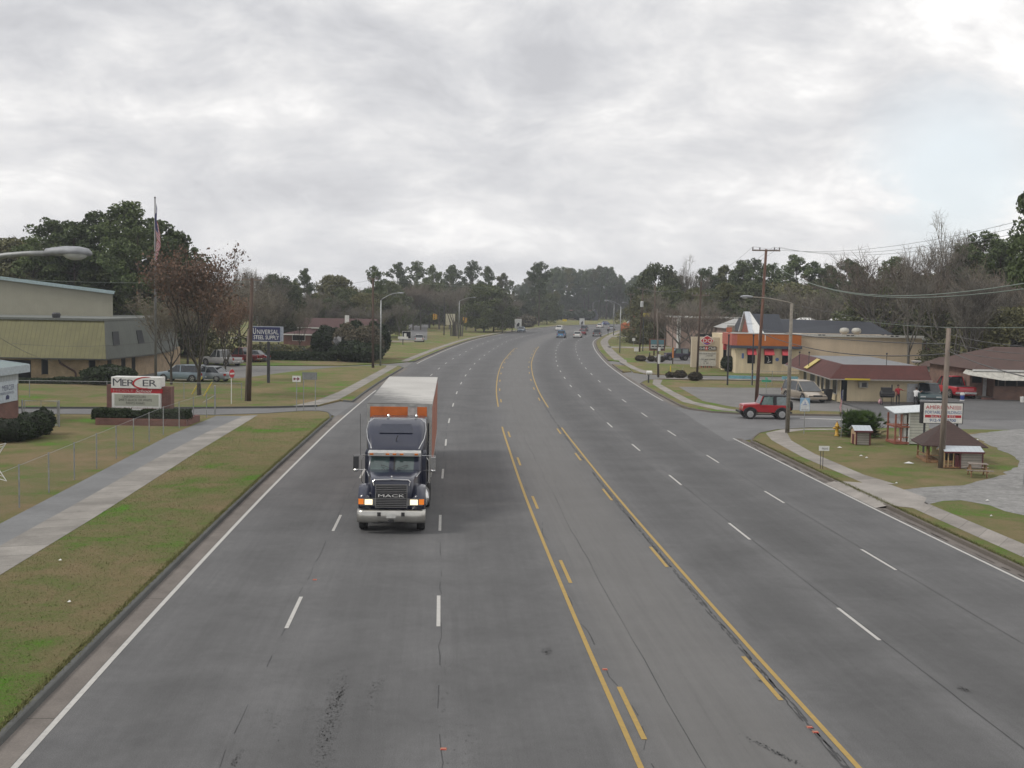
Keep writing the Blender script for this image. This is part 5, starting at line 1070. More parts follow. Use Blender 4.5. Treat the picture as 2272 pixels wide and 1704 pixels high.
_, TP6 = upole('S', 1419, 782, 1427, 637, 'dark pole carrying a pale transformer by the yellow signboard', .17, arms=((.97, .9, 0),), trans=.74)
_, TP7 = upole('S', 1398, 761, 1400, 650, 'thin dark pole left of the pole with the transformer', .16, arms=((.97, .8, 0),))
_, TP8 = upole('S', 1492.6, 810, 1492, 694, 'slim grey pole with an orange collar beside the dark purple off-roader', .10, pm('greyish pole wood', (.12, .10, .085), .9))
_, TP9 = upole('S', 552, 893, 559, 617, 'brown utility pole touching the left edge of the blue sign', .24, arms=((.985, .75, 0),))
_, TPA = upole('S', 827.5, 818, 827.5, 618, 'tall dark pole beside the first left street lamp', .21, arms=((.995, .6, 0),))
_, TPB = upole('S', 545.5, 893, 551, 730, 'pale grey pole hugging the brown utility pole by the blue sign', .12, WOOD_L)
x, y = G('S', 1458, 830); 
for kk, P, lb in (('D', (1333, 990, 1333, 1040), 'white tape'),):
    x, y = G('S', 1460.7, 837); bands = thing('pole_sleeve', 'white sleeve wrapped round the foot of the grey pole by the entrance drive', 'sleeve', (x, y, 0)); part(bands, 'band', WHT, lambda b: b.tube([(0, 0, 1.55), (0, 0, 2.6)], [.178, .175], 10)); part(bands, 'band', WHT, lambda b: b.tube([(0, 0, 3.0), (-.02, 0, 3.4)], [.174, .172], 10))
x, y = G('S', 1492.6, 810); bands = thing('pole_sleeve', 'orange collar on the slim grey pole by the dark purple off-roader', 'sleeve', (x, y, 0)); part(bands, 'band', pm('orange collar', (.45, .16, .04), .6), lambda b: b.tube([(0, 0, 1.0), (0, 0, 2.4)], [.13, .125], 10))
# --- overhead wires
WIRE = pm('cable', (.06, .06, .062), .6); WIREG = pm('verdigris wire', (.16, .20, .17), .6)
def wire(a, b, sag, label, r=.016, mat=WIRE, n=20):
    a, b = Vector(a), Vector(b); P = [a.lerp(b, i/n)+Vector((0, 0, -sag*4*(i/n)*(1-i/n))) for i in range(n+1)]
    o = part(None, 'power_line', mat, lambda m_: m_.tube(P, r, 4)); tag(o, label, 'power line', 'overhead power lines'); return o
def ap(k, x, y, Y): X, Z = AT(k, x, y, Y); return (X, Y, Z)
xl, zl_ = TP1.x-1.15, TP1.z-.02
for i, (u, e) in enumerate((((-1.12), ('E', 2212, 545)), ((.6), ('E', 2212, 590)), ((1.12), ('E', 2212, 640)))):
    wire((TP1.x+u, TP1.y, TP1.z+.2), ap(*e, 58), .9, ('top', 'middle', 'lowest')[i]+' of the three thin high wires climbing right from the tallest brown pole', .011, pm('grey wire', (.2, .21, .21), .6))
    wire((TP1.x+u, TP1.y, TP1.z+.2), (TP3.x+u*.8, TP3.y, TP3.z-.2+.1*i), .5, ('left', 'middle', 'right')[i]+' wire between the tallest brown pole and the pole by the diamond shaped sign', .011)
    wire((TP3.x+u*.8, TP3.y, TP3.z-.2), (TP6.x+u*.6, TP6.y, TP6.z-.3), .7, ('left', 'middle', 'right')[i]+' far wire running on towards the pole with the transformer', .012)
wire(ap('E', 150, 905, 97), ap('E', 2212, 1065, 40), 1.3, 'upper of the two pale green wires sagging across the wood on the right', .02, WIREG)
wire(ap('E', 240, 960, 97), ap('E', 2212, 1110, 40), 1.05, 'lower of the two pale green wires sagging across the wood on the right', .018, WIREG)
wire(ap('E', 60, 1160, 97), ap('E', 1595, 1430, 60), .35, 'wire running from the tallest brown pole down to the top of the short pole', .013)
wire(ap('E', 900, 1370, 95), ap('E', 2212, 1425, 50), .2, 'pale wire passing level just over the short brown pole', .014, WIREG)
wire(ap('E', 60, 1440, 97), ap('E', 1590, 1560, 59.5), .25, 'thick cable crossing the beige wall to the short brown pole', .026)
wire(ap('E', 60, 1470, 97), ap('E', 1585, 1640, 59.5), .75, 'thickest sagging cable crossing over the brown roofed store', .03)
wire(ap('E', 1600, 1480, 59), ap('E', 2212, 1580, 40), .08, 'highest of the cables leaving the short pole for the right edge', .012)
wire(ap('E', 1600, 1545, 59), ap('F', 2212, 165, 40), .1, 'second cable leaving the short pole for the right edge', .012)
wire(ap('E', 1600, 1600, 59), ap('F', 2212, 225, 40), .1, 'third cable leaving the short pole for the right edge', .012)
wire(ap('F', 1590, 140, 59), ap('F', 2212, 350, 40), .1, 'lowest and thickest cable leaving the short pole for the right edge', .022)
wire(ap('A', -60, 795, 95), ap('A', 2060, 822, 95), .3, 'wire running level across the dark pines to the pole by the blue sign', .013, WIREG)
wire(ap('A', 2060, 822, 95), (TPA.x, TPA.y, TPA.z-.1), .6, 'wire from the pole by the blue sign to the tall dark pole', .012)
wire((TPA.x, TPA.y, TPA.z-.1), ap('D', 1250, 315, 300), 1.5, 'long high wire from the tall dark pole across the highway', .013, WIREG)
wire(ap('A', 0, 1290, 70), ap('A', 430, 1480, 104), .2, 'dark service wire dropping in front of the mansard roof', .014)
wire(ap('A', 100, 1335, 88), ap('A', 2040, 1180, 92), .8, 'faint wire crossing the mansard roof towards the blue sign', .010)
wire(ap('E', 0, 1395, 97), (TP4.x, TP4.y, TP4.z-.2), .4, 'wire from the tallest brown pole to the grey pole with white tape', .012)

# --- guy wire guards
def guard(k, x0, y0, x1, y1, label, Y=None, r=.05):
    x, y = G(k, x0, y0); X, Z = AT(k, x1, y1, y); t = thing('guy_guard', label, 'guy wire guard', (x, y, 0), 0, 'yellow guards on guy wires')
    part(t, 'sleeve', YEL, lambda b: b.tube([(0, 0, 0), (X-x, 0, Z)], r, 8)); part(t, 'guy_wire', GALV, lambda b: b.tube([(X-x, 0, Z), ((X-x)*1.6, 0, Z*1.6)], .012, 4))
guard('B', 1565, 360, 1655, 205, 'longer yellow guy wire guard leaning by the trunk of the rusty tree'); guard('B', 1660, 375, 1735, 250, 'shorter yellow guy wire guard right of the rusty tree')
guard('C', 995, 960, 1012, 830, 'yellow guy wire guard standing by the dark shrubs left of the tall dark pole', r=.10)
guard('D', 1430, 1105, 1430, 1000, 'upright yellow guy wire guard between the clipped bushes', r=.06); guard('D', 1493, 1108, 1520, 1045, 'slanting yellow guy wire guard between the clipped bushes', r=.06)

# --- tan warehouse and mansard office
OLV = ribbed('olive standing seam', (.135, .128, .05), 2.4, .03, .6, 0, 0, .12, .12, .68); MGR = ribbed('grey green cladding', (.085, .095, .082), 1.6, .02, .6, 1, 0, .1, .08, .8)
TANW = ribbed('tan sheet wall', (.27, .262, .205), 3.0, .02, .6, 0, 0, .05, .1, .93)
t = thing('warehouse', 'tall tan sheet metal warehouse behind the mansard office', 'building', (-40, 123, 0))
xr, zr = AT('A', 922, 915, 123); x0_, z0_ = AT('A', -10, 795, 123); xr += 40; x0_ += 40; sl_ = (z0_-zr)/(xr-x0_)
xp = x0_-6; zp = zr+sl_*(xr-xp)
part(t, 'wall', TANW, lambda b: (setattr(b, 'T', Matrix(((1, -.37, 0, 0), (0, 1, 0, 0), (0, 0, 1, 0), (0, 0, 0, 1)))), b.prism_y([(xr, 0), (xr, zr-.1), (xp, zp-.1), (xp-22, zr+2-.1), (xp-22, 0)], 0, 20)))
part(t, 'roof', pm('pale blue roof trim', (.28, .36, .38), .5), lambda b: (setattr(b, 'T', Matrix(((1, -.37, 0, 0), (0, 1, 0, 0), (0, 0, 1, 0), (0, 0, 0, 1)))), b.prism_y([(xr+.25, zr-.02), (xr+.25, zr+.12), (xp, zp+.14), (xp, zp-.0)], -.35, 20.3)))
part(t, 'rake_trim', pm('pale blue roof trim', (.28, .36, .38), .5), lambda b: b.prism_y([(xr+.27, zr-.22), (xr+.27, zr+.1), (xp, zp+.12), (xp, zp-.2)], -.40, -.30))
Y0 = 109.0
cxr, _ = AT('A', 866, 1455, Y0); ze = AT('A', 400, 1453, Y0)[1]; zt_ = AT('A', 500, 1145, Y0+1.6)[1]; fxr, _ = AT('A', 1250, 1420, Y0+11); fxt, _ = AT('A', 1230, 1130, Y0+11)
t = thing('office_building', 'tan brick office with a ribbed olive mansard roof and dark slit windows', 'building', (cxr, Y0, 0)); X2 = fxr-cxr; wl = -34
part(t, 'wall', TBRICK, lambda b: b.prism([(wl, .9), (-.9, .9), (X2-.9, 11), (X2-.9, 24), (wl, 24)], 0, ze+.25))
part(t, 'mansard_front', OLV, lambda b: b.hexa([(wl, 0, ze), (0, 0, ze), (0, .4, ze), (wl, .4, ze)], [(wl, 1.75, zt_), (-.75, 1.75, zt_), (-.75, 2.1, zt_), (wl, 2.1, zt_)]))
part(t, 'mansard_side', MGR, lambda b: b.hexa([(0.01, 0.01, ze), (X2, 11, ze), (X2-.4, 11, ze), (-.4, .4, ze)], [(-.74, 1.74, zt_), (X2-.8, 10.8, zt_), (X2-1.2, 10.8, zt_), (-1.1, 2.1, zt_)]))
part(t, 'mansard_side', MGR, lambda b: b.hexa([(X2, 11.01, ze), (X2-1, 24, ze), (X2-1.4, 24, ze), (X2-.4, 11, ze)], [(X2-.8, 10.81, zt_), (X2-1.8, 24, zt_), (X2-2.2, 24, zt_), (X2-1.2, 10.8, zt_)]))
part(t, 'eave_trim', pm('dark eave', (.06, .06, .05), .6), lambda b: b.prism([(wl, -.06), (.02, -.06), (X2+.05, 11), (X2-1.1, 24), (wl, 24)], ze-.14, ze-.004))
part(t, 'roof', pm('roof deck', (.13, .14, .13), .8), lambda b: b.prism([(wl, 1.6), (-.7, 1.6), (X2-.75, 10.8), (X2-1.75, 24), (wl, 24)], zt_+.003, zt_+.22))
for sx in (-13.2, -5.6): part(t, 'roof_vent', DKM, lambda b: b.lathe([(.35, 0), (.38, .1), (.42, .35), (.3, .5)], 10, 0, (sx, 2.4, zt_+.22)))
for a_, b_2 in ((345, 393), (732, 780)):
    xa = AT('A', a_, 1500, Y0+.9)[0]-cxr; xb = AT('A', b_2, 1500, Y0+.9)[0]-cxr; fr = bx(t, 'window', DARKG, xa, xb, .86, .897, .6, ze-.2); bx(fr, 'frame', DKM, xa-.05, xa+.03, .84, .86, .55, ze-.18)
xa = AT('A', 30, 1500, Y0+.9)[0]-cxr; bx(t, 'door', DARKG, xa, xa+2.6, .86, .897, .1, ze-.3)
for f0, f1 in ((.16, .24), (.46, .55), (.70, .78)):
    pa, pb = Vector((-.9, .9, 0)), Vector((X2-.9, 11, 0)); a_ = pa.lerp(pb, f0)+Vector((.03, 0, 0)); b_2 = pa.lerp(pb, f1)+Vector((.03, 0, 0))
    part(t, 'window', DARKG, lambda b: b.hexa([(a_.x, a_.y, .5), (b_2.x, b_2.y, .5), (b_2.x-.1, b_2.y, .5), (a_.x-.1, a_.y, .5)], [(a_.x, a_.y, ze-.15), (b_2.x, b_2.y, ze-.15), (b_2.x-.1, b_2.y, ze-.15), (a_.x-.1, a_.y, ze-.15)]))
for f0, f1 in ((.16, .30), (.72, .86)):   # windows cut in the side mansard
    def P_(f, g): q = Vector((0, 0, ze)).lerp(Vector((X2, 11, ze)), f); u = Vector((-.74, 1.74, zt_)).lerp(Vector((X2-.8, 10.8, zt_)), f); return q.lerp(u, g)
    o_ = Vector((.06, -.03, .02)); Q = [P_(f0, .33)+o_, P_(f1, .33)+o_, P_(f1, .70)+o_, P_(f0, .70)+o_]
    w_ = part(t, 'window', DARKG, lambda b: b.hexa([Q[0], Q[1], Q[1]-o_*2, Q[0]-o_*2], [Q[3], Q[2], Q[2]-o_*2, Q[3]-o_*2])); part(w_, 'sill', DKM, lambda b: b.tube([Q[0]+o_, Q[1]+o_], .025, 4))
dp = [AT('A', *p, Y0+.82) for p in ((482, 1462), (490, 1495), (608, 1560), (620, 1580), (620, 1650))]; part(t, 'downpipe', pm('brown pipe', (.07, .035, .03), .6), lambda b: b.tube([(p[0]-cxr, .80, p[1]) for p in dp], .09, 6))

# --- brick school corner at the left edge
Y1 = 74.2; sx_ = -31.85; t = thing('school_building', 'dark red brick building with a blue grey metal roof cut by the left edge', 'building', (sx_, Y1, 0)); ez = 3.13
part(t, 'wall', RBRICK, lambda b: b.box(-20, 0, -30, 0, 0, 2.45)); VS = ribbed('white fluted siding', (.36, .39, .40), 4.5, .03, .6, 1, 0, .08, .3, .6)
part(t, 'siding', VS, lambda b: b.box(-20.01, .012, -30, .012, 2.45, ez+.1)); ex = .2
part(t, 'roof', pm('blue grey metal roof', (.17, .23, .23), .45, .2, .12), lambda b: b.hexa([(-20, -31, ez+.30), (ex-.01, -31, ez+.30), (ex-.01, 1.2, ez+.30), (-20, 1.2, ez+.30)], [(-20, -31, ez+2.9), (ex-.02, -31, ez+.50), (ex-.02, 1.2, ez+.50), (-20, 1.2, ez+2.9)]))
part(t, 'fascia', pm('pale fascia', (.36, .41, .45), .5), lambda b: [b.box(ex, ex+.06, -31, 1.25, ez, ez+.5), b.prism_y([(-20, ez+2.55), (ex-.001, ez+.05), (ex-.001, ez+.53), (-20, ez+2.98)], 1.201, 1.25)]); bx(t, 'soffit', pm('soffit grey', (.25, .27, .28), .7), -19.9, ex-.01, -30.9, 1.19, ez+.0, ez+.09)
zt0, zb0 = 2.72, 1.40; tq = thing('banner_board', 'white notice board fixed to the dark red brick wall', 'sign', (sx_+.02, Y1-.35, 0), R_(90))
bx(tq, 'board', pm('board white', (.42, .47, .52), .6), -6.2, 0, -.08, -.02, zb0, zt0); text('MERCER', 1.75, .33, -1.35, zt0-.40, -.082, NAVYP, tq, bold=.02); text('MIDDLE SCHOOL', 2.0, .15, -1.5, zt0-.74, -.082, NAVYP, tq)
part(tq, 'emblem', NAVYP, lambda b: b.prism_y([(-1.75, zb0+.18), (-1.25, zb0+.18), (-1.2, zb0+.34), (-1.42, zb0+.48), (-1.7, zb0+.42)], -.09, -.082))

# --- clipped bushes and hedges
def bush_at(x, y, R, H, label, group=None, mat=BUSHM, box=None, name='clipped_bush', cat='bush', n=1500, card=.07, rz=0, seed=None):
    t = thing(name, label, cat, (x, y, .1), rz, group)
    o = bpy.data.objects.new('foliage', bush(seed or random.randint(0, 9999), R, H, mat, n, card, box)); COL.objects.link(o); o.parent = t
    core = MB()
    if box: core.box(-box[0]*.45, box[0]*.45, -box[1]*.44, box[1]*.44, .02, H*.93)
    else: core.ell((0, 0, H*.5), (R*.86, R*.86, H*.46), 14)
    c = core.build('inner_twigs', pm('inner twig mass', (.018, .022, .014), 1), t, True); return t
for ox, oy, R, H, lb in (('B', (328, 712), .75, 1.5, 'tall rounded bush at the corner of the red brick building'), ('B', (225, 735), .95, 1.45, 'second rounded bush from the corner of the red brick building'), ('B', (140, 760), .75, 1.1, 'third rounded bush along the red brick building'), ('B', (45, 765), .95, 1.3, 'rounded bush cut by the left edge below the notice board')):
    pass
for (px_, py_), R, H, lb in (((328, 700), .72, 1.55, 'tall rounded bush at the corner of the red brick building'), ((232, 735), 1.0, 1.5, 'second rounded bush from the corner of the red brick building'), ((142, 755), .8, 1.15, 'third rounded bush along the red brick building'), ((40, 762), 1.05, 1.3, 'rounded bush cut by the left edge below the notice board')):
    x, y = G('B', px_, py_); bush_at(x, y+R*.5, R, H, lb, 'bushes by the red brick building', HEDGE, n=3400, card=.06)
Y = 105
for (xa_, xb_), (yt, yb), lb in (((130, 458), (232, 335), 'long clipped hedge in front of the mansard office windows'), ((462, 690), (218, 325), 'rounded hedge end below the downpipe of the mansard office')):
    a_ = AT('B', xa_, 280, Y)[0]; b_2 = AT('B', xb_, 280, Y)[0]; h = AT('B', 300, yt, Y)[1]
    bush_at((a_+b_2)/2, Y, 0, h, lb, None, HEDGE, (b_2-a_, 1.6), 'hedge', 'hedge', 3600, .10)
x, y = G('B', 845, 285); bush_at(x, y+1.5, 2.4, AT('B', 845, 130, y)[1], 'spreading dark evergreen shrub at the corner of the mansard office', None, HEDGE, n=6200, card=.13, name='evergreen_shrub', cat='shrub')

# --- planter sign of the school
Yp = 73.6; x0p = AT('B', 885, 300, Yp)[0]; x1p = AT('B', 1410, 300, Yp)[0]; W_ = x1p-x0p; zc = lambda y: AT('B', 1150, y, Yp)[1]
t = thing('school_sign', 'white school sign between two brick pillars above a hedged brick planter', 'sign', ((x0p+x1p)/2, Yp, ZL), R_(-1)); s_ = W_/2; zo = -ZL
bx(t, 'brick_pillar', RBRICK, -s_, -s_+.62, -.3, .4, 0, zc(275)+zo); bx(t, 'brick_pillar', RBRICK, s_-.72, s_, -.3, .4, 0, zc(283)+zo)
u = lambda px: (px-1147.5)/525*W_
bx(t, 'header_box', WHT, u(933), u(1335), -.55, .45, zc(297)+zo, zc(205)+zo, bevel=.02)
bx(t, 'red_band', REDP, u(925), u(1345), -.45, .35, zc(335)+zo, zc(298)+zo)
bx(t, 'message_box', WHT, u(935), u(1335), -.50, .40, zc(475)+zo, zc(337)+zo, bevel=.02)
bx(t, 'message_board', pm('message board', (.36, .37, .31), .3, spec=.6, var=.05), u(958), u(1318), -.508, -.50, zc(440)+zo, zc(345)+zo)
bx(t, 'support', pm('grey support', (.3, .31, .31), .6), u(1040), u(1165), -.2, .2, .1, zc(475)+zo)
CH = pm('sign charcoal', (.05, .05, .065), .5)
zl1 = zc(252)+zo
for ch, a_, b_2, y0_, y1_ in (('M', 948, 1020, 218, 278), ('E', 1024, 1062, 226, 278), ('R', 1066, 1128, 226, 278), ('E', 1192, 1240, 226, 278), ('R', 1246, 1306, 226, 278)):
    text(ch, u(b_2)-u(a_), zc(y0_)-zc(y1_), u((a_+b_2)/2), zc((y0_+y1_)/2)+zo, -.552, CH, t)
def swoosh(b):
    cx0, cz0, R1, R2 = u(1215), zc(250)+zo, u(1220)-u(1120), (zc(205)-zc(297))*.50; N = 26
    for i in range(N):
        a0, a1 = R_(75+i*215/N), R_(75+(i+1)*215/N); w0 = .012+.05*math.sin(math.pi*i/N); w1 = .012+.05*math.sin(math.pi*(i+1)/N)
        f = lambda a, w: (cx0+(R1+w)*math.cos(a)+.12*math.sin(a), -.556, cz0+(R2+w)*math.sin(a))
        b.poly([f(a0, -w0), f(a0, w0), f(a1, w1), f(a1, -w1)])
part(t, 'swoosh', REDP, swoosh)
text('MIDDLE', u(1110)-u(945), .14, u(1028), zc(317)+zo, -.452, pm('pale red lettering', (.5, .28, .28), .5), t); text('School', u(1262)-u(1128), .20, u(1195), zc(318)+zo, -.452, WHT, t, shear=.3, bold=.01)
for k_, (s__, w__) in enumerate((('UNIFORM COLORS', 190), ('SHIRTS BLACK OR WHITE', 272), ('PANTS KHAKI', 150))): text(s__, u(1000+w__)-u(1000), .155, u((1120, 1128, 1128)[k_]), zc(365+26*k_)+zo, -.510, BLKT, t, bold=.035)
text('School Wide Enrichment Academy', u(1312)-u(955), .115, u(1134), zc(457)+zo, -.503, pm('maroon lettering', (.2, .04, .05), .5), t, bold=.01)
px0 = AT('B', 780, 560, 71.9)[0]; px1 = AT('B', 1522, 560, 71.9)[0]
tp = thing('brick_planter', 'low brick planter wall round the foot of the school sign', 'planter', ((px0+px1)/2, 73.0, ZL)); hw2 = (px1-px0)/2
part(tp, 'wall', RBRICK, lambda b: [b.box(-hw2, hw2, -1.1, -.9, 0, .42), b.box(-hw2, hw2, 1.9, 2.1, 0, .42), b.box(-hw2, -hw2+.2, -.9, 1.9, 0, .42), b.box(hw2-.2, hw2, -.9, 1.9, 0, .42)])
part(tp, 'soil', pm('mulch', (.10, .045, .03), .95, var=.4, scale=14), lambda b: b.box(-hw2+.2, hw2-.2, -.9, 1.9, 0, .34))
for a_, b_2, lb in ((765, 1042, 'left clipped box hedge in the brick planter under the school sign'), (1165, 1532, 'right clipped box hedge in the brick planter under the school sign')):
    xa = AT('B', a_, 520, 72.4)[0]; xb = AT('B', b_2, 520, 72.4)[0]; h = AT('B', 900, 472, 72.4)[1]
    o = bush_at((xa+xb)/2, 72.75, 0, h-.45, lb, None, HEDGE, (xb-xa, 1.2), 'hedge', 'hedge', 5200, .07); o.location.z = .45
x = AT('B', 1095, 540, 72.4)[0]; o = bush_at(x, 72.6, .55, .55, 'low loose shrub between the two box hedges of the planter', None, HEDGE, n=900); o.location.z = .45

# --- chain link fences
def linkmat(name='chain link', cell=.06, wr=.035, col=(.22, .22, .21), axis=1):
    m, t, b = new_mat(name+str(axis)); v = objco(t); s = nn(t, 'ShaderNodeSeparateXYZ'); t.links.new(v, s.inputs[0]); h = s.outputs[axis]
    k = None
    for sg in (1, -1):
        f = mth(t, 'FRACT', mth(t, 'DIVIDE', mth(t, 'ADD', h, mth(t, 'MULTIPLY', s.outputs[2], sg)), cell)); q = mth(t, 'LESS_THAN', f, wr); k = q if k is None else mth(t, 'MAXIMUM', k, q)
    b.inputs['Base Color'].default_value = (*col, 1); b.inputs['Roughness'].default_value = .5; t.links.new(k, b.inputs['Alpha']); return m
LINKY, LINKX = linkmat(axis=1), linkmat(axis=0)
def fence(name, label, posts, H, axis=1, toprail=True, r=.03, topo=None):
    o0 = posts[0]; t = thing(name, label, 'fence', (o0[0], o0[1], ZL))
    for p in posts: part(t, 'post', GALV, lambda b: b.tube([(p[0]-o0[0], p[1]-o0[1], 0), (p[0]-o0[0], p[1]-o0[1], H+.05)], r, 7))
    def mesh_(b):
        for a_, c_ in zip(posts[:-1], posts[1:]): b.poly([(a_[0]-o0[0], a_[1]-o0[1], .02), (c_[0]-o0[0], c_[1]-o0[1], .02), (c_[0]-o0[0], c_[1]-o0[1], H), (a_[0]-o0[0], a_[1]-o0[1], H)])
    part(t, 'wire_mesh', LINKY if axis else LINKX, mesh_)
    if toprail: part(t, 'top_rail', GALV, lambda b: b.tube([(p[0]-o0[0], p[1]-o0[1], H) for p in posts], .009 if H > 1.55 else .018, 4))
    return t
pp = [(-18.05, 38.2)]+[G('B', *p, ZL) for p in ((70, 1355), (308, 1210), (512, 1140), (687, 1045), (850, 970), (998, 900), (1140, 835), (1262, 775), (1375, 718), (1482, 665), (1580, 625))]+[G('B', 1742, 545, ZL)]
ys = [40+3.42*i for i in range(12)]; P2 = [(float(np.interp(y_, [p[1] for p in swO], [p[0] for p in swO]))-.42, y_) for y_ in [22+4.4*0, 27, 32, 36.6]+ys]
fence('chain_link_fence', 'long chain link fence with thin grey posts beside the asphalt path', P2, 1.62)
t = thing('fence_post', 'thick terminal post at the far end of the chain link fence', 'post', (P2[-1][0]+.05, P2[-1][1]+2.0, ZL)); part(t, 'post', GALV, lambda b: b.tube([(0, 0, 0), (0, 0, 1.95)], .055, 8)); part(t, 'cap', GALV, lambda b: b.ell((0, 0, 1.97), (.06, .06, .05), 8)); part(t, 'brace', GALV, lambda b: b.tube([(0, 0, 1.35), (-.3, -2, 1.0)], .022, 5))
P3 = [(-62, 89.5), (-56, 89.8), (-50, 90), (-44, 90.3), (-38, 90.6), (-32, 90.9), (-26, 91.2), (-21.5, 91.5)]
fence('chain_link_fence', 'low chain link fence along the far side of the left side street', P3, 1.3, 0)
gx, gy = AT('B', 205, 620, 70.5)[0], 70.5; gx2 = AT('B', 470, 620, 70.5)[0]
t = thing('chain_link_gate', 'grey chain link gate beside the corner of the red brick building', 'gate', (gx, gy, ZL), R_(0)); gw = gx2-gx; gh = AT('B', 400, 405, gy)[1]-ZL
part(t, 'frame', GALV, lambda b: [b.tube([(0, 0, .1), (0, 0, gh), (gw, 0, gh), (gw, 0, .1), (0, 0, .1)], .035, 6), b.tube([(gw/2, 0, .1), (gw/2, 0, gh)], .02, 5)]); part(t, 'post', GALV, lambda b: b.tube([(gw+.1, 0, 0), (gw+.1, 0, gh+.05)], .06, 8)); part(t, 'post', GALV, lambda b: b.tube([(-.15, 0, 0), (-.15, 0, gh+.05)], .06, 8)); part(t, 'wire_mesh', LINKX, lambda b: b.poly([(0, 0, .1), (gw, 0, .1), (gw, 0, gh), (0, 0, gh)]))
# white wire star on the near street lamp
t = thing('star_decoration', 'white wire star decoration poking in at the left edge', 'star decoration', (-9.22, 19.9, 5.32))
tips = [(.56*math.cos(R_(90+36*i+18))*(1 if i % 2 == 0 else .42), 0, .56*math.sin(R_(90+36*i+18))*(1 if i % 2 == 0 else .42)) for i in range(10)]
part(t, 'wire_frame', WHT, lambda b: [b.tube(tips+[tips[0]], .012, 5)]+[b.tube([(p[0]*.8, .08, p[2]*.8) for p in tips+[tips[0]]], .009, 4)]+[b.tube([tips[i], (tips[i][0]*.8, .08, tips[i][2]*.8)], .008, 4) for i in range(10)]); part(t, 'bracket', GALV, lambda b: b.tube([(-1.45, .1, 0), (-.2, .02, 0)], .015, 4))

# --- tall flagpole and flag on the left, far flagpole
def flag(name, label, x, y, z, hoist, fly, wind=.1, seed=1, cat='flag', tilt=0, sgn=1):
    rd_ = random.Random(seed); nu, nv = 30, 26; mb_ = MB(); ids = {}
    for i in range(nu+1):
        for j in range(nv+1):
            u_, v_ = i/nu, j/nv; f = u_*fly; fold = math.sin(u_*9+v_*1.5+seed)*.09*hoist*min(1, u_*4)+math.sin(u_*23+seed*2)*.03*hoist*min(1, u_*4)
            xx = sgn*(.02+.13*hoist*math.sin(min(1, u_*2.2)*math.pi*.5)*wind*5+fold*.6)+v_*.03*sgn; zz = -v_*hoist-f*(1-wind*.35)+.08*u_*(v_)*fly; yy = fold*1.1+.05*math.sin(u_*14)
            ids[i, j] = mb_.v((xx, yy, zz))
    for i in range(nu):
        for j in range(nv): mb_.f((ids[i, j], ids[i+1, j], ids[i+1, j+1], ids[i, j+1]), 2 if (i < nu*.4 and j < nv*.54) else (0 if (j//2) % 2 == 0 else 1))
    o = mb_.build(name, [pm('flag red', (.30, .02, .04), .8), pm('flag white', (.50, .48, .48), .8), pm('flag blue', (.035, .04, .12), .8, var=.5, scale=9)], None, True); o.location = (x, y, z); tag(o, label, cat); return o
xf, _ = AT('S', 345, 700, 103); zf = AT('S', 346, 443, 103)[1]
t = thing('flagpole', 'tall grey flagpole beside the grey end of the mansard office', 'flagpole', (xf, 103, .1)); part(t, 'pole', pm('flagpole grey', (.16, .16, .165), .5, .3), lambda b: b.tube([(0, 0, 0), (0, 0, zf)], [.13, .055], 10), True); part(t, 'finial', pm('flagpole grey', (.16, .16, .165), .5), lambda b: b.ell((0, 0, zf+.08), (.09, .09, .09), 10))
flag('flag', 'large striped flag hanging limp high on the tall left flagpole', xf+.08, 103, zf-.3, 2.1, 4.1, .10, 2)
xg, yg = G('S', 1177, 712); zg = AT('S', 1177, 655, yg)[1]; t = thing('flagpole', 'far white flagpole left of the fourth street lamp', 'flagpole', (xg, yg, .1)); part(t, 'pole', WHT, lambda b: b.tube([(0, 0, 0), (0, 0, zg)], [.12, .07], 8)); part(t, 'finial', WHT, lambda b: b.ell((0, 0, zg+.1), (.14, .14, .14), 8))
flag('flag', 'small red and white flag drooping on the far white flagpole', xg-.1, yg, zg-.4, 1.6, 2.2, .15, 4, sgn=-1)

# --- blue steel supply sign
x, y = G('C', 205, 1150); za = AT('C', 200, 680, y)[1]; zb = AT('C', 200, 800, y)[1]; xa = AT('C', 72, 740, y)[0]-x; xb = AT('C', 322, 740, y)[0]-x
t = thing('business_sign', 'dark blue steel supply sign with white capitals on a single pole', 'sign', (x, y, 0)); part(t, 'pole', DKM, lambda b: b.tube([(0, 0, 0), (0, 0, zb)], .15, 10)); bx(t, 'cabinet', pm('sign cabinet grey', (.30, .33, .40), .5), xa, xb, -.15, .35, zb, za); bx(t, 'face', NAVYP, xa+.04, xb-.22, -.162, -.15, zb+.04, za-.06)
cxm = (xa+xb)/2-.09; text('U', .27, .58, xa+.26, za-.45, -.164, WHT, t, bold=.03); text('NIVERSAL', (xb-xa)-.86, .44, cxm+.16, za-.52, -.164, WHT, t, bold=.03); text('STEEL SUPPLY', (xb-xa)-.5, .38, cxm+.02, zb+.36, -.164, WHT, t, bold=.035)
bx(t, 'lower_trim', WHT, xa+.04, xb-.25, -.14, .3, zb-.06, zb-.01)
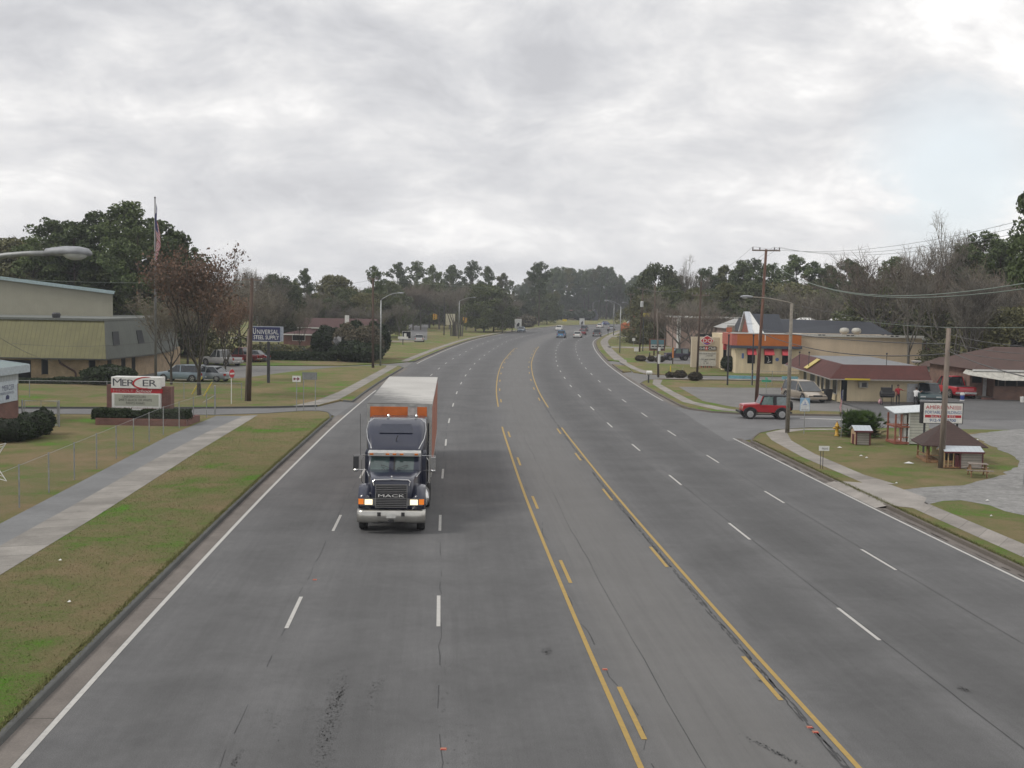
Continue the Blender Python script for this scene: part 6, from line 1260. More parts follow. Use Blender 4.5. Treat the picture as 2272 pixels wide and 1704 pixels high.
# --- road signs on the left
def post(t, h, r=.03, mat=GALV, x=0): return part(t, 'post', mat, lambda b: b.tube([(x, 0, 0), (x, 0, h)], r, 6))
x, y = G('C', 435, 1385); z1_, z0_ = AT('C', 432, 1083, y)[1], AT('C', 432, 1133, y)[1]; t = thing('road_sign', 'small white sign with a dark right arrow and red letters on a thin post', 'road sign', (x, y, .1)); post(t, z1_-.1); bx(t, 'panel', WHT, -.30, .30, -.05, -.035, z0_-.1, z1_-.1)
part(t, 'arrow', pm('dark red paint', (.16, .02, .04), .6), lambda b: b.prism_y([(-.22, (z0_+z1_)/2-.18), (-.1, (z0_+z1_)/2-.18), (-.1, (z0_+z1_)/2-.13), (.05, (z0_+z1_)/2-.13), (.05, (z0_+z1_)/2-.24), (.24, (z0_+z1_)/2-.1), (.05, (z0_+z1_)/2+.04), (.05, (z0_+z1_)/2-.07), (-.1, (z0_+z1_)/2-.07), (-.1, (z0_+z1_)/2-.02), (-.22, (z0_+z1_)/2-.02)], -.056, -.05))
x, y = G('C', 541, 1385); z1_, z0_ = AT('C', 541, 1055, y)[1], AT('C', 541, 1115, y)[1]; xa = AT('C', 482, 1080, y)[0]-x; xb = AT('C', 603, 1080, y)[0]-x
t = thing('road_sign', 'wide grey sign seen from the back on two thin posts', 'road sign', (x, y, .1)); post(t, z1_-.1, x=xa+.1); post(t, z1_-.1, x=xb-.12); bx(t, 'panel', pm('grey sign back', (.19, .20, .20), .5, .2), xa, xb, -.02, 0.0, z0_-.1, z1_-.1)
x, y = G('B', 1893, 440); zc_ = AT('B', 1899, 180, y)[1]; t = thing('road_sign', 'red sign with a white bar seen edgewise on a white post', 'road sign', (x, y, .1), R_(68)); post(t, zc_-.1+.35, mat=WHT, r=.035)
part(t, 'panel', REDP, lambda b: b.lathe([(.33, -.06), (.33, -.04)], 12, 0, (0, 0, zc_-.1), 'y')); bx(t, 'bar', WHT, -.27, .27, -.072, -.06, zc_-.16, zc_-.04)
# --- square white board
x, y = G('S', 985, 745); t = thing('billboard', 'square cream board on a dark post before the cluster of trunks', 'sign', (x, y, .1)); zt1 = AT('C', 1690, 580, y)[1]; zb1 = AT('C', 1690, 670, y)[1]; xa = AT('C', 1655, 620, y)[0]-x; xb = AT('C', 1735, 620, y)[0]-x; zp_ = AT('C', 1640, 445, y)[1]
part(t, 'pole', DKM, lambda b: b.tube([(0, 0, 0), (0, 0, zp_)], .13, 8)); bx(t, 'board', pm('cream board', (.52, .49, .38), .6), xa, xb, -.1, .1, zb1, zt1); bx(t, 'bracket', DKM, -.05, xa+.1, -.05, .05, zb1+.7, zb1+.8); bx(t, 'seam', pm('board seam', (.3, .28, .22), .7), (xa+xb)/2-.02, (xa+xb)/2+.02, -.108, -.1, zb1, zt1); bx(t, 'seam', pm('board seam', (.3, .28, .22), .7), xa, xb, -.108, -.1, zb1+.68, zb1+.73)
# --- traffic signals far left
for (k_, px_, py_), lb in ((('C', 1563, 600), 'yellow traffic signal left of the square cream board'), (('C', 1808, 628), 'yellow traffic signal right of the square cream board')):
    Yt = 300; x, z = AT(k_, px_, py_, Yt); t = thing('traffic_signal', lb, 'traffic signal', (x, Yt, z), 0, 'yellow traffic signals on a span wire'); part(t, 'housing', pm('signal yellow', (.42, .25, .03), .5), lambda b: [b.box(-.38, .38, -.25, .2, -.75, .75), b.box(-.2, .7, .2, .5, -.6, .6)])
    for zz in (.48, 0, -.48): part(t, 'lens', REDL if zz > 0 else BLKP, lambda b: b.lathe([(.13, -.30), (.15, -.25)], 10, 0, (0, 0, zz), 'y'))
    part(t, 'hanger', DKM, lambda b: b.tube([(0, 0, .75), (0, 0, 1.6)], .04, 4))
a_ = AT('C', 1400, 560, 300); b_2 = AT('C', 2050, 590, 300); wire((a_[0], 300, a_[1]), (b_2[0], 300, b_2[1]), .3, 'span wire carrying the two yellow traffic signals', .03)
for (px_, py_), lb in (((1655, 0), ''),): pass
# cluster of trunks (multi-stemmed tree)
x, y = G('S', 1013, 747); t = thing('tree', 'cluster of pale straight trunks below the square cream board', 'tree', (x, y, 0)); rr = random.Random(5)
part(t, 'trunk', GREY_B, lambda b: [b.tube([(dx_, rr.uniform(-1, 1), 0), (dx_*1.25+rr.uniform(-.3, .3), 0, 3.2), (dx_*2.1, rr.uniform(-1, 1), 6+rr.uniform(-1, 1))], [.2, .16, .05], 6) for dx_ in (-1.3, -.9, -.55, -.15, .2, .5, .9, 1.3)])
q = KIND['bare3'][1]; o = bpy.data.objects.new('crown', q); COL.objects.link(o); o.parent = t; o.scale = (1.15, 1.15, 1.0)
# --- brick house left
def gable_house(name, label, x, y, w_, d, h, rise, wallm, roofm, rz=0, over=.4, wins=(), door=None, z0=.1, hip=False):
    t = thing(name, label, 'house', (x, y, z0), rz); bx(t, 'wall', wallm, -w_/2, w_/2, 0, d, 0, h)
    inset = d*.45 if hip else 0
    def rf(b):
        A = [(-w_/2-over, -over, h), (w_/2+over, -over, h), (w_/2+over, d+over, h), (-w_/2-over, d+over, h)]; i = [b.v(p) for p in A]; r1, r2 = b.v((-w_/2-over+inset, d/2, h+rise)), b.v((w_/2+over-inset, d/2, h+rise))
        b.f((i[0], i[1], r2, r1)); b.f((i[2], i[3], r1, r2)); b.f((i[1], i[2], r2)); b.f((i[3], i[0], r1)); b.f(i[::-1])
    rf_ = part(t, 'roof', roofm, rf); part(t, 'eave', WHT, lambda b: b.box(-w_/2-over-.03, w_/2+over+.03, -over-.05, -over+.0, h-.16, h+.03))
    for wx, wz, ww, wh in wins: f = bx(t, 'window', WHT, wx-ww/2-.06, wx+ww/2+.06, -.04, -.003, wz-.06, wz+wh+.06); bx(f, 'pane', DARKG, wx-ww/2, wx+ww/2, -.055, -.04, wz, wz+wh)
    if door: f = bx(t, 'door', WHT, door-.45, door+.45, -.05, -.003, 0, 2.05)
    return t, rf_
RS = shingle('red brown shingle', (.10, .04, .036)); RS2 = shingle('dark red shingle', (.075, .032, .032))
Yh = 190; xa = AT('C', 330, 740, Yh)[0]; xb = AT('C', 625, 740, Yh)[0]; ze_ = AT('C', 450, 742, Yh)[1]; gable_house('brick_house', 'low red brick house with a white eave behind the dark hedges', (xa+xb)/2, Yh, xb-xa, 9, ze_-.1, AT('C', 450, 690, Yh+4)[1]-ze_, RBRICK, RS2, wins=((-.5, 1.2, 2, .9), (4.2, 1.2, 1.6, .9)), hip=True)
Yh = 212; xa = AT('C', 465, 660, Yh)[0]; xb = AT('C', 1050, 660, Yh)[0]; ze_ = AT('C', 700, 690, Yh)[1]; t, rf_ = gable_house('brick_house', 'larger house with a big red roof behind the low brick house', (xa+xb)/2, Yh, xb-xa, 11, ze_-.1, AT('C', 700, 612, Yh+5)[1]-ze_, RBRICK, shingle('big red shingle', (.07, .032, .03)), wins=((9, 1.2, 1.5, 1.2), (13, 1.2, 1.5, 1.2)))
xw = AT('C', 835, 650, Yh)[0]-(xa+xb)/2; bx(rf_, 'chimney', WHT, xw-.35, xw+.35, 1.5, 2.3, ze_, ze_+2.2)
# hedges along the left car park
for (a_, b_2, yt, Yd), lb, hh in (((205, 740, 900, 152), 'long dark clipped hedge in front of the brick house', 2.2),):
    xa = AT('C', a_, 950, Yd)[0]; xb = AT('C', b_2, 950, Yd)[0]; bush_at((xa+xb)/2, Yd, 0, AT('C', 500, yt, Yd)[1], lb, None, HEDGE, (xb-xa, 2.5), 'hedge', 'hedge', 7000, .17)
for i, (ox, top, w_, Yd, km) in enumerate(((240, 830, 1.3, 160, OLIVE), (330, 840, 1.3, 163, BROWN), (430, 850, 1.3, 162, HEDGE), (530, 850, 1.3, 164, BROWN), (620, 845, 1.2, 163, OLIVE), (700, 860, 1.0, 160, BROWN))):
    x, z = AT('C', ox, top, Yd); bush_at(x, Yd, 3.4*w_, z, ('first', 'second', 'third', 'fourth', 'fifth', 'sixth')[i]+' loose shrub from the left in the scrub behind the long dark hedge', 'scrub behind the long hedge', km, n=4000, card=.18, name='wild_shrub', cat='shrub')
x, z = AT('C', 690, 682, 158); bush_at(x, 158, 2.3, z, 'tall round dark shrub in front of the brick house', None, HEDGE, n=6000, card=.17, name='evergreen_shrub', cat='shrub')
for ox, top, R, Yd, lb, km in ((850, 665, 1.9, 155, 'tall dark shrub left of the yellow guy guard', BROWN), (905, 640, 2.3, 157, 'tallest dark shrub behind the yellow guy guard', HEDGE), (975, 690, 2.2, 153, 'dark shrub between the yellow guy guard and the tall dark pole', BROWN), (1035, 680, 1.9, 155, 'dark shrub right behind the tall dark pole', BROWN), (1085, 650, 2.0, 160, 'dark shrub behind the first left street lamp', HEDGE), (880, 800, 2.6, 151, 'low dark shrub at the foot of the yellow guy guard', HEDGE), (1000, 820, 2.4, 150, 'low dark shrub at the foot of the tall dark pole', HEDGE)):
    x, z = AT('C', ox, top, Yd); bush_at(x, Yd, R, z, lb, 'shrubs by the tall dark pole', km, n=5200, card=.17, name='evergreen_shrub', cat='shrub')
x, z = AT('C', 780, 725, 150); t = thing('tarpaulin', 'pale crumpled tarpaulin hung between the shrubs by the brick house', 'tarpaulin', (x, 150, 0))
def tarp(b):
    ids = {}; rr = random.Random(4)
    for i in range(9):
        for j in range(9): ids[i, j] = b.v((-.55+i*.14+rr.gauss(0, .08)-.2*math.sin(j*.7), rr.gauss(0, .15), z-.6-j*(z-2.4)/8+rr.gauss(0, .08)))
    for i in range(8):
        for j in range(8):
            if (i, j) not in ((7, 0), (6, 0), (0, 7), (0, 6), (7, 7)): b.f((ids[i, j], ids[i+1, j], ids[i+1, j+1], ids[i, j+1]))
part(t, 'sheet', pm('pale tarp', (.22, .22, .23), .6, var=.2), tarp, True)
x, y = G('C', 1305, 835); t = thing('mailbox', 'white mailbox and newspaper tubes beside the back road', 'mailbox', (x, y, .1)); part(t, 'post', DKM, lambda b: b.tube([(0, 0, 0), (0, 0, 1.4)], .08, 6)); bx(t, 'box', WHT, -.9, .9, -.3, .3, 1.1, 1.5); bx(t, 'box', WHT, .2, .6, -.3, .3, 1.5, 2.1)
# white low signs / objects on the far verge
for (k_, bx0, by0, bx1, by1), lb, col in ((('D', 155, 620, 210, 700), 'white roadside sign with a dark mark by the oncoming car', WHT), (('D', 685, 615, 725, 668), 'white roadside sign in the middle above the dark traffic', WHT), (('L', 555, 925, 635, 965), 'low white board on the far verge below the fourth lamp', WHT), (('L', 750, 925, 830, 970), 'low yellow board on the far verge', YEL)):
    Yd = {155: 322, 685: 405, 555: 470, 750: 480}[bx0]; xa, za = AT(k_, bx0, by0, Yd); xb, zb = AT(k_, bx1, by1, Yd); t = thing('roadside_sign', lb, 'sign', ((xa+xb)/2, Yd, .1)); h = (xb-xa)/2
    bx(t, 'panel', col, -h, h, -.1, .1, max(.5, zb), za); part(t, 'post', GALV, lambda b: [b.tube([(-h*.7, 0, 0), (-h*.7, 0, zb+.2)], .06, 5), b.tube([(h*.7, 0, 0), (h*.7, 0, zb+.2)], .06, 5)])
    if bx0 in (155, 685): part(t, 'mark', DKM, lambda b: b.prism_y([(-h*.4, za-1.6), (h*.1, za-1.0), (h*.45, za-1.2), (h*.3, za-2.2), (-h*.1, za-2.0), (-h*.35, za-2.6)], -.12, -.1))
for (px_, py_), R, H_, lb in ((('D', 110, 690), 2.8, 4, 'brown rounded shrub left of the white sign by the oncoming car'), (('D', 255, 688), 2.4, 3.4, 'brown rounded shrub right of the white sign by the oncoming car')) if False else []: pass
for k_, px_, py_, R, H_, lb, km in (('D', 110, 695, 3.2, 5.2, 'brown rounded shrub left of the white sign by the oncoming car', BROWN), ('D', 255, 688, 3.0, 4.0, 'brown rounded shrub right of the white sign by the oncoming car', BROWN), ('D', 690, 628, 5.5, 5.0, 'dark round bush left of centre before the low far building', HEDGE), ('D', 730, 626, 5.0, 5.0, 'dark round bush before the low far building', HEDGE), ('D', 545, 628, 5.0, 5.0, 'dark round bush right of the fourth left street lamp', HEDGE)):
    x, y = G(k_, px_, py_); y = min(y, 560); x = AT(k_, px_, py_, y)[0]; bush_at(x, y, R, H_, lb, 'round bushes near the bend', km, n=1500, card=.4, name='round_bush')
Yf = 566; xa, zt1 = AT('L', 830, 745, Yf); xb = AT('L', 1325, 745, Yf)[0]; t = thing('low_building', 'long low building with a dull red roof beyond the bend', 'building', ((xa+xb)/2, Yf, 0)); h = (xb-xa)/2; bx(t, 'wall', pm('dirty cream wall', (.36, .32, .25), .8), -h, h, 0, 14, 0, zt1-2.2); part(t, 'roof', RS, lambda b: b.hexa([(-h-1, -1, zt1-2.2), (h+1, -1, zt1-2.2), (h+1, 15, zt1-2.2), (-h-1, 15, zt1-2.2)], [(-h, 5, zt1), (h, 5, zt1), (h, 9, zt1), (-h, 9, zt1)])); bx(t, 'white_panel', WHT, -h, -h*.1, -.1, 0, 1.5, zt1-3.0)
xa, zt1 = AT('L', 1325, 745, Yf-4); xb = AT('L', 1420, 745, Yf-4)[0]; t = thing('shed', 'dark blue gabled shed at the right end of the low far building', 'shed', ((xa+xb)/2, Yf-4, 0)); h = (xb-xa)/2; part(t, 'wall', pm('slate wall', (.10, .10, .13), .8), lambda b: b.prism_y([(-h, 0), (h, 0), (h, zt1-2.5), (0, zt1), (-h, zt1-2.5)], 0, 8)); part(t, 'roof', DKM, lambda b: b.prism_y([(-h-.5, zt1-2.9), (0, zt1+.02), (h+.5, zt1-2.9), (h+.5, zt1-2.6), (0, zt1+.4), (-h-.5, zt1-2.6)], -.4, 8.4))
# ------------------------------------------------------------------ right side: restaurant, store, yard
def PXW(k, Y):
    return (lambda x, y=850: AT(k, x, y, Y)[0]), (lambda y, x=None, k=k: AT(k, x if x is not None else {'I': 1300, 'F': 1500, 'D': 1700, 'P': 1000, 'H': 1400}[k], y, Y)[1])
def wood(n, c): return pm(n, c, .8, var=.25, scale=9, bmp=.2)
TREAT = wood('treated timber', (.25, .14, .07)); GREYW = wood('greyed timber', (.20, .165, .14)); MAROON = pm('maroon trim', (.10, .02, .025), .5); 
def lap(name, col, pitch=.14):
    if name in _M: return _M[name]
    m, t, b = new_mat(name); v = objco(t); s = nn(t, 'ShaderNodeSeparateXYZ'); t.links.new(v, s.inputs[0])
    fr = mth(t, 'FRACT', mth(t, 'DIVIDE', s.outputs[2], pitch)); ln = mth(t, 'LESS_THAN', fr, .14); n = noise(t, v, 2.5, 6)
    t.links.new(mixc(t, ln, ramp(t, n, [(.3, tuple(x*.85 for x in col)), (.7, tuple(x*1.08 for x in col))]), tuple(x*.35 for x in col)), b.inputs['Base Color']); bump(t, b, fr, .5, .02); b.inputs['Roughness'].default_value = .6; _M[name] = m; return m
SIDW = lap('white lap siding', (.50, .49, .45), .17); SIDG = lap('grey lap siding', (.30, .275, .25), .14); METR = ribbed('pale metal roofing', (.42, .46, .50), 4, .01, .35, 0, .2, .08, .1, .8)
# --- brown roofed store
A_, B_, C_, D_ = (28.25, 99.2), (35.6, 99.2), (37.2, 120), (29.9, 120); ze_, zt_ = 2.2, 3.36
t = thing('store', 'low cream store with a red brown mansard roof behind the red off-roader', 'building', (A_[0], A_[1], ZL)); L_ = lambda p, z=0: (p[0]-A_[0], p[1]-A_[1], z)
VP = ribbed('cream vertical panelling', (.64, .54, .36), 2.2, .01, .7, 0, 0, .07, .03, .8)
part(t, 'wall', VP, lambda b: b.prism([L_(A_)[:2], L_(B_)[:2], L_(C_)[:2], L_(D_)[:2]], 0, 2.55))
E_ = [(27.1, 98.1), (35.75, 98.15), (35.85, 99.8), (28.6, 121)]; 
BR = shingle('brown mansard shingle', (.085, .028, .024))
part(t, 'mansard_front', BR, lambda b: b.hexa([L_((27.1, 98.1), ze_-ZL), L_((35.75, 98.1), ze_-ZL), L_((35.75, 99), ze_-ZL), L_((28, 99), ze_-ZL)], [L_((28.45, 99.5), zt_-ZL), L_((35.75, 99.5), zt_-ZL), L_((35.75, 99.8), zt_-ZL), L_((28.65, 99.8), zt_-ZL)]))
part(t, 'mansard_side', BR, lambda b: b.hexa([L_((27.09, 98.11), ze_-ZL), L_((28.0, 99), ze_-ZL), L_((29.7, 121), ze_-ZL), L_((28.7, 121.5), ze_-ZL)], [L_((28.44, 99.51), zt_-ZL), L_((28.75, 99.8), zt_-ZL), L_((30.3, 120), zt_-ZL), L_((30.0, 120.5), zt_-ZL)]))
part(t, 'fascia', pm('grey fascia', (.30, .28, .26), .6), lambda b: b.prism([L_((27.05, 98.05))[:2], L_((35.8, 98.05))[:2], L_((35.8, 99.15))[:2], L_((28.2, 99.15))[:2], L_((29.8, 121))[:2], L_((28.65, 121.5))[:2]], ze_-ZL-.09, ze_-ZL-.004))
part(t, 'roof', pm('grey roof membrane', (.15, .155, .165), .6, var=.1, scale=1.5), lambda b: b.prism([L_((28.6, 99.75))[:2], L_((35.7, 99.75))[:2], L_((37.2, 120))[:2], L_((30.2, 120))[:2]], zt_-ZL-.4, zt_-ZL-.12))
X, Z = PXW('I', 99.1); lx = lambda x: X(x)-A_[0]; lz = lambda y: Z(y)-ZL
ac = bx(t, 'air_conditioner', pm('ac casing', (.36, .35, .31), .5), lx(1402), lx(1490), -.42, .05, lz(825), lz(765)); bx(ac, 'ac_grille', DKM, lx(1425), lx(1475), -.43, -.42, lz(818), lz(775))
d_ = bx(t, 'door', pm('white door', (.55, .56, .57), .5), lx(1905), lx(2015), -.04, .0, .05, lz(778)); part(d_, 'handle', CHR, lambda b: b.ell((lx(1920), -.07, .95), (.04, .04, .04), 8))
bx(t, 'yellow_strip', YEL, lx(1225), lx(1480), -1.17, -1.14, lz(752)+.07, lz(738)+.09)
part(t, 'step_slab', CONC_R, lambda b: b.box(.3, 7.4, -.75, 0, -.02, .12))
# side windows along the left wall
dv = Vector((D_[0]-A_[0], D_[1]-A_[1], 0)); 
def sidew(f0, f1, z0, z1, name='window', m=DARKG):
    a_ = dv*f0; b_2 = dv*f1; fr = part(t, name, WHT, lambda b: b.hexa([(a_.x-.05, a_.y, z0-.07), (a_.x, a_.y, z0-.07), (b_2.x, b_2.y, z0-.07), (b_2.x-.05, b_2.y, z0-.07)], [(a_.x-.05, a_.y, z1+.05), (a_.x, a_.y, z1+.05), (b_2.x, b_2.y, z1+.05), (b_2.x-.05, b_2.y, z1+.05)]))
    c, d = dv*(f0+.006), dv*(f1-.006); part(fr, 'pane', m, lambda b: b.hexa([(c.x-.07, c.y, z0), (c.x-.05, c.y, z0), (d.x-.05, d.y, z0), (d.x-.07, d.y, z0)], [(c.x-.07, c.y, z1), (c.x-.05, c.y, z1), (d.x-.05, d.y, z1), (d.x-.07, d.y, z1)]))
for f0, f1, z0 in ((.05, .14, .65), (.20, .30, .55), (.34, .40, .55), (.44, .50, .15), (.56, .68, .6), (.78, .86, .6)): sidew(f0, f1, z0, 1.95)
bx(t, 'door', DARKG, .12, .62, -.03, .0, .05, 1.95)
q = lambda f, g: Vector(L_((27.1, 98.1), ze_-ZL)).lerp(Vector(L_((28.7, 121.5), ze_-ZL)), f).lerp(Vector(L_((28.45, 99.5), zt_-ZL)).lerp(Vector(L_((30.0, 120.5), zt_-ZL)), f), g)
o_ = Vector((-.05, -.02, .06)); part(t, 'roof_sign', pm('yellow roof board', (.50, .40, .12), .6), lambda b: b.hexa([q(.55, .12)+o_, q(.47, .12)+o_, q(.47, .12)+o_*2, q(.55, .12)+o_*2], [q(.50, .92)+o_, q(.42, .92)+o_, q(.42, .92)+o_*2, q(.50, .92)+o_*2]))
part(t, 'satellite_dish', WHT, lambda b: b.lathe([(.01, 0), (.3, .06), (.45, .18), (.46, .19)], 14, 0, (lx(2020), .8, zt_+.1)))
for fx in (840, 940, 1755): part(t, 'vent_pipe', DKM, lambda b: [b.tube([(X(fx, 600)-A_[0]+.3, 2.5, zt_-.4), (X(fx, 600)-A_[0]+.3, 2.5, zt_+.75)], .03, 5), b.ell((X(fx, 600)-A_[0]+.3, 2.5, zt_+.8), (.09, .09, .09), 8)])
# --- things by the store
x, y = G('I', 1092, 965, ZL); t = thing('trash_bin', 'black wheeled bin between the tan minivan and the store', 'bin', (x, y, ZL)); part(t, 'body', BLKP, lambda b: b.hexa([(-.24, -.24, .05), (.24, -.24, .05), (.24, .24, .05), (-.24, .24, .05)], [(-.33, -.30, .95), (.33, -.30, .95), (.33, .34, .95), (-.33, .34, .95)])); bx(t, 'lid', BLKP, -.35, .35, -.33, .38, .95, 1.03, bevel=.02)
for s in (-1, 1): part(t, 'wheel', RUB, lambda b: b.lathe([(.1, -.03), (.1, .03)], 12, 0, (s*.25, .28, .1), 'x'))
GY = 97.0; X, Z = PXW('I', GY)
t = thing('barbecue_smoker', 'black barrel smoker on legs against the cream store wall', 'barbecue', (X(1700), GY, ZL)); bw_ = (X(1790)-X(1650))/2
part(t, 'barrel', BLKP, lambda b: b.lathe([(.26, -bw_), (.30, -bw_+.04), (.30, bw_-.04), (.26, bw_)], 16, 0, (0, 0, .95), 'x'), True); part(t, 'firebox', BLKP, lambda b: b.box(-bw_+.1, .35, -.28, .28, 1.12, 1.50)); part(t, 'shelf', DKM, lambda b: b.box(-bw_, bw_, -.5, -.3, .80, .84)); part(t, 'chimney', BLKP, lambda b: b.tube([(bw_-.2, 0, 1.2), (bw_-.2, 0, 1.75)], .06, 8))
for sx in (-1, 1):
    for sy in (-.22, .22): part(t, 'leg', DKM, lambda b: b.tube([(sx*(bw_-.15), sy, .9), (sx*(bw_-.12), sy, 0)], .03, 5))
x, y = G('I', 1625, 998, ZL); t = thing('plastic_bag', 'small pink and white bag beside the legs of the smoker', 'bag', (x, y, ZL)); part(t, 'bag', pm('pinkish plastic', (.50, .30, .33), .5, var=.2), lambda b: b.ell((0, 0, .2), (.18, .13, .22), 10, jit=.1), True)
part(t, 'knot', pm('pinkish plastic', (.50, .30, .33), .5), lambda b: b.ell((0, 0, .45), (.05, .05, .06), 6), True)
# --- people: one skinned body each
SKIN = pm('skin', (.22, .12, .08), .6, var=.05); HAIR = pm('dark hair', (.015, .012, .01), .8)
def person(name, label, loc, rz, J, shirt, pants, H, sleeve=.5, vest=None):
    """J: joint positions in metres for a 1.75 m body"""
    t = thing(name, label, 'person', loc, rz); k = H/1.75
    V = []; E = []; Rr = []
    def ch(pts, rad, root=None):
        prev = root
        for p, r in zip(pts, rad):
            V.append(tuple(c*k for c in p)); Rr.append(r*k)
            if prev is not None: E.append((prev, len(V)-1))
            prev = len(V)-1
        return prev
    pel = ch([J['pelvis']], [.145]); ch_ = ch([J['waist'], J['chest'], J['neck0']], [.135, .165, .09], pel); nk = ch([J['neck'], J['head0']], [.055, .06], ch_); ch([J['head'], J['top']], [.098, .075], nk)
    cidx = pel+2
    for s in 'LR':
        ch([J['hip'+s], J['knee'+s], J['ank'+s]], [.095, .062, .045], pel); ch([J['toe'+s]], [.04], len(V)-1)
        w_ = ch([J['sh'+s], J['elb'+s], J['wri'+s]], [.062, .045, .03], cidx)
        wv = Vector(J['wri'+s]); dr = (wv-Vector(J['elb'+s])).normalized(); pal = ch([wv+dr*.07], [.034], w_)
        sd = dr.cross(Vector((0, 0, 1))); sd = sd.normalized() if sd.length > .1 else Vector((0, 1, 0)); dn = Vector((0, 0, -1)) if abs(dr.z) < .8 else Vector((0, -1, 0))
        for i, ln in enumerate((.075, .088, .082, .062)):
            b0 = wv+dr*.10+sd*(-.030+.02*i); ch([b0, b0+dr*ln*.5+dn*.01, b0+dr*ln*.85+dn*.035], [.010, .009, .008], pal)
        b0 = wv+dr*.05-sd*.035; ch([b0, b0-sd*.02+dr*.03, b0-sd*.022+dr*.06+dn*.015], [.012, .010, .009], w_)
    me = bpy.data.meshes.new('b'); me.from_pydata(V, E, []); o = bpy.data.objects.new('b', me); COL.objects.link(o); sk = o.modifiers.new('s', 'SKIN'); sb = o.modifiers.new('u', 'SUBSURF'); sb.levels = 1; sb.render_levels = 1
    ly = me.skin_vertices[0].data
    for i, r in enumerate(Rr): ly[i].radius = (r, r); ly[i].use_root = (i == 0)
    bpy.context.view_layer.update(); m2 = bpy.data.meshes.new_from_object(o.evaluated_get(bpy.context.evaluated_depsgraph_get())); bpy.data.objects.remove(o)
    m2.materials.clear()
    for m in (SKIN, shirt, pants, BLKP): m2.materials.append(m)
    hz = J['pelvis'][2]*k; nz = J['neck'][2]*k
    wr = [Vector(J['wri'+s])*k for s in 'LR']; el = [Vector(J['elb'+s])*k for s in 'LR']
    for p in m2.polygons:
        c = p.center
        if c.z > nz-.01: p.material_index = 0
        elif min((c-w_).length for w_ in wr) < .2*k or (sleeve < 1 and min((c-(w_.lerp(e, .5))).length for w_, e in zip(wr, el)) < .13*k): p.material_index = 0
        elif c.z > hz-.02: p.material_index = 1
        elif c.z > .09*k: p.material_index = 2
        else: p.material_index = 3
        p.use_smooth = True
    b = bpy.data.objects.new('body', m2); COL.objects.link(b); b.parent = t
    h = Vector(J['head'])*k; tp = Vector(J['top'])*k; fw = Vector(J.get('face', (0, -1, 0)))
    part(t, 'hair', HAIR, lambda b_: b_.ell(tuple(h+Vector((0, 0, .05*k))-fw*.02), (.108*k, .115*k, .10*k), 12), True)
    fc = h+fw*.088*k; sdv = fw.cross(Vector((0, 0, 1)))
    part(t, 'face', SKIN, lambda b_: [b_.ell(tuple(fc+Vector((0, 0, -.02*k))-fw*.02), (.06*k, .06*k, .075*k), 10), b_.ell(tuple(fc+fw*.05*k+Vector((0, 0, -.015))), (.014, .018, .022), 6)], True)
    for s in (-1, 1): part(t, 'eye', BLKP, lambda b_: b_.ell(tuple(fc+fw*.037*k+sdv*s*.028+Vector((0, 0, .012))), (.009, .009, .007), 6)); part(t, 'ear', SKIN, lambda b_: b_.ell(tuple(h+sdv*s*.10*k), (.02, .02, .03), 6))
    part(t, 'mouth', pm('lip', (.2, .07, .06), .5), lambda b_: b_.ell(tuple(fc+fw*.038*k+Vector((0, 0, -.06*k))), (.022, .01, .006), 6))
    return t
base = dict(pelvis=(0, 0, .95), waist=(0, 0, 1.08), chest=(0, 0, 1.28), neck0=(0, 0, 1.42), neck=(0, 0, 1.48), head0=(0, -.01, 1.54), head=(0, -.02, 1.62), top=(0, -.01, 1.70),
            hipL=(-.09, 0, .88), kneeL=(-.11, -.02, .48), ankL=(-.12, 0, .08), toeL=(-.13, -.15, .04), hipR=(.09, 0, .88), kneeR=(.11, -.02, .48), ankR=(.12, 0, .08), toeR=(.13, -.15, .04),
            shL=(-.19, 0, 1.38), elbL=(-.26, -.02, 1.10), wriL=(-.26, -.16, .90), shR=(.19, 0, 1.38), elbR=(.38, -.06, 1.26), wriR=(.60, -.10, 1.24))
X, Z = PXW('I', 98.0)
person('person', 'person in a red t-shirt and dark trousers standing behind the smoker, arm held out', (X(1800), 97.75, ZL), 0, base, pm('red t-shirt', (.30, .015, .025), .8), pm('dark jeans', (.02, .022, .03), .8), 1.70)
b2 = dict(base); b2.update(pelvis=(0, 0, .94), waist=(0, .02, 1.07), chest=(.02, .09, 1.25), neck0=(.03, .13, 1.38), neck=(.03, .15, 1.43), head0=(.03, .17, 1.48), head=(.04, .20, 1.56), top=(.04, .22, 1.64), shL=(-.17, .1, 1.34), shR=(.21, .1, 1.34), elbL=(-.2, .28, 1.18), wriL=(-.08, .45, 1.2), elbR=(.30, .28, 1.2), wriR=(.42, .42, 1.3), toeL=(-.13, .15, .04), toeR=(.13, .15, .04), face=(.3, .95, 0))
person('person', 'person in a white top and black trousers leaning in at the dark green pickup', (X(1905), 95.9, ZL), R_(-20), b2, pm('white top', (.58, .58, .58), .8), pm('black trousers', (.015, .015, .018), .8), 1.70)

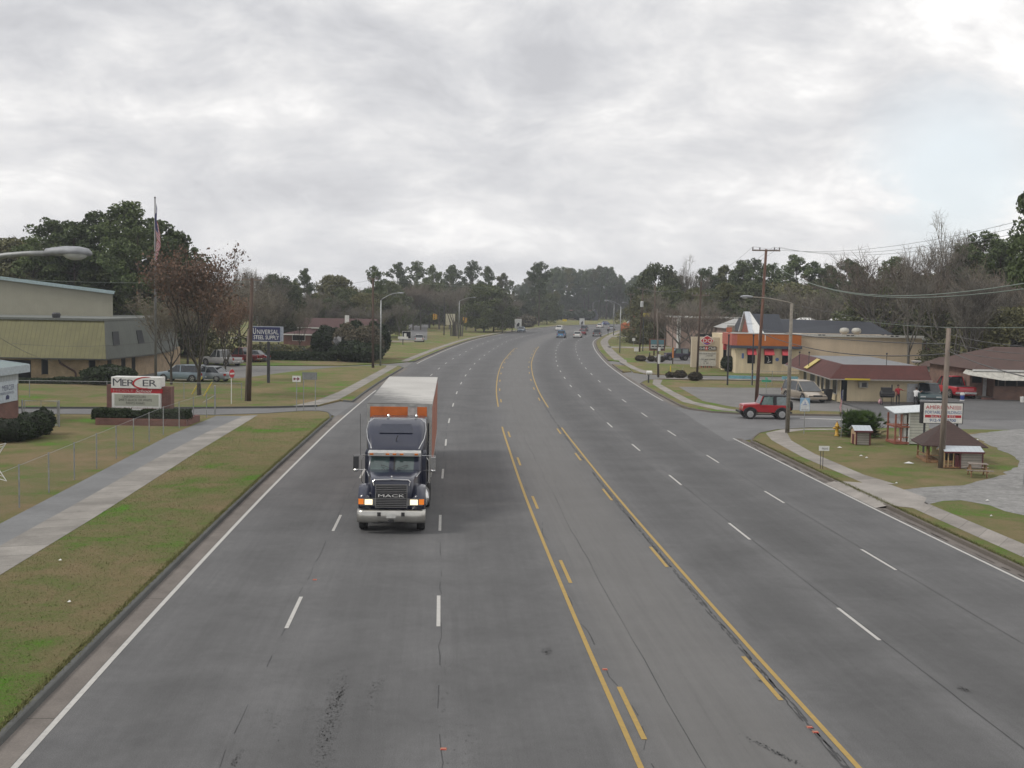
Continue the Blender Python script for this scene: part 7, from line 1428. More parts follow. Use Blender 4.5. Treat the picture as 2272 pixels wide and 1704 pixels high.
# --- restaurant with orange fascia
Yr = 140; X, Z = PXW('I', Yr); xa = X(140); xb = X(790); xc = X(2060); zb_ = lambda y, x=460: Z(y, x)
t = thing('restaurant', 'cream restaurant with an orange fascia, red awnings and a dark blue roof', 'building', (xa, Yr, ZL)); w1 = xb-xa; w2 = xc-xa; xr0 = xa
EX = lambda p, y=500, k=146: AT('I', p, y, k)[0]-xr0
part(t, 'wall', CREAM, lambda b: b.prism([(0, 0), (w1, 0), (w1, .6), (w1, 16), (-.2, 16), (0, 10)], 0, 4.6-ZL))
BE = pm('beige wall', (.56, .45, .33), .85, var=.08, scale=.8, streak=True)
part(t, 'side_wall', BE, lambda b: b.prism([(w1+.002, .62), (w2, .9), (w2, 16), (w1+.002, 16)], 0, 4.75-ZL))
OR = pm('orange fascia', (.40, .11, .012), .5, var=.08, scale=.7)
part(t, 'fascia', OR, lambda b: b.box(.02, w1+.05, -.45, .35, zb_(402)-ZL, zb_(283)-ZL)); part(t, 'fascia_side', pm('pinkish fascia end', (.42, .11, .08), .5), lambda b: b.box(-.62, .018, -.44, 6, zb_(402)-ZL, zb_(283)-ZL))
bx(t, 'fascia_band', pm('slate band', (.045, .06, .09), .5), -.7, w1+.15, -.55, .38, zb_(428)-ZL, zb_(403)-ZL); bx(t, 'coping', WHT, -.65, w1+.12, -.5, .5, zb_(281)-ZL, zb_(272)-ZL)
for f in (362, 425): bx(t, 'fascia_joint', WHT, X(f)-xa-.05, X(f)-xa+.05, -.458, -.45, zb_(350)-ZL, zb_(283)-ZL)
bx(t, 'parapet', pm('white parapet', (.50, .49, .46), .6), w1, w2+.1, .5, .8, 4.7-ZL, 5.0-ZL)
for f in (1000, 1040, 1290, 1335, 1740, 1790): bx(t, 'scupper', DKM, X(f)-xa-.18, X(f)-xa+.18, .48, .497, 4.84-ZL, 4.96-ZL)
BLR = ribbed('dark blue metal roof', (.028, .033, .045), 2.5, .03, .5, 0, .2, .1, .1, .7)
r0, r1 = X(300)-xa, X(1760)-xa; zr0, zr1 = 5.0-ZL, AT('I', 900, 128, 147)[1]-ZL
part(t, 'blue_roof', BLR, lambda b: b.hexa([(r0, 4, zr0), (r1+1.2, 4, zr0), (r1+1.2, 13, zr0), (r0, 13, zr0)], [(r0+.3, 7, zr1), (r1-.9, 7, zr1-.25), (r1-.9, 10, zr1-.25), (r0+.3, 10, zr1)]))
for f in (1290, 1415): part(t, 'roof_fan', pm('vent white', (.42, .41, .37), .5), lambda b: b.lathe([(.32, 0), (.34, .45), (.55, .5), (.6, .75), (.5, 1.0), (.2, 1.1)], 12, 0, (X(f)-xa, 2.2, 4.7-ZL)), True)
# white A-frame gable
gz0, gz1 = 5.0-ZL, AT('I', 262, 52, 144)[1]-ZL; gx_ = AT('I', 262, 100, 144)[0]-xa
def afr(b):
    for s in (-1, 1): b.hexa([(gx_-.35, 4+s*3.2-.22, gz0), (gx_+.25, 4+s*3.2-.22, gz0), (gx_+.25, 4+s*3.2+.22, gz0), (gx_-.35, 4+s*3.2+.22, gz0)], [(gx_-.35, 4+s*.12-.22, gz1), (gx_+.25, 4+s*.12-.22, gz1), (gx_+.25, 4+s*.12+.22, gz1), (gx_-.35, 4+s*.12+.22, gz1)])
a = part(t, 'gable_frame', pm('pale gable metal', (.46, .49, .53), .4), afr)
part(a, 'gable_board', WHT, lambda b: b.hexa([(gx_+.3, .5, gz0), (gx_+1.5, .5, gz0), (gx_+1.5, .7, gz0), (gx_+.3, .7, gz0)], [(gx_-.25, 3.9, gz1), (gx_+.35, 3.9, gz1), (gx_+.35, 4.1, gz1), (gx_-.25, 4.1, gz1)])); part(a, 'lattice', pm('brick lattice', (.22, .07, .05), .7), lambda b: b.prism_x([(1.6, gz0), (6.4, gz0), (4, gz1-.6)], gx_-.1, gx_))
part(t, 'gable_roof', BLR, lambda b: b.prism_x([(.9, gz0), (7.1, gz0), (4, gz1-.25)], gx_+.3, gx_+4))
for a_, b_2, art in ((258, 335, 0), (432, 515, 1), (612, 690, 0)):
    f = bx(t, 'window', DARKG, X(a_)-xa, X(b_2)-xa, -.03, 0, zb_(585)-ZL, zb_(440)-ZL)
    part(t, 'awning', pm('red awning', (.42, .04, .05), .7, var=.1), lambda b: b.hexa([(X(a_)-xa-.08, -.75, zb_(495)-ZL), (X(b_2)-xa+.08, -.75, zb_(495)-ZL), (X(b_2)-xa+.08, 0, zb_(495)-ZL), (X(a_)-xa-.08, 0, zb_(495)-ZL)], [(X(a_)-xa-.08, -.12, zb_(432)-ZL), (X(b_2)-xa+.08, -.12, zb_(432)-ZL), (X(b_2)-xa+.08, 0, zb_(432)-ZL), (X(a_)-xa-.08, 0, zb_(432)-ZL)]))
    if art: part(f, 'window_art', WHT, lambda b: b.tube([(X(452)-xa, -.04, zb_(510)-ZL), (X(470)-xa, -.04, zb_(515)-ZL), (X(478)-xa, -.04, zb_(545)-ZL), (X(462)-xa, -.04, zb_(575)-ZL), (X(498)-xa, -.04, zb_(560)-ZL)], .045, 4))
bx(t, 'blue_notice', pm('notice blue', (.10, .17, .40), .5), X(200)-xa, X(222)-xa, -.02, 0, zb_(535)-ZL, zb_(482)-ZL); part(t, 'blue_notice', pm('notice blue', (.10, .17, .40), .5), lambda b: b.lathe([(.22, -.02), (.22, 0)], 12, 0, (X(563)-xa, 0, zb_(540)-ZL), 'y'))
part(t, 'stone_column', brick('rough stone', (.22, .20, .17), (.32, .29, .25), (.16, .15, .13), 2.6), lambda b: b.box(EX(75, 500, 143), EX(130, 500, 143), 3, 4.4, 0, zb_(205)-ZL)); bx(t, 'entry_wall', CREAM, EX(16), EX(75), 6, 7, 0, zb_(430)-ZL)
for a_ in (16, 88): bx(t, 'awning', pm('red awning', (.42, .04, .05), .7), EX(a_), EX(a_+42), 5.3, 5.99, zb_(465)-ZL, zb_(400)-ZL); bx(t, 'window', DARKG, EX(a_+5), EX(a_+36), 5.96, 5.99, zb_(560)-ZL, zb_(470)-ZL)
bx(t, 'entry_fascia', pm('orange red fascia', (.40, .12, .06), .5), EX(45, 500, 143), EX(100, 500, 143), 2.9, 2.99, zb_(275)-ZL, zb_(225)-ZL)
BLUEK = pm('light blue kerb paint', (.16, .36, .42), .6, var=.15, scale=3)
x0b, y0b = G('I', 75, 735, ZL); x1b, _ = G('I', 355, 735, ZL); x2b, _ = G('I', 590, 735, ZL); x3b, _ = G('I', 735, 735, ZL)
t = thing('blue_barrier', 'low light blue painted kerb wall in front of the restaurant', 'kerb wall', (x0b, y0b, ZL)); bx(t, 'wall', BLUEK, 0, x1b-x0b, -.15, .15, 0, .32); bx(t, 'wall', BLUEK, x2b-x0b, x3b-x0b, -.15, .15, 0, .32)
for px_, lb in ((1613.9, 'thin black post left of the restaurant windows'), (1668.4, 'thin black post in front of the restaurant window awning')):
    x, y = G('S', px_, 857); z = AT('S', px_, 745, y)[1]; t = thing('lamp_post', lb, 'lamp post', (x, y, 0), 0, 'thin black posts by the restaurant'); part(t, 'pole', DKM, lambda b: b.tube([(0, 0, 0), (0, 0, z)], [.09, .075], 8)); part(t, 'cap', DKM, lambda b: b.lathe([(.09, 0), (.12, .1), (.02, .2)], 8, 0, (0, 0, z)))
P4 = [(25.9, 118.5), (27.8, 118.6), (31.5, 118.8), (35.5, 119)]; P4 = [(G('I', 300, 815)[0], 118.5), (G('I', 525, 825)[0], 118.3), (G('I', 525, 825)[0]+5, 118.6)]
fence('chain_link_fence', 'short chain link fence on the grass before the restaurant drive', P4, 1.5, 0)
x, y = G('S', 1699, 888); z = AT('I', 465, 760, y)[1]; t = thing('street_name_sign', 'green street name sign behind the red off-roader', 'street sign', (x, y, ZL)); post(t, z-ZL+.1); bx(t, 'blade', pm('sign green', (.05, .30, .18), .5), -.42, .42, -.03, -.01, z-ZL-.12, z-ZL+.1); bx(t, 'blade', pm('sign green', (.05, .30, .18), .5), -.012, .012, -.42, .42, z-ZL+.11, z-ZL+.3)
# --- diamond sign wall
Ys = 151; X, Z = PXW('D', Ys); xa = X(1603); xb = X(1850); zt_ = Z(766); t = thing('restaurant_sign', 'cream sign wall with a red diamond logo, a black name panel and a letter board', 'sign', (xa, Ys, ZL)); w_ = xb-xa; l = lambda x: X(x)-xa; lz = lambda y: Z(y)-ZL
bx(t, 'wall', pm('pale sign wall', (.50, .43, .33), .8, var=.08), 0, w_, 0, .8, 0, zt_-ZL, bevel=.03)
cx, cz = l(1727), lz(795); rw, rh = (l(1785)-l(1670))/2, (lz(752)-lz(838))/2
def lens(k, n=10):
    P = []
    for i in range(4*n):
        a = 2*math.pi*i/(4*n); c, s = math.cos(a), math.sin(a); r = 1/(abs(c)**1.25+abs(s)**1.25)**(1/1.25); P.append((cx+c*r*rw*k, cz+s*r*rh*k*1.0))
    return P
part(t, 'logo_border', WHT, lambda b: b.prism_y(lens(1.0), -.10, -.003)); lg = part(t, 'logo', REDP, lambda b: b.prism_y(lens(.88), -.12, -.101)); text('D', rw*.55, rh*.72, cx-rw*.32, cz, -.14, WHT, t, bold=.01); text('Q', rw*.62, rh*.82, cx+rw*.36, cz-rh*.04, -.14, WHT, t, bold=.01)
part(lg, 'blue_swoosh', pm('swoosh blue', (.08, .10, .40), .5), lambda b: b.poly([(cx-rw*.62, -.124, cz-rh*.42), (cx+rw*.1, -.124, cz-rh*.50), (cx+rw*.45, -.124, cz-rh*.40), (cx+rw*.05, -.124, cz-rh*.72), (cx-rw*.25, -.124, cz-rh*.66)]))
bx(t, 'name_panel', BLKT, l(1655), l(1805), -.08, -.003, lz(873), lz(842)); bx(t, 'name_panel_red', REDP, l(1712), l(1735), -.085, -.081, lz(873), lz(842)); text('Grill', l(1710)-l(1668), .33, l(1688), lz(858), -.09, WHT, t, bold=.03); text('Chill', l(1798)-l(1740), .36, l(1768), lz(858), -.09, WHT, t, bold=.03); text('&', .28, .28, l(1723), lz(858), -.09, WHT, t)
bx(t, 'letter_board', pm('letter board', (.50, .50, .47), .4), l(1660), l(1805), -.08, -.003, lz(1002), lz(886))
for s__, w__, yy, xx in (('TRY OUR HOLIDAY', 138, 902, 1733), ('SAUCER', 55, 918, 1752), ('DOUBLE CHEESE', 118, 948, 1740), ('FOR', 24, 963, 1716), ('2  99', 40, 981, 1722)): text(s__, l(1000+w__)-l(1000), .17, l(xx), lz(yy), -.085, BLKT, t, bold=.02)
for i in range(6): bx(t, 'base_tile', (REDP, BLKT)[i % 2], l(1683+i*16), l(1691+i*16), -.03, -.003, lz(1018), lz(1005))
# --- clipped bushes along the entrance
for i, (a_, b_2, yb, yt, lb) in enumerate(((1140, 1235, 965, 915, 'clipped dark bush farthest left in the row beside the dark purple off-roader'), (1243, 1303, 967, 918, 'second clipped bush in the row beside the dark purple off-roader'), (1300, 1385, 972, 925, 'third clipped bush, touching the nose of the dark purple off-roader'), (1393, 1462, 1103, 1050, 'clipped bush behind the upright yellow guard'), (1460, 1565, 1106, 1038, 'widest clipped bush behind the slanting yellow guard'), (1578, 1692, 1125, 1052, 'clipped bush round the foot of the dark brown pole'))):
    x, y = G('D', (a_+b_2)/2, yb, ZL); R = (AT('D', b_2, yb, y)[0]-AT('D', a_, yb, y)[0])/2; h = AT('D', a_, yt, y)[1]-ZL; bush_at(x, y+R*.5, R, h, lb, 'clipped bushes along the entrance', leafmat('purplish clipped leaves', (.075, .066, .052), .35), n=1600, card=.09)
x, y = G('I', 92, 665, ZL); bush_at(x, y, 1.25, 2.0, 'dark round shrub at the left corner of the restaurant', None, HEDGE, n=1800, card=.12); x, y = G('D', 1895, 1045, ZL)
# framed board, yellow board, small signs
x, y = G('S', 1457, 806); y = 172; X, Z = PXW('D', y); t = thing('business_sign', 'brown framed board with a teal top behind two dark poles', 'sign', (X(1320), y, ZL)); h = (X(1385)-X(1255))/2; bx(t, 'frame', wood('brown frame', (.16, .07, .045)), -h, h, -.1, .1, Z(885)-ZL, Z(788)-ZL); bx(t, 'panel', pm('teal panel', (.07, .17, .20), .5), -h+.2, h-.2, -.13, -.1, Z(832)-ZL, Z(796)-ZL)
bx(t, 'panel', pm('pale panel', (.40, .41, .38), .5), -h+.2, h-.2, -.13, -.1, Z(866)-ZL, Z(834)-ZL); bx(t, 'dark_panel', BLKT, -h+.2, h-.2, -.135, -.1, Z(874)-ZL, Z(866.5)-ZL); part(t, 'post', DKM, lambda b: [b.tube([(-h+.1, 0, 0), (-h+.1, 0, 1)], .08, 6), b.tube([(h-.1, 0, 0), (h-.1, 0, 1)], .08, 6)])
for i in range(4): part(t, 'lettering', BLKT, lambda b: b.box(-h+.35+i*(h*.45), -h+.35+i*(h*.45)+h*.33, -.138, -.131, Z(855)-ZL, Z(845)-ZL))
y = 200; X, Z = PXW('D', y); t = thing('business_sign', 'yellow rectangular board on a dark pole above the pale transformer pole', 'sign', (X(1229), y, ZL)); h = (X(1258)-X(1200))/2; bx(t, 'board', pm('mustard board', (.36, .30, .05), .6), -h, h, -.15, .15, Z(607)-ZL, Z(578)-ZL); bx(t, 'lower_trim', DKM, -h, h, -.12, .12, Z(614)-ZL, Z(608)-ZL); part(t, 'pole', DKM, lambda b: b.tube([(-h+.1, .3, 0), (-h+.1, .3, Z(578)-ZL)], .1, 6))
for (a_, b_2, t_0, b_0, pb), lb in (((1115, 1139, 785, 808, 840), 'small white square sign left of the brown framed board'), ((1130, 1166, 866, 893, 915), 'small white low sign left of the clipped bushes')):
    x, y = G('D', (a_+b_2)/2, pb, ZL); X, Z = PXW('D', y); t = thing('small_sign', lb, 'sign', (x, y, ZL)); h = (X(b_2)-X(a_))/2; bx(t, 'panel', WHT, -h, h, -.03, .03, Z(b_0)-ZL, Z(t_0)-ZL); part(t, 'post', GALV, lambda b: b.tube([(0, .05, 0), (0, .05, Z(t_0)-ZL)], .04, 5))
x, y = G('D', 1249, 1140, ZL); X, Z = PXW('D', y); t = thing('mailbox', 'white mailbox on a dark post at the entrance drive', 'mailbox', (x, y, ZL)); part(t, 'post', DKM, lambda b: b.box(-.07, .07, -.07, .07, 0, Z(1080)-ZL)); h = (X(1278)-X(1232))/2; part(t, 'box', WHT, lambda b: b.lathe([(.2, -h), (.22, -h+.02), (.22, h-.02), (.2, h)], 12, 0, (.05, 0, Z(1066)-ZL), 'x'))
x, y = G('D', 918, 752, ZL); t = thing('mailbox', 'dark mailbox on the far verge beside the grey pickup', 'mailbox', (x, y, ZL)); part(t, 'post', DKM, lambda b: b.box(-.07, .07, -.07, .07, 0, 1.1)); part(t, 'box', BLKP, lambda b: b.box(-.25, .25, -.4, .4, 1.1, 1.6))
y = 330; X, Z = PXW('D', y); t = thing('roadside_stand', 'red and white roadside stand heaped with orange things behind the transformer pole', 'stand', (X(1195), y, ZL)); bx(t, 'back_board', WHT, -1.2, 2.0, .5, .8, 0, 6.5); bx(t, 'red_board', REDP, -3.2, -1.2, .3, .6, 1, 6.2); part(t, 'heap', pm('orange brown heap', (.30, .09, .03), .8, var=.4, scale=2), lambda b: [b.ell((-5+i*1.6, 0, 1.2), (1.4, 1.2, 1.8), 8, jit=.15) for i in range(6)])
# long flat building behind
Yb = 215; X, Z = PXW('D', Yb); xa = X(1482); xb = X(2110); t = thing('flat_building', 'long low building with a pale flat roof edge behind bare trees', 'building', (xa, Yb, ZL)); bx(t, 'wall', pm('pinkish wall', (.30, .22, .19), .85, var=.2, scale=1), 0, xb-xa, 0, 18, 0, Z(612)-ZL); bx(t, 'roof_edge', WHT, -.6, xb-xa, -.6, 18, Z(612)-ZL, Z(603)-ZL); bx(t, 'corner_post', WHT, -.1, .5, -.5, .1, 0, Z(612)-ZL)
for i in range(6): bx(t, 'window', DARKG, 4+i*6.5, 6.5+i*6.5, -.05, 0, 1.2, 2.8)
Yb = 175; X, Z = PXW('D', Yb); xa = X(1880); t = thing('shed_building', 'small pale roofed building behind the left end of the restaurant', 'building', (xa, Yb, ZL)); bx(t, 'wall', pm('pinkish wall', (.30, .22, .19), .85), 0, 9, 0, 8, 0, Z(690)-ZL); part(t, 'roof', pm('pale corrugated roof', (.34, .34, .33), .6, var=.2), lambda b: b.hexa([(-.5, -.5, Z(690)-ZL), (9.5, -.5, Z(690)-ZL), (9.5, 8.5, Z(690)-ZL), (-.5, 8.5, Z(690)-ZL)], [(2, 3.5, Z(615)-ZL), (9, 3.5, Z(615)-ZL), (9, 4.5, Z(615)-ZL), (2, 4.5, Z(615)-ZL)]))
Yb = 190; X, Z = PXW('I', Yb)
for a_, b_2, yy, lb in ((820, 980, 125, 'white roof edge peeping over the middle of the blue roof'), (1225, 1820, 110, 'long pale roof peeping over the right half of the blue roof')):
    t = thing('far_roof', lb, 'building', (X(a_), Yb, ZL)); w_ = X(b_2)-X(a_); zt_ = AT('I', (a_+b_2)/2, yy, Yb)[1]; bx(t, 'wall', pm('pale wall', (.32, .32, .30), .8), 0, w_, 0, 8, 0, zt_-.8); part(t, 'roof', WHT, lambda b: b.hexa([(-.3, -.3, zt_-.8), (w_+.3, -.3, zt_-.8), (w_+.3, 8.3, zt_-.8), (-.3, 8.3, zt_-.8)], [(.6, 3, zt_), (w_-.6, 3, zt_), (w_-.6, 5, zt_), (.6, 5, zt_)]))

# --- brick house at the right edge
Yk = 105; X, Z = PXW('P', Yk); x0 = X(1215); t = thing('brick_house', 'brick house with a hipped brown roof and white porch awning at the right edge', 'house', (x0, Yk, ZL)); lx = lambda x: X(x)-x0; lz = lambda y: Z(y)-ZL
bx(t, 'wall', DBRICK, 0, 16, 0, 12, 0, 2.7); bx(t, 'porch_wall', DBRICK, lx(1005), -.01, 1.6, 12, 0, 2.7); bx(t, 'door', pm('white door', (.55, .56, .57), .5), lx(1168), lx(1212), 1.54, 1.6, .1, lz(1325)); bx(t, 'window', DARKG, lx(1030), lx(1150), 1.56, 1.6, lz(1392), lz(1315)); bx(t, 'step', CONC_R, lx(1030), lx(1215), .6, 1.6, 0, .22); bx(t, 'step', RBRICK, lx(1090), lx(1230), 0, .6, 0, .14)
for a_, b_2 in ((1228, 1262), (1275, 1345), (1360, 1490), (1505, 1620), (1640, 1760)): bx(t, 'window', DARKG, lx(a_), lx(b_2), -.03, 0, 1.25, 2.15)
for a_ in (1268, 1352, 1497, 1630): bx(t, 'mullion', pm('mullion brown', (.10, .08, .065), .6), lx(a_)-.04, lx(a_)+.04, -.05, -.031, 1.2, 2.2)
part(t, 'awning', pm('mossy white awning', (.42, .41, .37), .6, var=.22, scale=2.5), lambda b: [b.hexa([(lx(1240), -1.4, lz(1333)), (14, -1.4, lz(1333)), (14, 0, lz(1333)+.02), (lx(1240), 0, lz(1333)+.02)], [(lx(1330), -.3, 2.62), (14, -.3, 2.62), (14, 0, 2.68), (lx(1330), 0, 2.68)]), b.hexa([(lx(845), -1.2, lz(1240)-.28), (lx(1238), -1.4, lz(1333)), (lx(1238), 1.5, lz(1333)+.1), (lx(905), 1.5, lz(1240)-.25)], [(lx(945), -.2, 2.62), (lx(1325), -.3, 2.62), (lx(1325), 1.5, 2.68), (lx(945), 1.5, 2.68)])])
rz0 = 2.75; part(t, 'roof', shingle('hip roof shingle', (.075, .042, .034)), lambda b: b.hexa([(lx(930), -.4, rz0), (17, -.4, rz0), (17, 12.6, rz0), (lx(930), 12.6, rz0)], [(lx(1540), 5.9, lz(1000)+.3), (11, 5.9, lz(1000)+.3), (11, 6.3, lz(1000)+.3), (lx(1540), 6.3, lz(1000)+.3)])); bx(t, 'gutter', WHT, lx(930)-.05, 17, -.5, -.405, rz0-.14, rz0+.02)
x, y = G('P', 982, 1528, ZL); t = thing('trash_bin', 'green wheeled bin beside the red pickup', 'bin', (x, y, ZL)); part(t, 'body', pm('bin green', (.05, .14, .10), .6), lambda b: b.hexa([(-.24, -.24, .05), (.24, -.24, .05), (.24, .24, .05), (-.24, .24, .05)], [(-.33, -.30, .95), (.33, -.30, .95), (.33, .34, .95), (-.33, .34, .95)])); bx(t, 'lid', pm('bin green', (.05, .14, .10), .6), -.35, .35, -.33, .38, .95, 1.03)
for i in range(4): x, y = G('P', 1025+i*24, 1512, ZL+.2); t = thing('flower_pot', ('leftmost', 'second', 'third', 'rightmost')[i]+' of the four dark plants on the porch step of the brick house', 'plant pot', (x, y, ZL+.2), 0, 'plants on the porch step'); part(t, 'pot', DKM, lambda b: b.lathe([(.1, 0), (.14, .2)], 10, 0)); o = bpy.data.objects.new('foliage', bush(i, .17, .4, HEDGE, 160, .06)); COL.objects.link(o); o.parent = t; o.location.z = .15
x, y = G('P', 1537, 1618, ZL); t = thing('bucket', 'white bucket at the foot of the brick house wall on the right edge', 'bucket', (x, y, ZL)); part(t, 'body', WHT, lambda b: b.lathe([(.17, 0), (.21, .5), (.2, .5)], 12, 0)); part(t, 'handle', GALV, lambda b: b.tube([(-.2, 0, .48), (0, -.12, .55), (.2, 0, .48)], .012, 4))
x, y = G('P', 800, 1600, ZL); t = thing('water_jug', 'blue and white jug standing behind the red pickup', 'jug', (x, y, ZL)); part(t, 'body', pm('jug blue', (.03, .06, .28), .4), lambda b: b.lathe([(.16, 0), (.19, .4), (.16, .52)], 12, 0)); part(t, 'lid', WHT, lambda b: b.lathe([(.2, .52), (.2, .68), (.1, .72)], 12, 0)); part(t, 'base', WHT, lambda b: b.lathe([(.2, -.0), (.2, .1)], 12, 0))
Yk = 117.5; X, Z = PXW('P', Yk); t = thing('board_fence', 'brown wooden board fence between the store and the red pickup', 'fence', (X(345), Yk, ZL)); w_ = X(640)-X(345); zt_ = Z(1250)-ZL; part(t, 'boards', wood('fence boards', (.13, .075, .035)), lambda b: [b.box(i*w_/16+.01, (i+1)*w_/16-.01, -.02, .02, .03, zt_+random.uniform(-.04, .04)) for i in range(16)]); part(t, 'rail', wood('fence boards', (.13, .075, .035)), lambda b: [b.box(0, w_, .02, .08, .4, .5), b.box(0, w_, .02, .08, zt_-.5, zt_-.4)])
Yk = 120; X, Z = PXW('P', Yk); x0 = X(625); t = thing('garage', 'grey green garage with a white door behind the red pickup', 'garage', (x0, Yk, ZL)); w_ = X(1010)-x0; zt_ = Z(1215)-ZL; bx(t, 'wall', pm('grey green wall', (.17, .20, .19), .8, var=.15), 0, w_, 0, 7, 0, zt_); part(t, 'roof', shingle('garage shingle', (.09, .06, .05)), lambda b: b.hexa([(-.4, -.4, zt_), (w_+.4, -.4, zt_), (w_+.4, 7.4, zt_), (-.4, 7.4, zt_)], [(.6, 3.3, zt_+1.1), (w_-.6, 3.3, zt_+1.1), (w_-.6, 3.7, zt_+1.1), (.6, 3.7, zt_+1.1)])); bx(t, 'door', WHT, X(780)-x0, X(905)-x0, -.04, 0, 0, Z(1290)-ZL)
Yk = 150; X, Z = PXW('P', Yk); x0 = X(300); t = thing('mobile_home', 'grey mobile home with dark red shutters behind the short brown pole', 'mobile home', (x0, Yk, ZL)); w_ = X(600)-x0; bx(t, 'wall', pm('grey home siding', (.20, .18, .17), .8, var=.15), 0, w_, 0, 10, 0, Z(865)-ZL); bx(t, 'roof', WHT, -.2, w_+.2, -.2, 10, Z(865)-ZL, Z(850)-ZL); 
for a_ in (330, 380): bx(t, 'shutter', MAROON, X(a_)-x0, X(a_+24)-x0, -.04, 0, Z(1010)-ZL, Z(880)-ZL)

# --- portable buildings on show
Yg = 60.9; gcx, gz = AT('F', 1565, 712, Yg+1.2); t = thing('play_house', 'small cream play house under a wide brown pyramid roof', 'play house', (gcx+.05, Yg, ZL+.006), R_(-7)); e = 1.69
zE = AT('F', 1500, 915, Yg)[1]-ZL; zA = gz-ZL
part(t, 'roof', shingle('play house shingle', (.06, .036, .032)), lambda b: [b.poly([(-e, -.35, zE), (e, -.35, zE), (e*.0+.02, e*.85, zA)]), b.poly([(e, -.35, zE), (e, 2.3, zE), (.02, e*.85, zA)]), b.poly([(e, 2.3, zE), (-e, 2.3, zE), (.02, e*.85, zA)]), b.poly([(-e, 2.3, zE), (-e, -.35, zE), (.02, e*.85, zA)]), b.box(-e, e, -.35, 2.3, zE-.05, zE-.001)])
part(t, 'deck', TREAT, lambda b: b.box(-1.42, 1.42, -.2, 2.1, 0, .12)); part(t, 'wall', pm('cream boards', (.50, .44, .26), .8, var=.1), lambda b: [b.box(-.62, -.42, 0, .06, .12, zE), b.box(.28, 1.3, 0, .06, .12, zE), b.box(-.42, .28, 0, .06, .98, zE), b.box(-.62, -.56, .06, 2.0, .12, zE), b.box(1.24, 1.3, .06, 2.0, .12, zE), b.box(-.62, 1.3, 1.96, 2.02, .12, zE)])

for x_ in (-.68, 1.27): part(t, 'corner_trim', BLKT, lambda b: b.box(x_, x_+.07, -.03, .03, .12, zE))
part(t, 'doorway', BLKT, lambda b: b.box(-.42, .28, .08, .12, .12, .98)); part(t, 'shutter', WHT, lambda b: b.box(-.44, -.40, -.03, -.0, .12, 1.0))
for xx, yy in ((-1.36, -.14), (-1.12, .5), (-1.36, 2.0)): part(t, 'post', TREAT, lambda b: b.box(xx-.04, xx+.04, yy-.04, yy+.04, .12, zE))
part(t, 'rail', TREAT, lambda b: [b.box(-1.38, -.68, -.16, -.12, .38, .42), b.box(-1.40, -1.36, -.14, 2.0, .38, .42)])
Yn = 58.75; X, Z = PXW('F', Yn); t = thing('dog_kennel', 'grey kennel with a covered porch and pale metal roof in front of the play house', 'kennel', (X(1700), Yn, ZL+.006)); lx = lambda x: X(x)-X(1700); lz = lambda y: Z(y)-ZL; zk = lz(968); xr_ = lx(1882); xl_ = lx(1562)
bx(t, 'wall', SIDG, 0, xr_, 0, .95, .03, zk); [part(t, 'corner_trim', MAROON, lambda b: b.box(x_-.03, x_+.03, -.03, .03, 0, zk)) for x_ in (0, xr_)]; part(t, 'roof', METR, lambda b: b.prism_x([(-.12, zk), (.475, zk+.24), (1.07, zk), (1.07, zk+.03), (.475, zk+.27), (-.12, zk+.03)], xl_, xr_+.04)); part(t, 'roof_trim', MAROON, lambda b: b.box(xl_-.01, xr_+.05, -.15, -.121, zk-.05, zk+.035))
part(t, 'deck', TREAT, lambda b: b.box(xl_+.02, 0, 0, .95, .03, .09)); part(t, 'gable', pm('peach board', (.40, .28, .17), .8), lambda b: b.prism_x([(-.1, zk), (.475, zk+.23), (1.05, zk)], xl_+.03, xl_+.06))
for xx in (lx(1570), lx(1602), lx(1645)): part(t, 'post', pm('pale timber', (.38, .27, .14), .8), lambda b: b.box(xx-.025, xx+.025, 0, .05, .09, zk))
part(t, 'doorway', BLKT, lambda b: b.box(-.05, -.01, .25, .7, .09, .72)); part(t, 'door_trim', MAROON, lambda b: [b.box(-.26, -.05, .02, .06, .09, .70)])
Yn = 68.2; X, Z = PXW('F', Yn); t = thing('dog_house', 'tiny dog house with a pale roof and maroon trim alone on the grass', 'dog house', (X(840), Yn, ZL+.006)); lx = lambda x: X(x)-X(840); zk = Z(808)-ZL; xr_ = lx(952)
bx(t, 'wall', SIDG, 0, xr_, 0, .9, .03, zk); part(t, 'gable', pm('peach board', (.40, .28, .17), .8), lambda b: b.prism_x([(-.02, .03), (.92, .03), (.92, zk), (.45, zk+.24), (-.02, zk)], -.05, -.001)); [part(t, 'corner_trim', MAROON, lambda b: b.box(x_-.04, x_+.04, -.04, 0, 0, zk)) for x_ in (0, xr_)]; part(t, 'roof', METR, lambda b: b.prism_x([(-.14, zk-.02), (.45, zk+.25), (1.04, zk-.02), (1.04, zk+.02), (.45, zk+.29), (-.14, zk+.02)], -.16, xr_+.12)); part(t, 'roof_trim', MAROON, lambda b: b.box(-.17, xr_+.13, -.17, -.141, zk-.08, zk+.025)); part(t, 'doorway', MAROON, lambda b: b.box(-.07, -.051, .22, .62, .03, .62))
Yn = 68.9; X, Z = PXW('F', Yn); t = thing('play_house', 'two storey white play house with red posts and a sloping white roof', 'play house', (X(1270), Yn, ZL+.006)); lx = lambda x: X(x)-X(1270); lz = lambda y: Z(y)-ZL; xr_ = lx(1432); xl_ = lx(1150)
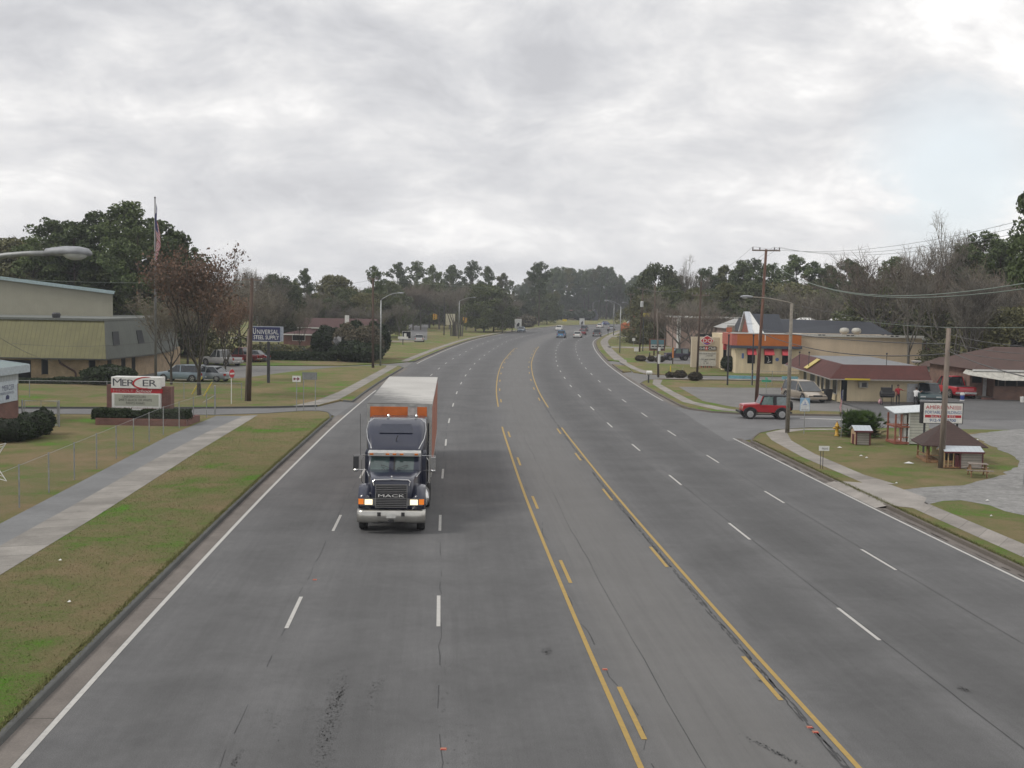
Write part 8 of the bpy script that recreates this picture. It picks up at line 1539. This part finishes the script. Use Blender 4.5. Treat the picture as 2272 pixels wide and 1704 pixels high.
bx(t, 'wall', SIDW, 0, xr_, 0, 1.6, .05, lz(668)); part(t, 'wall_top', SIDW, lambda b: b.prism_y([(0, lz(668)), (xr_, lz(668)), (xr_, lz(640)), (0, lz(655))], 0, 1.6)); part(t, 'corner_trim', WHT, lambda b: b.box(-.06, .03, -.03, .03, 0, lz(650))); part(t, 'roof', pm('white metal roof', (.50, .54, .56), .4), lambda b: b.hexa([(xl_-.1, -.2, lz(660)), (xr_+.05, -.2, lz(640)), (xr_+.05, 1.8, lz(612)), (xl_-.1, 1.8, lz(632))], [(xl_-.1, -.2, lz(655)), (xr_+.05, -.2, lz(634)), (xr_+.05, 1.8, lz(606)), (xl_-.1, 1.8, lz(627))]))
RW = pm('red stained timber', (.25, .085, .055), .7, var=.2)
for xx, yy in ((lx(1158), 0), (lx(1205), 0), (lx(1158), 1.4)): part(t, 'post', RW, lambda b: b.box(xx-.045, xx+.045, yy-.045, yy+.045, 0, lz(668)))

for z_, z2_ in ((.02, .16), (lz(775), lz(762))): part(t, 'deck', RW, lambda b: b.box(xl_, 0, -.06, 1.55, z_, z2_))
for z_, z2_ in ((lz(752), lz(745)), (lz(858), lz(850))): part(t, 'rail', RW, lambda b: b.box(xl_, 0, -.03, .03, z_, z2_))
for z_, z2_ in ((.16, .75), (lz(755), lz(680))): part(t, 'doorway', BLKT, lambda b: b.box(-.13, -.062, .3, 1.0, z_, z2_))
part(t, 'inner_wall', WHT, lambda b: b.box(-.30, -.135, .08, .9, .16, lz(675)))
Yn = 56.2; X, Z = PXW('F', Yn); t = thing('picnic_table', 'small wooden picnic table with two benches at the edge of the grass', 'picnic table', (X(1845), Yn, ZL+.006), R_(-12)); part(t, 'table_top', GREYW, lambda b: [b.box(-.45+.0, .45, -.30+i*.15, -.17+i*.15, .60, .63) for i in range(4)])
for s in (-1, 1): part(t, 'bench', GREYW, lambda b: [b.box(-.62, .62, s*.62-.12+j*.12, s*.62-.01+j*.12, .34, .37) for j in (0, 1)])
for s in (-1, 1): part(t, 'leg_frame', TREAT, lambda b: [b.tube([(s*.36, -.5, 0), (s*.36, -.12, .6)], .035, 4), b.tube([(s*.36, .5, 0), (s*.36, .12, .6)], .035, 4), b.box(s*.36-.02, s*.36+.02, -.72, .74, .28, .34)])
# board of the yard
Ya = 65.0; X, Z = PXW('F', Ya); xa = X(1357); xb = X(1697); t = thing('business_sign', 'white portable buildings board with red and blue lettering in a black frame', 'sign', ((xa+xb)/2, Ya, ZL)); h = (xb-xa)/2; u = lambda x: X(x)-(xa+xb)/2; lz = lambda y: Z(y)-ZL
bx(t, 'frame', BLKT, -h, h, -.15, .15, lz(735), lz(560)); bx(t, 'face', pm('board face', (.70, .69, .65), .5), u(1376), u(1690), -.165, -.15, lz(730), lz(568)); BL = pm('sign blue', (.03, .09, .28), .5)
tx = lambda s__, a_, b_2, y0_, y1_, m, **k: text(s__, u(b_2)-u(a_), lz(y0_)-lz(y1_), u((a_+b_2)/2), lz((y0_+y1_)/2), -.17, m, t, **k)
tx('AMERICAN', 1390, 1615, 586, 616, REDP, bold=.03); tx('PORTABLE BUILDINGS', 1386, 1684, 630, 654, BL, bold=.02); bx(t, 'red_stripe', REDP, u(1386), u(1682), -.169, -.165, lz(686), lz(664))
text('BUILT ON SITE', u(1635)-u(1435), lz(668)-lz(684), u(1535), lz(676), -.172, WHT, t, bold=.02); tx('912-964-2700', 1425, 1640, 695, 719, BL, bold=.02)
part(t, 'small_flag', pm('faded flag red', (.45, .22, .22), .6), lambda b: [b.box(u(1622), u(1680), -.169, -.165, lz(590+i*6), lz(587+i*6)) for i in range(6)]); part(t, 'post', DKM, lambda b: [b.tube([(-h+.25, 0, 0), (-h+.25, 0, lz(735))], .06, 6), b.tube([(h-.25, 0, 0), (h-.25, 0, lz(735))], .06, 6)])
# palm clump, hydrant, flag, church sign, kerb sign
x, y = G('F', 900, 850, ZL); Wp = (AT('F', 1110, 850, y)[0]-AT('F', 690, 850, y)[0])/2; Hp = AT('F', 900, 600, y)[1]
t = thing('palmetto', 'broad dark green palmetto clump beside the yellow hydrant', 'palm bush', (x, y+.6, ZL))
def fronds(n=760, rg=np.random.default_rng(8)):
    V = []
    for i in range(n):
        a = rg.uniform(0, 6.283); el = rg.uniform(.05, 1.5); L = rg.uniform(.7, 1.0); cx0, cy0 = rg.normal(0, .35, 2); d = np.array([math.cos(a)*math.cos(el)*Wp*.72, math.sin(a)*math.cos(el)*Wp*.72, math.sin(el)*(Hp+.15)])*L; p = np.array([cx0, cy0, .1])+d*.62; e = p+d*.3; sd_ = np.cross(d, [0, 0, 1.0]); sd_ /= max(1e-6, np.linalg.norm(sd_)); up = np.cross(sd_, d); up /= max(1e-6, np.linalg.norm(up)); ln = .42
        V += [np.array([cx0, cy0, .05]), np.array([cx0, cy0, .05])+sd_*.02, p+sd_*.012, p]
        dn = d/np.linalg.norm(d)
        for k in range(9):
            th = -1.3+2.6*k/8; dirn = dn*math.cos(th)+sd_*math.sin(th)+np.array([0, 0, -.18]); q = p+dirn*ln*rg.uniform(.85, 1.1); w_ = (sd_*math.cos(th)-dn*math.sin(th))*.028+up*.01
            V += [p, p+dirn*ln*.45-w_, q, p+dirn*ln*.45+w_]
    return np.array(V)
o = bpy.data.objects.new('fronds', fmesh('fronds', fronds(), [leafmat('palmetto green', (.065, .115, .032), .45, .5)])); COL.objects.link(o); o.parent = t; part(t, 'dead_leaves', pm('dead palmetto', (.08, .065, .035), .9, var=.4), lambda b: b.ell((0, 0, .25), (Wp*.6, Wp*.5, .45), 12, jit=.12))
x, y = G('F', 680, 838, ZL); t = thing('fire_hydrant', 'yellow fire hydrant on the grass at the street corner', 'fire hydrant', (x, y, ZL)); HY = pm('hydrant yellow', (.50, .29, .03), .5, var=.15); part(t, 'barrel', HY, lambda b: b.lathe([(.16, 0), (.16, .06), (.11, .08), (.11, .58), (.15, .60), (.15, .66), (.11, .68), (.10, .76), (.05, .84), (.02, .9)], 14, 0), True)
for s in (-1, 1): part(t, 'nozzle', HY, lambda b: b.lathe([(.065, 0), (.065, .13), (.05, .15)], 8, 0, (s*.1 if s > 0 else -.25, 0, .5), 'x'))
part(t, 'cap', pm('hydrant rust', (.25, .10, .03), .7), lambda b: b.lathe([(.04, 0), (.04, .07)], 6, 0, (0, 0, .86)))
x, y = G('F', 715, 850, ZL); z = AT('F', 722, 460, y)[1]; t = thing('flagpole', 'thin pole with a small flag in front of the palmetto clump', 'flagpole', (x, y, ZL)); part(t, 'pole', GALV, lambda b: b.tube([(0, 0, 0), (.02, 0, z-ZL)], .022, 6)); part(t, 'bracket', DKM, lambda b: b.box(-.02, .12, -.03, .03, (z-ZL)*.5, (z-ZL)*.53)); flag('flag', 'small striped flag hanging limp on the thin pole by the palmetto clump', x-.0, y, z-.02, .62, 1.0, .12, 7, sgn=-1)
x, y = G('F', 395, 820, ZL); X, Z = PXW('F', y); t = thing('church_sign', 'blue and white sign with a pointed arch on a thin post at the street corner', 'sign', (x, y, ZL)); h = (X(450)-X(370))/2; xc_ = X(410)-x; z0_, z1_ = Z(655)-ZL, Z(545)-ZL; post(t, z0_+.1, .025, GALV, xc_); bx(t, 'panel', pm('sky blue panel', (.22, .38, .55), .5), xc_-h, xc_+h, -.04, -.02, z0_, z1_, bevel=.01); part(t, 'arch', pm('white arch', (.56, .58, .60), .5), lambda b: b.prism_y([(xc_-h*.92, z0_+.02), (xc_+h*.92, z0_+.02), (xc_+h*.92, (z0_+z1_)/2-.02), (xc_+h*.5, (z0_*.25+z1_*.75)), (xc_, z1_-.02), (xc_-h*.5, (z0_*.25+z1_*.75)), (xc_-h*.92, (z0_+z1_)/2-.02)], -.05, -.041)); part(t, 'emblem', pm('faded blue', (.20, .26, .45), .5), lambda b: [b.box(xc_-.12, xc_+.12, -.054, -.05, (z0_+z1_)/2-.02, (z0_+z1_)/2+.03), b.box(xc_-.03, xc_+.03, -.054, -.05, (z0_+z1_)/2+.05, (z0_+z1_)/2+.2)]); text('CHURCH', .42, .05, xc_, z0_+.1, -.051, NAVYP, t, bold=.01)
x, y = G('F', 563, 1105, ZL); X, Z = PXW('F', y); t = thing('small_sign', 'little white sign with dark letters on two thin legs beside the right footpath', 'sign', (x, y, ZL)); h = (X(622)-X(538))/2; xc_ = X(580)-x; bx(t, 'panel', WHT, xc_-h, xc_+h, -.03, .0, Z(975)-ZL, Z(936)-ZL); post(t, Z(940)-ZL, .016, DKM, X(554)-x); post(t, Z(940)-ZL, .016, DKM, X(574)-x); text('PAWS', .30, .10, xc_+.04, Z(958)-ZL, -.032, BLKT, t, bold=.03)
for px_, py_, s_, lb in ((705, 938, .16, 'beside the tiny dog house'), (880, 1006, .12, 'left in the middle of the right lawn'), (926, 1021, .10, 'right in the middle of the right lawn'), (1272, 1066, .30, 'in front of the play house, the largest piece'), (1833, 875, .12, 'on the gravel edge behind the play house'), (1170, 1230, .08, 'near the driveway slab'), (1915, 1373, .10, 'on the lower right gravel'), (1945, 1500, .07, 'on the lower right grass')):
    x, y = G('F', px_, py_, ZL); o = part(None, 'litter', WHT, lambda b: b.poly([(x-s_, y, ZL+.03), (x, y-s_*.7, ZL+.05), (x+s_, y+.05, ZL+.02), (x+s_*.2, y+s_*.8, ZL+.09)])); tag(o, 'scrap of white paper '+lb, 'litter', 'paper scraps on the right lawn')
for k_, px_, py_, lb in (('M', 365, 403, 'upper'), ('M', 420, 658, 'lower')): x, y = G(k_, px_, py_, ZL); o = part(None, 'litter', WHT, lambda b: b.poly([(x-.05, y, ZL+.05), (x, y-.05, ZL+.06), (x+.05, y+.02, ZL+.05), (x, y+.06, ZL+.09)])); tag(o, lb+' scrap of white paper on the left verge', 'litter')
x, y = G('F', 2200, 1250, ZL); t = thing('sign_frame', 'thin grey metal frame just showing at the right edge over the gravel', 'frame', (x+.02, y, ZL)); part(t, 'frame', GALV, lambda b: b.tube([(0, 0, 0), (0, 0, .62), (1.2, 0, .62), (1.2, 0, 0)], .015, 5)); part(t, 'panel', pm('grey sign back', (.19, .20, .20), .5), lambda b: b.box(.03, 1.17, -.01, .01, .1, .6))
# road studs and stones
STUD = pm('road stud amber', (.35, .13, .08), .5)
for k_, px_, py_, lb in (('N', 595, 670, 'beside the left yellow line'), ('N', 1385, 893, 'beside the right yellow line near the bottom'), ('N', 1407, 912, 'just right of the other stud by the right yellow line'), ('M', 1918, 512, 'ahead of the left white dash'), ('O', 958, 1618, 'at the bottom between the lanes')):
    x, y = G(k_, px_, py_); t = thing('road_stud', 'small reflective road stud '+lb, 'road stud', (x, y, .002), 0, 'reflective road studs'); part(t, 'body', STUD, lambda b: b.hexa([(-.06, -.06, 0), (.06, -.06, 0), (.06, .06, 0), (-.06, .06, 0)], [(-.05, -.02, .02), (.05, -.02, .02), (.05, .02, .02), (-.05, .02, .02)])); part(t, 'reflector', REDP, lambda b: b.box(-.045, .045, -.055, -.05, .004, .016))
# ------------------------------------------------------------------ thin winter haze
m = bpy.data.materials.new('haze air'); m.use_nodes = True; t = m.node_tree; t.nodes.clear()
pv = t.nodes.new('ShaderNodeVolumePrincipled'); pv.inputs['Color'].default_value = (.88, .92, 1, 1); pv.inputs['Density'].default_value = .00032; pv.inputs['Anisotropy'].default_value = .2
ou = t.nodes.new('ShaderNodeOutputMaterial'); t.links.new(pv.outputs[0], ou.inputs['Volume'])
mb = MB(); mb.box(-900, 900, -60, 1000, -1.2, 40)
tag(mb.build('haze', m), 'thin pale winter haze over the whole view', 'haze', kind='stuff')
